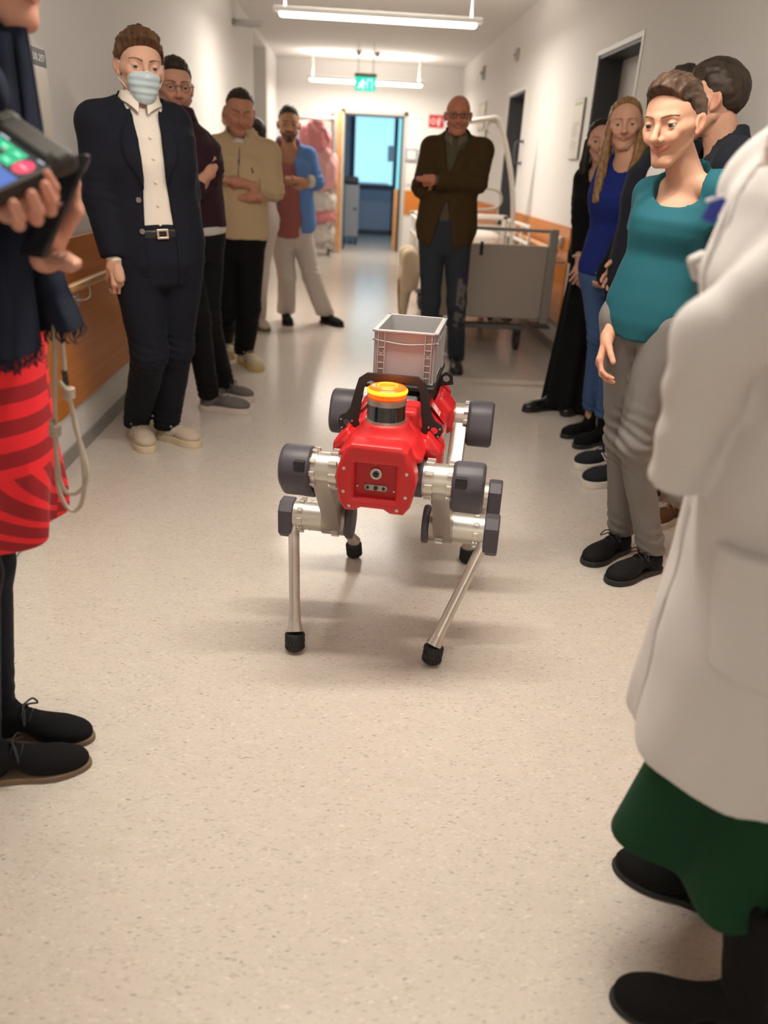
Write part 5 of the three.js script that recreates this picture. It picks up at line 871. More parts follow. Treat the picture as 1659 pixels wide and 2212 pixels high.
// man in beige quarter-zip pullover
const BEIGE = cloth(lin(0.52, 0.385, 0.235), 0.95);
person({
  label: 'man in beige quarter-zip pullover and black trousers looking down, arms folded', z: -5.4, chest: 8, hipYaw: 8, scale: 1.03, stout: 1.1,
  head: { at: [518, 243, 0.06], size: 0.248, yaw: 14, pitch: 16, roll: -3, skin: [0.52, 0.25, 0.165], brow: [0.05, 0.03, 0.02], jaw: 1.08, fat: 0.8, lid: 0.8, smile: 0.0, gaze: [0, -0.5], hair: { thick: 0.025, top: 0.02, off: 0.1, slope: 1.05, peak: 0.06 }, hairTone: [[0.016, 0.01, 0.007], [0.06, 0.04, 0.028]] },
  neck: [518, 304], hip: [508, 508], sh: [[460, 326], [577, 334]], el: [[453, 428, 0.08], [590, 410, 0.06]], wr: [[540, 427, 0.15], [506, 392, 0.2]],
  kn: [[488, 655, 0.05], [537, 665, 0.05]], feet: [[[482, 757], [506, 790]], [[520, 782], [582, 812]]], armR: 1.12, legR: 1.08,
  hands: [{ dirTo: [574, 424, 0.06], nrm: [0, 0, -1], side: 1, curl: [0.4, 0.6, 0.5], size: 0.9 }, { dirTo: [474, 398, 0.07], nrm: [0, 0, -1], side: 1, curl: [0.4, 0.6, 0.5], size: 0.9 }],
  wear: [
    { name: 'trousers', mat: cloth(lin(0.006, 0.006, 0.007)), ease: 0.022, hemR: 0.07, hemY: 0.075, top: 0.2 },
    { name: 'pullover', mat: BEIGE, ease: 0.034, armEase: 0.022, sleeve: 1.42, hemT: -0.02, neck: 0.012, neckDrop: 0.0, fold: 0.005, freq: 9 },
  ],
  shoes: { mat: cloth(lin(0.55, 0.47, 0.33)), soleMat: mt(lin(0.52, 0.40, 0.16), 0.6), sole: 0.034, tall: 0.1, laces: true, wide: 1.05 },
  extra(c) {
    const up = c.nk.clone().sub(c.neck); c.put(c.t, 'collar', collarGeo(c.neck.clone().addScaledVector(up, 0.12), up, 0.14, 0.071, 0.04, 0.4, { stand: true, drop: 0.03 }), BEIGE);
    const z = []; for (let i = 0; i <= 8; i++) z.push(onTorso(c, lerp(0.93, 0.62, i / 8), 0.0, 0.037).p); c.put(c.t, 'zip', tube(z, 0.0035, 30, 6), mt(lin(0.2, 0.16, 0.12), 0.4, 0.5)); const b = onTorso(c, 0.79, 0.0, 0.042); c.put(c.t, 'zip_pull', rbox(0.009, 0.032, 0.006, 0.002).translate(b.p.x, b.p.y, b.p.z), mt(lin(0.08, 0.075, 0.08), 0.4));
    const l = onTorso(c, 0.72, 0.08, 0.037), LG = mt(lin(0.05, 0.06, 0.09), 0.7), B = new THREE.Matrix4().makeBasis(l.r, l.u, l.f); const lg = merge([rod(V(-0.004, 0.016, 0), V(0.006, -0.004, 0), 0.0035, 0.0045, 6), rod(V(0.006, -0.004, 0), V(0.0, -0.016, 0), 0.003, 0.003, 6), rod(V(0.006, -0.004, 0), V(0.011, -0.014, 0), 0.003, 0.003, 6)]).applyMatrix4(B).translate(l.p.x, l.p.y, l.p.z); c.put(c.t, 'chest_emblem', lg, LG);
    c.put(c.t, 'undershirt', sdfMesh((x, y, z2) => { const d = c.TF(x, y, z2) - 0.012; return Math.max(smin(d, c.neckF(x, y, z2) - 0.004, 0.02), Math.abs(c.TL.t - 0.95) * 0.5 - 0.035); }, [c.neck.x - 0.15, c.neck.y - 0.15, c.neck.z - 0.15], [c.neck.x + 0.15, c.neck.y + 0.1, c.neck.z + 0.2], 0.007), cloth(lin(0.7, 0.66, 0.64)));
  },
});

// nurse in blue jacket over pink tunic
const BLUEJ = cloth(lin(0.11, 0.225, 0.52)), PINKT = cloth(lin(0.33, 0.115, 0.105)), WTROU = cloth(lin(0.56, 0.50, 0.46));
person({
  label: 'bearded man in blue jacket over dusty pink tunic and white trousers', z: -7.0, chest: 4, hipYaw: 0, scale: 1.0,
  head: { at: [624, 270, 0.03], size: 0.252, yaw: 8, pitch: 2, skin: [0.50, 0.26, 0.16], brow: [0.012, 0.008, 0.006], jaw: 0.96, stubble: 0.9, beardColor: [0.03, 0.02, 0.016], hair: { thick: 0.025, sideThick: 0.008, top: 0.05, off: 0.08, slope: 0.9, peak: 0.0 }, hairTone: [[0.012, 0.011, 0.011], [0.05, 0.045, 0.045]] },
  neck: [622, 322], hip: [628, 492], sh: [[592, 337], [664, 337]], el: [[590, 402, 0.06], [686, 394, 0.05]], wr: [[646, 403, 0.14], [632, 388, 0.2]],
  kn: [[620, 598, 0.05], [672, 596, 0.02]], feet: [[[617, 691], [626, 710]], [[694, 696], [740, 708]]], armR: 0.98,
  hands: [{ dirTo: [676, 400, 0.06], nrm: [0, 0, -1], side: 1, curl: [0.5, 0.7, 0.5], size: 0.85 }, { dirTo: [606, 392, 0.1], nrm: [0, 0, -1], side: 1, curl: [0.5, 0.7, 0.5], size: 0.85 }],
  wear: [
    { name: 'trousers', mat: WTROU, ease: 0.024, hemR: 0.085, hemY: 0.075, top: 0.2, fold: 0.006 },
    { name: 'tunic', mat: PINKT, ease: 0.03, armEase: 0.002, sleeve: 0.8, hemT: -0.12, neck: 0.02, neckDrop: 0.05, fold: 0.007, freq: 14 },
    { name: 'white_sleeves', mat: cloth(lin(0.62, 0.58, 0.52)), ease: 0.01, armEase: 0.012, sleeve: 1.42, hemT: 0.3, neck: 0.05, neckDrop: 0.08 },
    { name: 'jacket', mat: BLUEJ, ease: 0.046, armEase: 0.018, sleeve: 1.22, hemT: -0.05, neck: 0.024, neckFlare: 0.04, neckDrop: 0.05, open: (t) => t > 0.5 ? lerp(0.08, 0.04, (t - 0.5) / 0.45) : lerp(0.105, 0.08, clamp(t / 0.5)), fold: 0.006 },
  ],
  shoes: { mat: cloth(lin(0.012, 0.011, 0.011)), soleMat: mt(lin(0.012, 0.012, 0.012), 0.6), sole: 0.02, tall: 0.1 },
});

// bald man in brown blazer
const BROWN = cloth(lin(0.060, 0.036, 0.014), 0.9), JEAN = cloth(lin(0.020, 0.027, 0.042)), PLAID = cloth(lin(0.1, 0.085, 0.055));
person({
  label: 'bald smiling man with glasses in brown blazer and patterned jeans, arms folded', z: -5.5, chest: -8, hipYaw: -6, scale: 1.0,
  head: { at: [990, 250, 0.05], size: 0.232, yaw: -4, pitch: 3, roll: 2, skin: [0.55, 0.22, 0.14], brow: [0.25, 0.16, 0.11], jaw: 0.98, smile: 0.95, nose: 1.05, lip: [0.3, 0.1, 0.08] },
  neck: [985, 304], hip: [962, 502], sh: [[934, 322, -0.03], [1040, 326, 0.03]], el: [[910, 404, 0.06], [1032, 396, 0.1]], wr: [[990, 382, 0.1], [934, 388, 0.22]],
  kn: [[930, 650, 0.02], [986, 650, 0.02]], feet: [[[918, 792], [938, 812]], [[982, 790], [985, 812]]], armR: 1.05,
  hands: [{ dirTo: [1016, 366, 0.13], nrm: [0.2, 0, -1], side: 1, curl: [0.3, 0.5, 0.4], size: 0.85 }, { dirTo: [905, 392, 0.12], nrm: [0, 0, -1], side: 1, curl: [1.1, 1.1, 0.7], size: 0.85 }],
  wear: [
    { name: 'checked_shirt', mat: PLAID, ease: 0.012, armEase: -0.002, sleeve: 1.98, hemT: 0.05, neck: 0.004, neckDrop: -0.045, paint: (x, y, z) => { const a = Math.sin(x * 190) + Math.sin(y * 190); return a > 0.7 ? [1.8, 1.7, 1.6] : a < -0.7 ? [0.35, 0.35, 0.35] : [1, 1, 1]; } },
    { name: 'jeans', mat: mt(0xffffff, 0.85, 0, { vertexColors: true, bumpMap: fabricBump, bumpScale: 0.0006 }), ease: 0.014, hemR: 0.062, hemY: 0.05, top: 0.16, paint: (x, y, z) => { const c = [0.018, 0.024, 0.036]; if (x > 0.72 && y > 0.3 && y < 0.76) { const n = noise(x * 26, y * 26, z * 26) + 0.6 * noise(x * 55, y * 55, z * 55); const e = smooth(0.3, 0.36, y) * smooth(0.76, 0.7, y); if (n > 0.12) return mix3(c, [0.13, 0.115, 0.11], e * smooth(0.12, 0.3, n)); if (n < -0.45 && y > 0.45) return mix3(c, [0.03, 0.012, 0.06], e); } return c; } },
    { name: 'blazer', mat: BROWN, ease: 0.036, armEase: 0.02, sleeve: 1.9, hemT: -0.17, neck: 0.02, neckFlare: 0.03, neckDrop: 0.02, openX: -0.015, open: (t) => t > 0.55 ? lerp(0.0, 0.045, (t - 0.55) / 0.4) : t < 0.4 ? lerp(0.075, 0.0, (t + 0.17) / 0.57) : -0.01, fold: 0.004, shape: (t, x, z) => z > 0 && t > 0.5 && Math.abs(x + 0.015) < 0.03 + 0.06 * smooth(0.5, 0.75, t) * smooth(1.05, 0.8, t) ? 0.006 : 0, margin: 0.24 },
  ],
  shoes: { mat: mt(lin(0.014, 0.012, 0.012), 0.5), soleMat: BLACKP, sole: 0.02, tall: 0.09 },
  extra(c) { const up = c.nk.clone().sub(c.neck); c.put(c.t, 'shirt_collar', collarGeo(c.neck.clone().addScaledVector(up, 0.08), up, -0.14, 0.062, 0.036, 0.26), cloth(lin(0.16, 0.13, 0.085))); glasses(c, mt(lin(0.03, 0.025, 0.04), 0.3), { w: 0.095, h: 0.055, r: 0.009, square: true });
    c.put(c.t, 'teeth', sdfMesh((x, y, z) => Math.max(Math.abs(c.HFo.f(x, y, z)) - 0.012, Math.abs(y + 0.268 - 0.04 * Math.pow(x / 0.11, 2)) - 0.017 * (1 - Math.pow(x / 0.1, 2)), Math.abs(x) - 0.095), [-0.12, -0.33, 0.2], [0.12, -0.2, 0.42], 0.008).applyMatrix4(c.HM), mt(lin(0.45, 0.37, 0.31), 0.3)); },
});

// two colleagues mostly hidden behind the man in beige
const WHITES = cloth(lin(0.60, 0.55, 0.5));
person({
  label: 'auburn-haired person in white hidden behind the man in the beige pullover', z: -6.2, chest: 10, female: true, scale: 0.95, cell: 0.02,
  head: { at: [507, 262], size: 0.225, yaw: 25, skin: FAIR, brow: [0.1, 0.04, 0.02], hair: { thick: 0.05, top: 0.03, off: -0.02, slope: 1.0, nape: true, overEar: true }, hairTone: [[0.22, 0.075, 0.012], [0.42, 0.16, 0.03]] },
  neck: [510, 312], hip: [512, 470], sh: [[488, 325], [540, 328]], el: [[486, 395], [545, 398]], wr: [[492, 455, 0.03], [540, 460, 0.03]], kn: [[500, 580], [525, 580]], feet: [[[500, 728], [497, 745]], [[528, 726], [527, 745]]],
  hands: [{ dir: [0, -1, 0], nrm: [1, 0, 0], side: 1 }, { dir: [0, -1, 0], nrm: [-1, 0, 0], side: -1 }],
  wear: [{ name: 'trousers', mat: WHITES, ease: 0.018, hemR: 0.06, hemY: 0.06, top: 0.3, cell: 0.014 }, { name: 'tunic', mat: WHITES, ease: 0.022, sleeve: 0.7, hemT: -0.15, cell: 0.014 }],
  shoes: { mat: WHITES, soleMat: WHITES, cell: 0.009 },
});
person({
  label: 'dark-haired person in white standing behind the shoulder of the man in beige', z: -6.7, chest: -20, female: true, scale: 0.93, cell: 0.02,
  head: { at: [547, 290], size: 0.215, yaw: -75, pitch: 12, skin: PINK, brow: [0.02, 0.015, 0.01], hair: { thick: 0.045, top: 0.03, off: -0.06, slope: 1.0, nape: true, overEar: true }, hairTone: [[0.012, 0.009, 0.01], [0.035, 0.026, 0.028]] },
  neck: [553, 326], hip: [556, 480], sh: [[533, 340], [574, 342]], el: [[531, 410], [577, 410]], wr: [[536, 465, 0.03], [574, 468, 0.03]], kn: [[548, 585], [562, 590]], feet: [[[545, 700], [545, 716]], [[558, 702], [581, 722]]],
  hands: [{ dir: [0, -1, 0], nrm: [1, 0, 0], side: 1 }, { dir: [0, -1, 0], nrm: [-1, 0, 0], side: -1 }],
  wear: [{ name: 'trousers', mat: WHITES, ease: 0.018, hemR: 0.06, hemY: 0.06, top: 0.3, cell: 0.014 }, { name: 'tunic', mat: WHITES, ease: 0.022, sleeve: 0.7, hemT: -0.15, cell: 0.014 }],
  shoes: { mat: WHITES, soleMat: mt(lin(0.12, 0.1, 0.09), 0.6), cell: 0.009 },
});

// ---------- people along the right-hand wall ----------
const longHair = (locks, cap, rough = 1) => { const L = unionS(locks.map(([a, b, c, r0_, r1_, r2]) => unionS([cone(V(...a), V(...b), r0_, r1_), cone(V(...b), V(...c), r1_, r2)], 0.04)), 0.05), C = hairField(cap); return (x, y, z) => smin(C(x, y, z), L(x, y, z) - (noise(x * 17, y * 0.9, z * 17) * 0.018 + noise(x * 40, y * 1.2, z * 40) * 0.009) * rough, 0.05); };

// woman in the long black dress
const BLK = cloth(lin(0.006, 0.006, 0.006), 0.9);
person({
  label: 'woman with long dark hair in a floor-length black dress', z: -4.7, chest: -42, hipYaw: -42, female: true, scale: 0.95,
  head: { at: [1298, 306], size: 0.208, yaw: -14, pitch: 2, roll: 3, skin: [0.58, 0.32, 0.23], brow: [0.03, 0.018, 0.012], smile: 0.5, jaw: 0.92, lip: [0.3, 0.07, 0.06],
    hair: longHair([[[-0.33, 0.0, -0.08], [-0.38, -0.55, -0.02], [-0.36, -1.2, 0.08], 0.09, 0.13, 0.1], [[0.32, 0.0, -0.08], [0.36, -0.55, 0.0], [0.34, -1.2, 0.1], 0.09, 0.13, 0.1], [[0, -0.1, -0.3], [0, -0.6, -0.3], [0, -1.2, -0.28], 0.2, 0.25, 0.22]], { thick: 0.045, top: 0.02, off: 0.06, slope: 1.15, peak: -0.03, overEar: true, nape: true }), hairBox: [[-0.65, -1.4, -0.7], [0.65, 0.65, 0.6]], hairTone: [[0.008, 0.006, 0.005], [0.025, 0.017, 0.013]] },
  neck: [1306, 366], hip: [1290, 560], sh: [[1268, 388, -0.05], [1336, 388, 0.06]], el: [[1258, 470, -0.04], [1325, 480, 0.06]], wr: [[1252, 552, 0.04], [1270, 556, 0.12]], kn: [[1262, 720], [1290, 720]], feet: [[[1200, 884], [1146, 888]], [[1262, 886], [1215, 900]]],
  hands: [{ dirTo: [1240, 604, 0.06], nrm: [0.6, 0, 0.2], side: 1, curl: [0.3, 0.4, 0.3] }, { dirTo: [1246, 596, 0.12], nrm: [-0.3, 0, 0.6], side: -1, curl: [0.4, 0.5, 0.3] }],
  wear: [{ name: 'black_top', mat: BLK, ease: 0.022, sleeve: 1.9, hemT: -0.05, neck: 0.012, neckDrop: 0.02 }],
  shoes: { mat: mt(lin(0.01, 0.009, 0.009), 0.35), soleMat: BLACKP, sole: 0.02, tall: 0.1, minLen: 0.24 },
  extra(c) {
    const secs = []; for (let i = 0; i <= 24; i++) { const t = i / 24, m = c.hipC.clone().add(V(0, 0.06, 0)).lerp(c.heels[0].clone().lerp(c.heels[1], 0.5).setY(0.025), t); secs.push([m, lerp(0.14, 0.165, t), lerp(0.12, 0.15, t), t * 0.028]); }
    c.put(c.t, 'long_skirt', skirtGeo(secs, 9, 0.4, -0.7), BLK);
    c.put(c.t, 'bracelet', new THREE.TorusGeometry(0.034, 0.008, 8, 24).rotateX(1.3).translate(c.wr[0].x, c.wr[0].y - 0.005, c.wr[0].z), mt(lin(0.55, 0.5, 0.42), 0.4, 0.6));
  },
});
// pleated or flared skirt lofted round a list of [centre, rx, rz, fold depth]
function skirtGeo(secs, folds, ph, yaw = 0, hem = null, th = 0.006) {
  const N = 120, M = secs.length, pos = [], uv = [], idx = [];
  const ring = (i, off) => { const [m, rx, rz, fd] = secs[i]; for (let k = 0; k <= N; k++) { const a = k / N * Math.PI * 2, w = Math.cos(a * folds + ph + Math.sin(a * 2 + ph) * 0.8), r = 1 + 0, X = Math.cos(a) * (rx + fd * w - off), Z = Math.sin(a) * (rz + fd * w - off), y = hem && i === M - 1 ? hem(a) : hem ? hem(a) * (i / (M - 1)) : 0; pos.push(m.x + X * Math.cos(yaw) + Z * Math.sin(yaw), m.y + y, m.z - X * Math.sin(yaw) + Z * Math.cos(yaw)); uv.push(k / N, 1 - i / (M - 1)); } };
  for (let i = 0; i < M; i++) ring(i, 0); for (let i = M - 1; i >= 0; i--) ring(i, th);
  const R = 2 * M; for (let i = 0; i < R; i++) for (let k = 0; k < N; k++) { const a = i * (N + 1) + k, b = ((i + 1) % R) * (N + 1) + k; idx.push(a, a + 1, b, a + 1, b + 1, b); }
  const g = new THREE.BufferGeometry(); g.setAttribute('position', new THREE.BufferAttribute(new Float32Array(pos), 3)); g.setAttribute('uv', new THREE.BufferAttribute(new Float32Array(uv), 2)); g.setIndex(idx); g.computeVertexNormals(); return g;
}

// blonde woman in blue sweater
const ROYAL = cloth(lin(0.012, 0.022, 0.15), 0.9), BJEAN = cloth(lin(0.045, 0.085, 0.19));
person({
  label: 'woman with long blonde hair in royal blue sweater, jeans and black ankle boots', z: -4.1, chest: -38, hipYaw: -40, female: true, scale: 0.96,
  head: { at: [1350, 271], size: 0.224, yaw: -18, pitch: 0, roll: 4, skin: [0.58, 0.32, 0.22], brow: [0.1, 0.055, 0.03], smile: 0.45, jaw: 0.94, iris: [0.08, 0.09, 0.1], lip: [0.42, 0.14, 0.12],
    hair: longHair([[[-0.3, 0.05, 0.02], [-0.38, -0.6, 0.14], [-0.45, -1.45, 0.4], 0.08, 0.11, 0.09], [[0.3, 0.05, -0.06], [0.34, -0.6, 0.08], [0.14, -1.5, 0.5], 0.1, 0.15, 0.12], [[0.33, -0.1, -0.15], [0.42, -0.5, -0.1], [0.46, -0.85, -0.05], 0.1, 0.12, 0.08], [[0, 0.0, -0.32], [0, -0.5, -0.34], [0, -0.95, -0.32], 0.2, 0.22, 0.16]], { thick: 0.035, top: 0.02, off: 0.1, slope: 1.15, peak: -0.02, overEar: false, nape: true }), hairBox: [[-0.75, -1.75, -0.75], [0.75, 0.62, 0.75]], hairTone: [[0.11, 0.055, 0.022], [0.36, 0.2, 0.085]], hairRough: 0.42 },
  neck: [1358, 345], hip: [1322, 585], sh: [[1318, 372, -0.06], [1402, 370, 0.06]], el: [[1308, 480, -0.06], [1392, 485, 0.1]], wr: [[1312, 570, 0.05], [1345, 570, 0.14]], kn: [[1296, 725, 0.02], [1318, 735, 0.0]], feet: [[[1282, 936], [1216, 946]], [[1310, 955], [1240, 969]]],
  hands: [{ dirTo: [1320, 610, 0.08], nrm: [0.4, 0, -0.5], side: 1, curl: [0.4, 0.5, 0.4] }, { dirTo: [1325, 600, 0.14], nrm: [-0.4, 0, -0.5], side: -1, curl: [0.5, 0.6, 0.4] }],
  wear: [
    { name: 'jeans', mat: BJEAN, ease: 0.008, hemR: 0.044, hemY: 0.15, top: 0.25 },
    { name: 'sweater', mat: ROYAL, ease: 0.022, armEase: 0.014, sleeve: 1.95, hemT: -0.04, neck: 0.008, neckDrop: 0.01 },
  ],
  shoes: { mat: BLK, soleMat: BLACKP, sole: 0.025, tall: 0.15, minLen: 0.24, shaftR: 0.045 },
  extra(c) { c.put(c.t, 'earring', new THREE.SphereGeometry(0.02, 10, 8).scale(1, 1.8, 1).translate(0.35, -0.17, 0.0).applyMatrix4(c.HM), mt(lin(0.8, 0.75, 0.65), 0.2, 0.8)); },
});
{ // black jacket over her forearm
  const t0 = atZ(1345, 535, -3.9), g = sdfMesh((x, y, z) => { const f = noise(x * 22, y * 7, z * 22) * 0.012; return smin(ell(0, -0.1, 0, 0.06, 0.2, 0.05)(x, y, z), cone(V(0.03, 0.08, 0.0), V(-0.05, -0.12, 0.02), 0.04, 0.06)(x, y, z), 0.05) - f; }, [-0.16, -0.36, -0.13], [0.16, 0.18, 0.13], 0.009);
  const t = thing('folded_jacket', 'black jacket hanging over the forearm of the blonde woman', 'jacket', [t0.x, t0.y, t0.z]); part(t, 'jacket_body', g, BLK);
  part(t, 'jacket_lining_edge', tube([[0.05, 0.08, 0.04], [0.0, -0.05, 0.07], [-0.03, -0.22, 0.06]], 0.006, 20, 6), mt(lin(0.015, 0.015, 0.017), 0.7));
}

// young man with dark hair and white collar, behind
person({
  label: 'person with spiky dark hair and white collar standing behind the woman in teal', z: -3.55, chest: -60, hipYaw: -55, scale: 1.04, cell: 0.02,
  head: { at: [1474, 228], size: 0.24, yaw: -60, skin: [0.5, 0.27, 0.19], brow: [0.02, 0.014, 0.01], hair: { thick: 0.04, top: 0.06, off: -0.02, slope: 0.95, rough: 2.0, fwd: 0.02 }, hairTone: [[0.012, 0.009, 0.008], [0.05, 0.036, 0.028]] },
  neck: [1470, 318], hip: [1400, 610], sh: [[1425, 345, -0.12], [1490, 345, 0.12]], el: [[1400, 470, -0.12], [1470, 470, 0.12]], wr: [[1360, 560, -0.08], [1430, 570, 0.1]], kn: [[1355, 800, -0.08], [1395, 800, 0.06]], feet: [[[1340, 1002], [1240, 1012]], [[1368, 1034], [1252, 1052]]],
  hands: [{ dir: [-0.6, -0.7, 0], nrm: [0, 0, 1], side: 1 }, { dir: [-0.6, -0.7, 0], nrm: [0, 0, -1], side: -1 }],
  wear: [{ name: 'trousers', mat: cloth(lin(0.02, 0.022, 0.03)), ease: 0.016, hemR: 0.058, hemY: 0.06, top: 0.2, cell: 0.012 }, { name: 'white_shirt', mat: cloth(lin(0.68, 0.65, 0.63)), ease: 0.004, armEase: 0, sleeve: 1.9, hemT: -0.05, neck: 0.002, neckDrop: -0.03, cell: 0.011 }, { name: 'dark_cardigan', mat: cloth(lin(0.012, 0.014, 0.022)), ease: 0.032, armEase: 0.018, sleeve: 1.9, hemT: -0.1, neck: 0.03, open: (t) => 0.05, cell: 0.011 }],
  shoes: { mat: cloth(lin(0.018, 0.019, 0.024)), soleMat: mt(lin(0.62, 0.56, 0.5), 0.6), sole: 0.034, tall: 0.085, laces: true, stripes: mt(lin(0.65, 0.62, 0.58), 0.6), wide: 1.1 },
});
// man in dark T-shirt seen from behind his ear
person({
  label: 'short-haired man in dark speckled T-shirt turned away behind the woman in teal', z: -3.05, chest: -100, hipYaw: -70, scale: 1.06, cell: 0.018,
  head: { at: [1538, 220], size: 0.247, yaw: -112, pitch: 4, skin: [0.52, 0.29, 0.2], brow: [0.03, 0.02, 0.012], hair: { thick: 0.035, sideThick: 0.022, top: 0.035, off: -0.02, slope: 0.98, rough: 0.9, fwd: -0.02 }, hairTone: [[0.016, 0.011, 0.008], [0.045, 0.03, 0.02]] },
  neck: [1563, 322], hip: [1505, 690], sh: [[1545, 360, -0.16], [1592, 352, 0.18]], el: [[1490, 500, -0.2], [1590, 520, 0.2]], wr: [[1450, 600, -0.1], [1550, 640, 0.12]], kn: [[1440, 880, -0.08], [1470, 900, 0.06]], feet: [[[1420, 1078], [1322, 1092]], [[1480, 1120], [1405, 1140]]], neckR: 0.058,
  hands: [{ dir: [-0.6, -0.6, 0], nrm: [0, 0, 1], side: 1 }, { dir: [-0.5, -0.7, 0], nrm: [0, 0, -1], side: -1 }],
  wear: [{ name: 'trousers', mat: cloth(lin(0.33, 0.30, 0.26)), ease: 0.014, hemR: 0.055, hemY: 0.07, top: 0.2, cell: 0.012 }, { name: 't_shirt', mat: cloth(lin(0.016, 0.02, 0.028)), ease: 0.02, sleeve: 0.7, hemT: -0.1, neck: 0.006, neckFlare: 0.006, cell: 0.01 }],
  shoes: { mat: cloth(lin(0.1, 0.045, 0.022), 0.7), soleMat: mt(lin(0.5, 0.42, 0.33), 0.6), sole: 0.03, tall: 0.11, laces: true, laceMat: mt(lin(0.3, 0.16, 0.08), 0.8) },
});

// woman in teal top
const TEAL = cloth(lin(0.016, 0.105, 0.135), 0.7), GJEAN = cloth(lin(0.205, 0.195, 0.185), 0.85);
person({
  label: 'woman with cropped brown hair in teal short-sleeved top and grey jeans', z: -2.45, chest: -36, hipYaw: -44, female: true, scale: 0.92, stout: 0.7, headCell: 0.0115, cell: 0.014,
  head: { at: [1452, 267, 0.02], size: 0.226, yaw: -48, pitch: 9, roll: 3, skin: [0.60, 0.335, 0.23], brow: [0.08, 0.045, 0.025], smile: 0.6, jaw: 0.87, nose: 1.18, iris: [0.05, 0.05, 0.035], lip: [0.45, 0.14, 0.12], lid: 0.22, hair: { thick: 0.035, sideThick: 0.008, top: 0.04, off: 0.02, slope: 0.95, quiff: 0.06, fwd: 0.05, peak: 0.0, rough: 1.5, taper: 0.6 }, hairTone: [[0.022, 0.012, 0.008], [0.12, 0.07, 0.045]] },
  neck: [1482, 386], hip: [1400, 672], sh: [[1404, 420, -0.1], [1556, 410, 0.09]], el: [[1362, 580, -0.1], [1552, 565, 0.11]], wr: [[1312, 728, 0.0], [1575, 690, 0.08]],
  kn: [[1342, 945, -0.08], [1368, 958, 0.03]], feet: [[[1352, 1185], [1262, 1222]], [[1420, 1228], [1312, 1262]]], hipW: 0.08, neckR: 0.05, armR: 0.78, legR: 0.98,
  hands: [{ dirTo: [1289, 800, 0.04], nrm: [0.75, 0, 0.25], side: 1, curl: [0.45, 0.6, 0.4], size: 0.9 }, { dir: [-0.3, -0.9, 0.1], nrm: [-0.3, 0, -0.7], side: -1, size: 0.9 }],
  wear: [
    { name: 'jeans', mat: GJEAN, ease: 0.006, hemR: 0.047, hemY: 0.085, top: 0.22, fold: 0.0042, freq: 13, cell: 0.0075 },
    { name: 'teal_top', mat: TEAL, ease: 0.026, armEase: 0.01, sleeve: 0.5, hemT: -0.3, neck: 0.028, neckDrop: 0.018, neckFlare: 0.02, fold: 0.005, shape: (t) => 0.006 * smooth(0.55, 0.0, t), freq: 8, cell: 0.0078, hemCurve: (t, x, z) => (-0.1 - 0.14 * (1 - Math.pow(Math.abs(x) / 0.15, 2)) - t) * 0.5 },
  ],
  shoes: { mat: cloth(lin(0.010, 0.010, 0.011), 0.75), soleMat: mt(lin(0.013, 0.013, 0.013), 0.6), sole: 0.022, tall: 0.085, laces: true, laceMat: mt(lin(0.015, 0.015, 0.016), 0.7), minLen: 0.25, maxLen: 0.275, wide: 1.05 },
});

// ---------- woman with the scarf at the left edge ----------
const NAVY = cloth(lin(0.017, 0.022, 0.041), 0.95), STRIPE = canvasTex(1024, 1024, (g) => { // red velour stripes; skirt part of the dress fans out below the seam
  g.fillStyle = 'rgb(228,28,42)'; g.fillRect(0, 0, 1024, 1024); g.fillStyle = 'rgb(148,8,26)';
  for (let i = -4; i < 22; i++) { g.beginPath(); const y = i * 132; g.moveTo(0, y + 60); g.lineTo(1024, y - 20); g.lineTo(1024, y + 46); g.lineTo(0, y + 126); g.fill(); }
  g.save(); g.beginPath(); g.moveTo(0, 700); g.lineTo(1024, 640); g.lineTo(1024, 1024); g.lineTo(0, 1024); g.clip(); g.fillStyle = 'rgb(224,26,40)'; g.fillRect(0, 600, 1024, 424); g.fillStyle = 'rgb(142,8,24)';
  for (let i = 0; i < 26; i++) { const x = i * 62 - 260; g.beginPath(); g.moveTo(x + 190, 620); g.quadraticCurveTo(x + 150, 840, x - 30, 1030); g.lineTo(x + 8, 1030); g.quadraticCurveTo(x + 190, 850, x + 218, 620); g.fill(); }
  g.restore();
});
const frameOf = (A, B, C) => { const x = B.clone().sub(A), w = x.length(); x.normalize(); const d = C.clone().sub(B); d.addScaledVector(x, -d.dot(x)); const y = d.clone().normalize().negate(); return { M: new THREE.Matrix4().makeBasis(x, y, V().crossVectors(x, y)), w, x, y, n: V().crossVectors(x, y) }; };
const TA = atZ(26, 250, -1.31), TB = atZ(166, 345, -1.215), TC = atZ(-60, 512, -1.06), TFr = frameOf(TA, TB, TC), TAB_H = 0.25, TAB = TA.clone().lerp(TB, 0.5).addScaledVector(TFr.y, -TAB_H / 2);
const tabPt = (x, y, n) => TAB.clone().addScaledVector(TFr.x, x).addScaledVector(TFr.y, y).addScaledVector(TFr.n, n);
const SW = -1.5; // depth of the scarf wearer
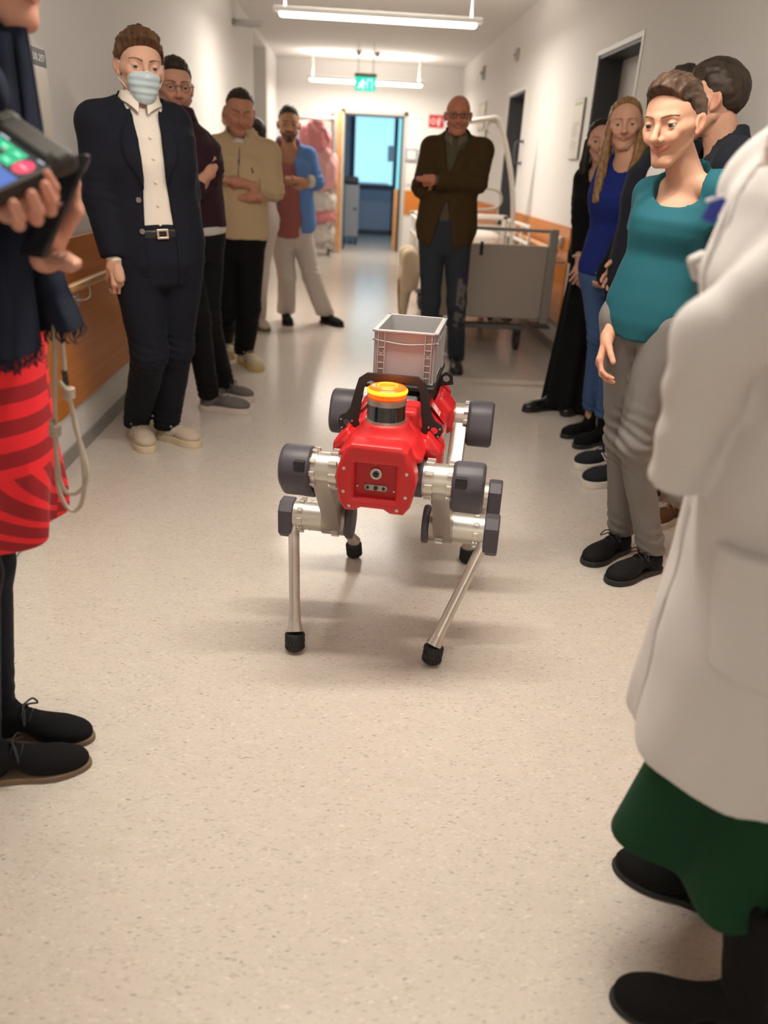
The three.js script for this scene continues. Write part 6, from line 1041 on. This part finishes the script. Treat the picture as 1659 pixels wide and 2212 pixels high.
person({
  label: 'person in navy fringed scarf and red striped dress holding a tablet', z: SW, chest: 78, hipYaw: 80, female: true, scale: 1.0, cell: 0.016,
  head: { at: [-12, -118, 0.0], size: 0.23, yaw: 62, pitch: 6, skin: [0.56, 0.29, 0.21], brow: [0.05, 0.03, 0.02], lip: [0.45, 0.15, 0.13], smile: 0.4, hair: { thick: 0.05, top: 0.03, off: -0.05, slope: 1, nape: true, overEar: true }, hairTone: [[0.02, 0.013, 0.009], [0.07, 0.045, 0.03]] },
  neck: [-122, 95], hip: [-85, 760], sh: [[-80, 190, 0.15], [-70, 190, -0.15]], el: [[-130, 520, 0.22], [-70, 520, -0.16]], wr: [tabPt(-0.03, 0.04, -0.04), [98, 556, 0.13]], kn: [[-52, 1240, 0.05], [-22, 1220, -0.05]], feet: [[[-72, 1688], [116, 1662]], [[-32, 1588], [159, 1596]]], legR: 0.95, armR: 0.9,
  hands: [{ dir: TFr.x.toArray(), nrm: TFr.n.toArray(), side: 1, curl: [[0.1, 0.75, 0.8], [0.1, 0.8, 0.8], [0.12, 0.85, 0.8], [0.2, 0.9, 0.8]], spread: 0.12, thumb: [1.2, 0.2, 0.2], thumbIn: -0.1 }, { dirTo: [148, 470, 0.11], nrm: [-0.75, 0.2, 0.35], side: 1, curl: [0.5, 0.7, 0.5], thumb: [0.5, 0.2, 0.2], thumbIn: 0.9 }], handCell: 0.003,
  wear: [
    { name: 'tights', mat: cloth(lin(0.010, 0.013, 0.022), 0.7), ease: -0.004, hemY: 0.1, top: 0.2, fold: 0.001 },
    { name: 'cardigan', mat: NAVY, ease: 0.02, armEase: 0.012, sleeve: 1.88, hemT: 0.1, neck: 0.01 },
  ],
  shoes: { mat: cloth(lin(0.008, 0.008, 0.009), 0.9), soleMat: mt(lin(0.17, 0.115, 0.07), 0.7), sole: 0.016, tall: 0.145, laces: true, laceMat: mt(lin(0.01, 0.01, 0.012), 0.6), minLen: 0.27, pointy: 0.6, cell: 0.0045, shaftR: 0.04 },
  extra(c) {
    const secs = []; const top = atZ(-85, 640, SW), bot = atZ(-95, 1130, SW); for (let i = 0; i <= 26; i++) { const t = i / 26, m = top.clone().lerp(bot, t); secs.push([m, lerp(0.15, 0.205, smooth(0.1, 1, t)), lerp(0.165, 0.22, smooth(0.1, 1, t)), 0.002 + 0.016 * smooth(0.6, 1, t)]); }
    c.put(c.t, 'striped_dress', skirtGeo(secs, 8, 1.2, 0.2), mt(0xffffff, 0.75, 0, { map: STRIPE, sheen: 0.35, sheenRoughness: 0.4, sheenColor: lin(0.9, 0.3, 0.3) }));
    // scarf wound round the neck
    const nk = c.neck.clone().add(V(0.0, 0.05, 0)); const loops = [];
    for (const [dy, R, r, ti, ph] of [[0.05, 0.058, 0.038, 0.1, 0], [0.0, 0.068, 0.043, -0.16, 1], [-0.05, 0.075, 0.04, 0.25, 2]]) { const pts = []; for (let i = 0; i <= 16; i++) { const a = i / 16 * Math.PI * 2; pts.push(V(nk.x + Math.cos(a) * R * 1.02, nk.y + dy + Math.cos(a + ph) * ti * R * 1.6, nk.z + Math.sin(a) * R)); } for (let i = 0; i < 16; i++) loops.push(cone(pts[i], pts[i + 1], r * (0.9 + 0.14 * Math.sin(i * 1.7 + ph)), r * (0.9 + 0.14 * Math.sin((i + 1) * 1.7 + ph)))); }
    const Lp = unionS(loops, 0.012); const sf = c.put(c.t, 'scarf', sdfMesh((x, y, z) => Lp(x, y, z) - 0.007 * noise(x * 16, y * 42, z * 16) - 0.003 * noise(x * 50, y * 90, z * 50), [nk.x - 0.24, nk.y - 0.22, nk.z - 0.24], [nk.x + 0.24, nk.y + 0.22, nk.z + 0.24], 0.0065), NAVY);
    // hanging ends: cloth sheets with folds and a fringed lower edge
    const sheet = (L, R, n, amp, ph, zoff, name) => { // L,R: lists of [px,py] edge points from top to bottom
      const lc = new THREE.CatmullRomCurve3(L.map((p) => atZ(p[0], p[1], SW + zoff + (p[2] ?? 0)))), rc = new THREE.CatmullRomCurve3(R.map((p) => atZ(p[0], p[1], SW + zoff + (p[2] ?? 0)))), U = 60, W2 = 50, pos = [], idx = [], uv = [];
      for (const side of [0, 1]) for (let j = 0; j <= U; j++) { const a = lc.getPoint(j / U), b = rc.getPoint(j / U); for (let i = 0; i <= W2; i++) { const u = i / W2, p = a.clone().lerp(b, u), f = Math.sin(u * n * 6.283 + ph + j / U * 1.2 + Math.sin(j / U * 5 + ph) * 0.5) * amp * (0.4 + 0.6 * j / U) + 0.006 * noise(u * 9, j / U * 14, ph * 7); p.z += f - side * 0.004; p.x += f * 0.25; pos.push(p.x, p.y, p.z); uv.push(u, j / U); } }
      const S1 = (U + 1) * (W2 + 1); for (const side of [0, 1]) for (let j = 0; j < U; j++) for (let i = 0; i < W2; i++) { const a = side * S1 + j * (W2 + 1) + i, b = a + W2 + 1; if (side) idx.push(a, a + 1, b, a + 1, b + 1, b); else idx.push(a, b, a + 1, a + 1, b, b + 1); }
      for (let j = 0; j < U; j++) for (const i of [0, W2]) { const a = j * (W2 + 1) + i, b = a + W2 + 1; idx.push(a, a + S1, b, b, a + S1, b + S1); } for (let i = 0; i < W2; i++) { const a = U * (W2 + 1) + i; idx.push(a, a + S1, a + 1, a + 1, a + S1, a + 1 + S1); }
      const g = new THREE.BufferGeometry(); g.setAttribute('position', new THREE.BufferAttribute(new Float32Array(pos), 3)); g.setAttribute('uv', new THREE.BufferAttribute(new Float32Array(uv), 2)); g.setIndex(idx); g.computeVertexNormals();
      const fr = []; for (let i = 0; i <= W2; i += 1) { const k = (U * (W2 + 1) + i) * 3, p = V(pos[k], pos[k + 1], pos[k + 2]), l = rr(0.012, 0.026); fr.push(tube([p, p.clone().add(V(rr(-0.004, 0.004), -l * 0.5, rr(-0.004, 0.004))), p.clone().add(V(rr(-0.01, 0.01), -l, rr(-0.01, 0.01)))], 0.0016, 5, 4)); }
      c.put(sf, name, g, NAVY); const m = c.put(sf, 'fringe', merge(fr), NAVY); m.userData.kind = 'stuff';
    };
    sheet([[-150, 40, -0.04], [-150, 400], [-130, 720], [-60, 745]].map((p) => p), [[58, 60, -0.03], [94, 300], [128, 560], [181, 706]], 2.4, 0.028, 0.4, 0.085, 'scarf_end');
    sheet([[-200, 60, -0.06], [-200, 450], [-180, 700], [-140, 812]], [[20, 70, -0.06], [56, 380], [68, 580], [84, 762]], 2.1, 0.022, 2.2, 0.15, 'scarf_end');
  },
});

// rugged control tablet in her hands
{
  const F = TFr, w = F.w, h = TAB_H, ctr = TAB;
  const scr = canvasTex(512, 820, (g) => {
    g.fillStyle = '#23262c'; g.fillRect(0, 0, 512, 820); g.fillStyle = '#3f62a8'; g.fillRect(0, 210, 512, 610);
    const btn = (x, y, w2, h2) => { g.fillStyle = '#12b07a'; g.fillRect(x, y, w2, h2); g.fillStyle = 'rgba(225,255,240,0.75)'; g.fillRect(x + w2 * 0.3, y + h2 * 0.42, w2 * 0.4, h2 * 0.16); };
    g.fillStyle = '#c9ced6'; g.fillRect(60, 10, 90, 10); g.fillRect(430, 14, 60, 9);
    btn(10, 34, 110, 70); btn(126, 34, 118, 70); btn(250, 34, 118, 70); btn(10, 110, 110, 62); btn(250, 110, 118, 70); g.fillStyle = '#2b2f36'; g.fillRect(126, 110, 118, 70); g.fillStyle = '#e8edf2'; g.fillRect(160, 138, 16, 18); g.fillRect(196, 146, 12, 8);
    g.fillStyle = '#d23a5c'; g.beginPath(); g.ellipse(436, 120, 66, 66, 0, 0, 7); g.fill(); g.fillStyle = '#f3c9d3'; g.fillRect(404, 116, 62, 8);
    g.fillStyle = '#1fae86'; g.fillRect(150, 200, 56, 50); g.fillStyle = '#6f8fd0'; g.fillRect(222, 200, 52, 48); g.fillRect(288, 200, 52, 48); g.fillStyle = '#eef3fb'; g.fillRect(170, 214, 14, 22); g.fillRect(240, 212, 16, 24); g.fillRect(306, 212, 16, 24); g.fillRect(100, 212, 10, 24);
  });
  const t = thing('control_tablet', 'tablet in a thick black case showing green buttons and a red stop button', 'tablet', [ctr.x, ctr.y, ctr.z]); t.quaternion.setFromRotationMatrix(F.M);
  const CASE = mt(lin(0.022, 0.02, 0.017), 0.6);
  part(t, 'case', merge([rbox(w, h, 0.014, 0.006, 3).translate(0, 0, -0.008), rspan(-w / 2, w / 2, h / 2 - 0.034, h / 2, -0.006, 0.009, 0.005), rspan(-w / 2, w / 2, -h / 2, -h / 2 + 0.02, -0.006, 0.009, 0.005), rspan(-w / 2, -w / 2 + 0.014, -h / 2, h / 2, -0.006, 0.009, 0.005), rspan(w / 2 - 0.011, w / 2, -h / 2, h / 2, -0.006, 0.004, 0.004)]), CASE);
  for (const sx of [-1, 1]) for (const sy of [-1, 1]) part(t, 'corner_bumper', rbox(0.034, 0.04, 0.03, 0.012, 3).translate(sx * (w / 2 - 0.013), sy * (h / 2 - 0.016), -0.002), CASE);
  part(t, 'screen', new THREE.PlaneGeometry(w - 0.03, h - 0.056).translate(0, -0.007, 0.0004), mt(lin(0.02, 0.02, 0.02), 0.2, 0, { emissive: 0xffffff, emissiveMap: scr, emissiveIntensity: 0.75 }));
  const A2 = atZ(140, 352, -1.36), B2 = atZ(178, 348, -1.3), C2 = atZ(92, 470, -1.32), F2 = frameOf(A2, B2, C2);
  const t2 = thing('tablet_computer', 'thin black tablet held behind the control tablet', 'tablet', [0, 0, 0]); const c2 = A2.clone().lerp(B2, 0.5).addScaledVector(F2.y, -0.075); t2.position.copy(c2); t2.quaternion.setFromRotationMatrix(F2.M);
  part(t2, 'body', rbox(0.11, 0.17, 0.009, 0.004, 3), mt(lin(0.012, 0.011, 0.012), 0.3)); part(t2, 'glass', rspan(-0.052, 0.052, -0.082, 0.082, 0.0045, 0.0055, 0.0005), mt(lin(0.02, 0.02, 0.022), 0.1)); part(t2, 'back_sticker', rspan(0.02, 0.05, 0.06, 0.08, -0.0056, -0.0045, 0.0004), mt(lin(0.5, 0.5, 0.5), 0.4));
}
// rope leash
{
  const z = -1.42, q = (x, y, d = 0) => atZ(x, y, z + d), ROPE = mt(lin(0.60, 0.52, 0.42), 0.85, 0, { bumpMap: fabricBump, bumpScale: 0.001 });
  const b0 = q(120, 700), t = thing('rope_leash', 'cream rope leash with knots hanging in a loop beside the striped dress', 'rope', [b0.x, b0.y, b0.z]);
  const P = (l) => l.map(([x, y, d]) => q(x, y, d).sub(b0)), r = 0.0042;
  part(t, 'rope', merge([tube(P([[117, 690], [119, 780], [119, 880], [121, 960], [122, 1010], [128, 1060], [145, 1095], [158, 1104], [172, 1095], [181, 1065], [181, 1020, 0.01], [173, 960, 0.01], [160, 900], [153, 870], [151, 852]]), r, 120, 8), tube(P([[128, 690], [135, 750], [140, 800], [144, 838], [148, 852]]), r, 40, 8), tube(P([[118, 940], [124, 990, 0.008], [131, 1040, 0.01], [145, 1064, 0.01], [163, 1066, 0.01], [182, 1050, 0.01], [189, 1020, 0.005], [180, 975, -0.005], [163, 925, -0.005], [155, 880]]), r, 90, 8), tube(P([[150, 848], [140, 838, 0.008], [128, 824, 0.01]]), r, 12, 8), tube(P([[119, 930], [112, 918, 0.008], [110, 908, 0.01]]), r, 10, 8)]), ROPE);
  for (const [x, y, w] of [[119, 930, 9], [149, 850, 8]]) for (let i = 0; i < 3; i++) part(t, 'knot_turn', tube(P([[x - w, y - 8 + i * 8, 0.004], [x, y - 6 + i * 8, 0.014], [x + w, y - 9 + i * 8, 0.004], [x, y - 10 + i * 8, -0.008]]), 0.0048, 24, 8, true), ROPE);
  part(t, 'black_sleeve', tube(P([[138.5, 800], [141, 815], [143, 832]]), 0.0055, 10, 8), BLACKP);
}

// ---------- person in the white coat at the right edge ----------
const COATW = cloth(lin(0.60, 0.575, 0.56), 0.75, { bumpScale: 0.0004 }), GREEN = cloth(lin(0.008, 0.042, 0.018), 0.85);
const COATP = [[-0.95, 0.195, 0.185, 0.012], [-0.7, 0.19, 0.18, 0.01], [-0.4, 0.182, 0.163, 0.004], [-0.1, 0.175, 0.145, -0.005], [0.1, 0.165, 0.135, -0.005], [0.4, 0.15, 0.12, 0.005], [0.65, 0.16, 0.13, 0.015], [0.82, 0.158, 0.115, 0.0], [0.93, 0.12, 0.09, -0.01], [1.0, 0.075, 0.07, -0.01]];
const CZ = -1.04, CX = 0.69;
person({
  label: 'person in long white lab coat, green skirt and black suede boots', z: CZ, base: [CX, 0, CZ], chest: -98, hipYaw: -98, female: true, scale: 1.0, cell: 0.018, armLen: 1.6,
  head: { at: [CX - 0.11, 1.62, CZ, 1], size: 0.23, yaw: -100, skin: [0.56, 0.31, 0.22], brow: [0.05, 0.03, 0.02], hair: { thick: 0.05, top: 0.03, off: -0.05, slope: 1, nape: true, overEar: true }, hairTone: [[0.03, 0.02, 0.014], [0.1, 0.065, 0.04]] },
  neck: [CX - 0.09, 1.44, CZ, 1], hip: [CX, 0.88, CZ, 1], sh: [[CX - 0.09, 1.34, CZ - 0.15, 1], [CX - 0.085, 1.34, CZ + 0.14, 1]], el: [[CX, 1.1, CZ - 0.2, 1], [1556, 740, 0.1]], wr: [[CX, 0.9, CZ - 0.17, 1], [1462, 1030, 0.0]], kn: [[CX, 0.5, CZ - 0.09, 1], [CX, 0.5, CZ + 0.09, 1]],
  feet: [[[1606, 1985], [1441, 1915]], [[1652, 2236], [1352, 2165]]],
  hands: [], armR: 0.95,
  wear: [{ name: 'tights', mat: cloth(lin(0.008, 0.008, 0.008), 0.9), ease: 0.0, hemY: 0.06, top: 0.2, cell: 0.014, fold: 0.001 }],
  shoes: { mat: cloth(lin(0.007, 0.0068, 0.0065), 0.92), soleMat: mt(lin(0.01, 0.01, 0.01), 0.7), sole: 0.014, tall: 0.3, pointy: 0.35, minLen: 0.26, shaftR: 0.052, cell: 0.0055, wide: 1.05 },
  extra(c) {
    const TF2 = torsoField(c.hipC.clone().add(V(-0.029, 0, 0)), c.neck, c.hipR, c.shR, COATP, 1), AR = c.arms(0.014, 0, 2.02, 0.03);
    const slv = (x, y, z) => Math.min(AR[0](x, y, z), AR[1](x, y, z));
    const nc = cone(c.neck.clone().add(V(-0.03, -0.03, 0)), c.nk.clone().add(V(0, 0.15, 0)), 0.07, 0.09);
    const coat = (x, y, z) => {
      let d = TF2(x, y, z); const tt = TL.t, tx = TL.x, tz = TL.z;
      d -= 0.004 + 0.006 * noise(x * 9, y * 3, z * 9) + 0.005 * Math.sin(Math.atan2(tz, tx) * 7 + noise(x * 3, y * 3, z * 3) * 2) * smooth(0.1, -0.9, tt) + 0.004 * noise(x * 22, y * 9, z * 22);
      if (tz > 0) d = smax(d, 0.0035 - Math.abs(tx + 0.01), 0.004);
      d = smax(d, 0.458 - y, 0.008);
      const a = slv(x, y, z) - 0.005 * noise(x * 13, y * 8, z * 13) - 0.003 * Math.sin(y * 70 + x * 40 + noise(x * 8, y * 8, z * 8) * 5) * Math.exp(-((y - 1.1) ** 2) / 0.02);
      return smax(smin(d, a, 0.022), -nc(x, y, z), 0.01);
    };
    c.put(c.t, 'lab_coat', sdfMesh(coat, [0.38, 0.36, -1.36], [1.02, 1.5, -0.7], 0.0075), COATW);
    // patch pocket on the near side: offset of the coat surface cut to a panel
    const pocket = (x, y, z) => { const d = TF2(x, y, z), tt = TL.t, tx = TL.x, tz = TL.z; return smax(d - 0.016 - 0.012 * smooth(0.8, 0.9, y), Math.max(Math.abs(tz - 0.045) - 0.08, 0.1 - tx, Math.abs(y - 0.79) - 0.105 + Math.abs(tz - 0.045) * 0.15), 0.005); };
    c.put(c.t, 'coat_pocket', sdfMesh(pocket, [0.4, 0.62, -1.1], [0.95, 0.94, -0.7], 0.006), COATW);
    c.put(c.t, 'coat_seam', tube([0.52, 0.62, 0.75, 0.9, 1.05].map((y) => { const p = V(0.74, y, -0.6); for (let i = 0; i < 60 && TF2(p.x, p.y, p.z) > 0.0105; i++) p.z -= 0.004; return p; }), 0.0022, 30, 5), COATW);
    const secs = []; for (let i = 0; i <= 20; i++) { const t = i / 20; secs.push([V(CX + 0.045, lerp(0.56, 0.25, t), CZ + 0.01), lerp(0.14, 0.2, t), lerp(0.15, 0.205, t), 0.004 + 0.026 * t]); }
    c.put(c.t, 'green_skirt', skirtGeo(secs, 5, 0.9, 0.3), GREEN);
    // badge clipped to the chest, folded paper in the crook of the arm
    const bd = c.put(c.t, 'badge', rbox(0.02, 0.034, 0.004, 0.002).rotateZ(-0.35).translate(atZ(1542, 452, -1.1).x, atZ(1542, 452, -1.1).y, -1.1), mt(lin(0.01, 0.03, 0.3), 0.4)); c.put(bd, 'badge_clip', rbox(0.026, 0.005, 0.006, 0.002).rotateZ(0.35).translate(atZ(1545, 428, -1.1).x, atZ(1545, 428, -1.1).y, -1.1), mt(lin(0.65, 0.68, 0.75), 0.3));
    const w = atZ(1500, 575, -1.16); c.put(c.t, 'cuff_fold', rbox(0.03, 0.04, 0.03, 0.008, 3).rotateZ(0.5).translate(w.x + 0.01, w.y, w.z), COATW); c.put(c.t, 'button', new THREE.CylinderGeometry(0.004, 0.004, 0.003, 14).rotateX(Math.PI / 2).translate(w.x, w.y + 0.002, w.z + 0.016), mt(lin(0.75, 0.73, 0.7), 0.3));
  },
});

// ---------- laundry trolley, blanket and vestibule trolley ----------
{
  const t = thing('laundry_trolley', 'metal trolley piled with pink and white laundry beside the open end door', 'trolley', [-0.62, 0, -13.2]);
  const MET = mt(lin(0.5, 0.47, 0.43), 0.35, 0.7);
  part(t, 'frame', merge([rod(V(-0.28, 0.12, 0.2), V(-0.28, 1.95, 0.2), 0.014), rod(V(0.26, 0.12, 0.2), V(0.26, 1.95, 0.2), 0.014), rod(V(-0.28, 1.95, 0.2), V(0.26, 1.95, 0.2), 0.014), rod(V(-0.28, 0.12, -0.2), V(-0.28, 1.2, -0.2), 0.014), rod(V(0.26, 0.12, -0.2), V(0.26, 1.2, -0.2), 0.014), rspan(-0.3, 0.28, 0.11, 0.14, -0.22, 0.22, 0.01)]), MET);
  part(t, 'end_knob', new THREE.SphereGeometry(0.04, 16, 12).translate(0.26, 1.95, 0.2), mt(lin(0.7, 0.68, 0.64), 0.4));
  for (const x of [-0.24, 0.22]) for (const z of [-0.17, 0.17]) part(t, 'caster_wheel', new THREE.TorusGeometry(0.04, 0.016, 10, 20).rotateY(Math.PI / 2).translate(x, 0.057, z), DARKGREY);
  const lump = (c, r, n, mat, name, s = 3) => { const g = new THREE.SphereGeometry(1, 40, 30), p = g.attributes.position; for (let i = 0; i < p.count; i++) { const x = p.getX(i), y = p.getY(i), z = p.getZ(i), k = 1 + n * (noise(x * s + c[0] * 9, y * s * 0.7, z * s) + 0.5 * noise(x * s * 2.4, y * s * 1.3, z * s * 2.4)); p.setXYZ(i, c[0] + x * r[0] * k, c[1] + y * r[1] * k, c[2] + z * r[2] * k); } g.computeVertexNormals(); part(t, name, g, mat); };
  const PK = cloth(lin(0.66, 0.26, 0.28)), PK2 = cloth(lin(0.70, 0.37, 0.38)), WH = cloth(lin(0.62, 0.58, 0.54));
  lump([0.0, 1.68, 0.1], [0.24, 0.27, 0.2], 0.16, PK, 'pink_linen'); lump([0.06, 1.25, 0.14], [0.28, 0.4, 0.2], 0.16, PK2, 'pink_linen'); lump([0.05, 0.8, 0.16], [0.27, 0.2, 0.2], 0.2, WH, 'white_linen'); lump([0.08, 0.6, 0.16], [0.25, 0.13, 0.2], 0.2, PK, 'pink_linen'); lump([0.02, 0.34, 0.14], [0.27, 0.21, 0.2], 0.2, WH, 'white_linen');
}
{
  const t0 = V(0.475, 0, -6.95), t = thing('cream_blanket', 'cream blanket hanging over the side of the hospital bed', 'blanket', [t0.x, 0, t0.z]);
  const g = sdfMesh((x, y, z) => { const f = 0.02 * noise(x * 10, y * 4, z * 14) + 0.012 * Math.sin(z * 38 + y * 6); const a = sdBox(0.0, 0.56, 0, 0.055, 0.15, 0.34, 0.05)(x, y, z), b = smin(cone(V(-0.02, 0.5, 0.2), V(-0.03, 0.17, 0.24), 0.07, 0.03)(x, y, z), cone(V(-0.01, 0.5, -0.1), V(-0.02, 0.3, -0.15), 0.06, 0.04)(x, y, z), 0.05); return smin(a, b, 0.06) - f; }, [-0.16, 0.1, -0.46], [0.16, 0.82, 0.46], 0.011);
  part(t, 'blanket_cloth', g, cloth(lin(0.72, 0.58, 0.42))); part(t, 'hem_band', tube([[-0.05, 0.2, 0.24], [-0.075, 0.32, 0.22], [-0.085, 0.48, 0.2]], 0.009, 20, 8), cloth(lin(0.5, 0.3, 0.14)));
}
{
  const t = thing('service_trolley', 'grey service trolley standing inside the blue-lit vestibule', 'trolley', [-0.02, 0, -15.4]);
  const G = mt(lin(0.26, 0.28, 0.32), 0.4), D = mt(lin(0.03, 0.035, 0.045), 0.5);
  part(t, 'cabinet', rspan(-0.2, 0.1, 0.14, 1.02, -0.3, 0.3, 0.015), G); part(t, 'top_bag', rspan(-0.18, 0.09, 1.02, 1.16, -0.25, 0.25, 0.05), D); part(t, 'lock', rspan(0.0, 0.06, 0.6, 0.64, 0.3, 0.315, 0.004), D);
  for (const x of [-0.16, 0.06]) for (const z of [-0.25, 0.25]) part(t, 'caster_wheel', new THREE.TorusGeometry(0.045, 0.02, 10, 20).rotateY(Math.PI / 2).translate(x, 0.066, z), D);
}

scene.traverse((o) => { if (o.isMesh) { o.castShadow = true; o.receiveShadow = true; } });
renderer.render(scene, camera);
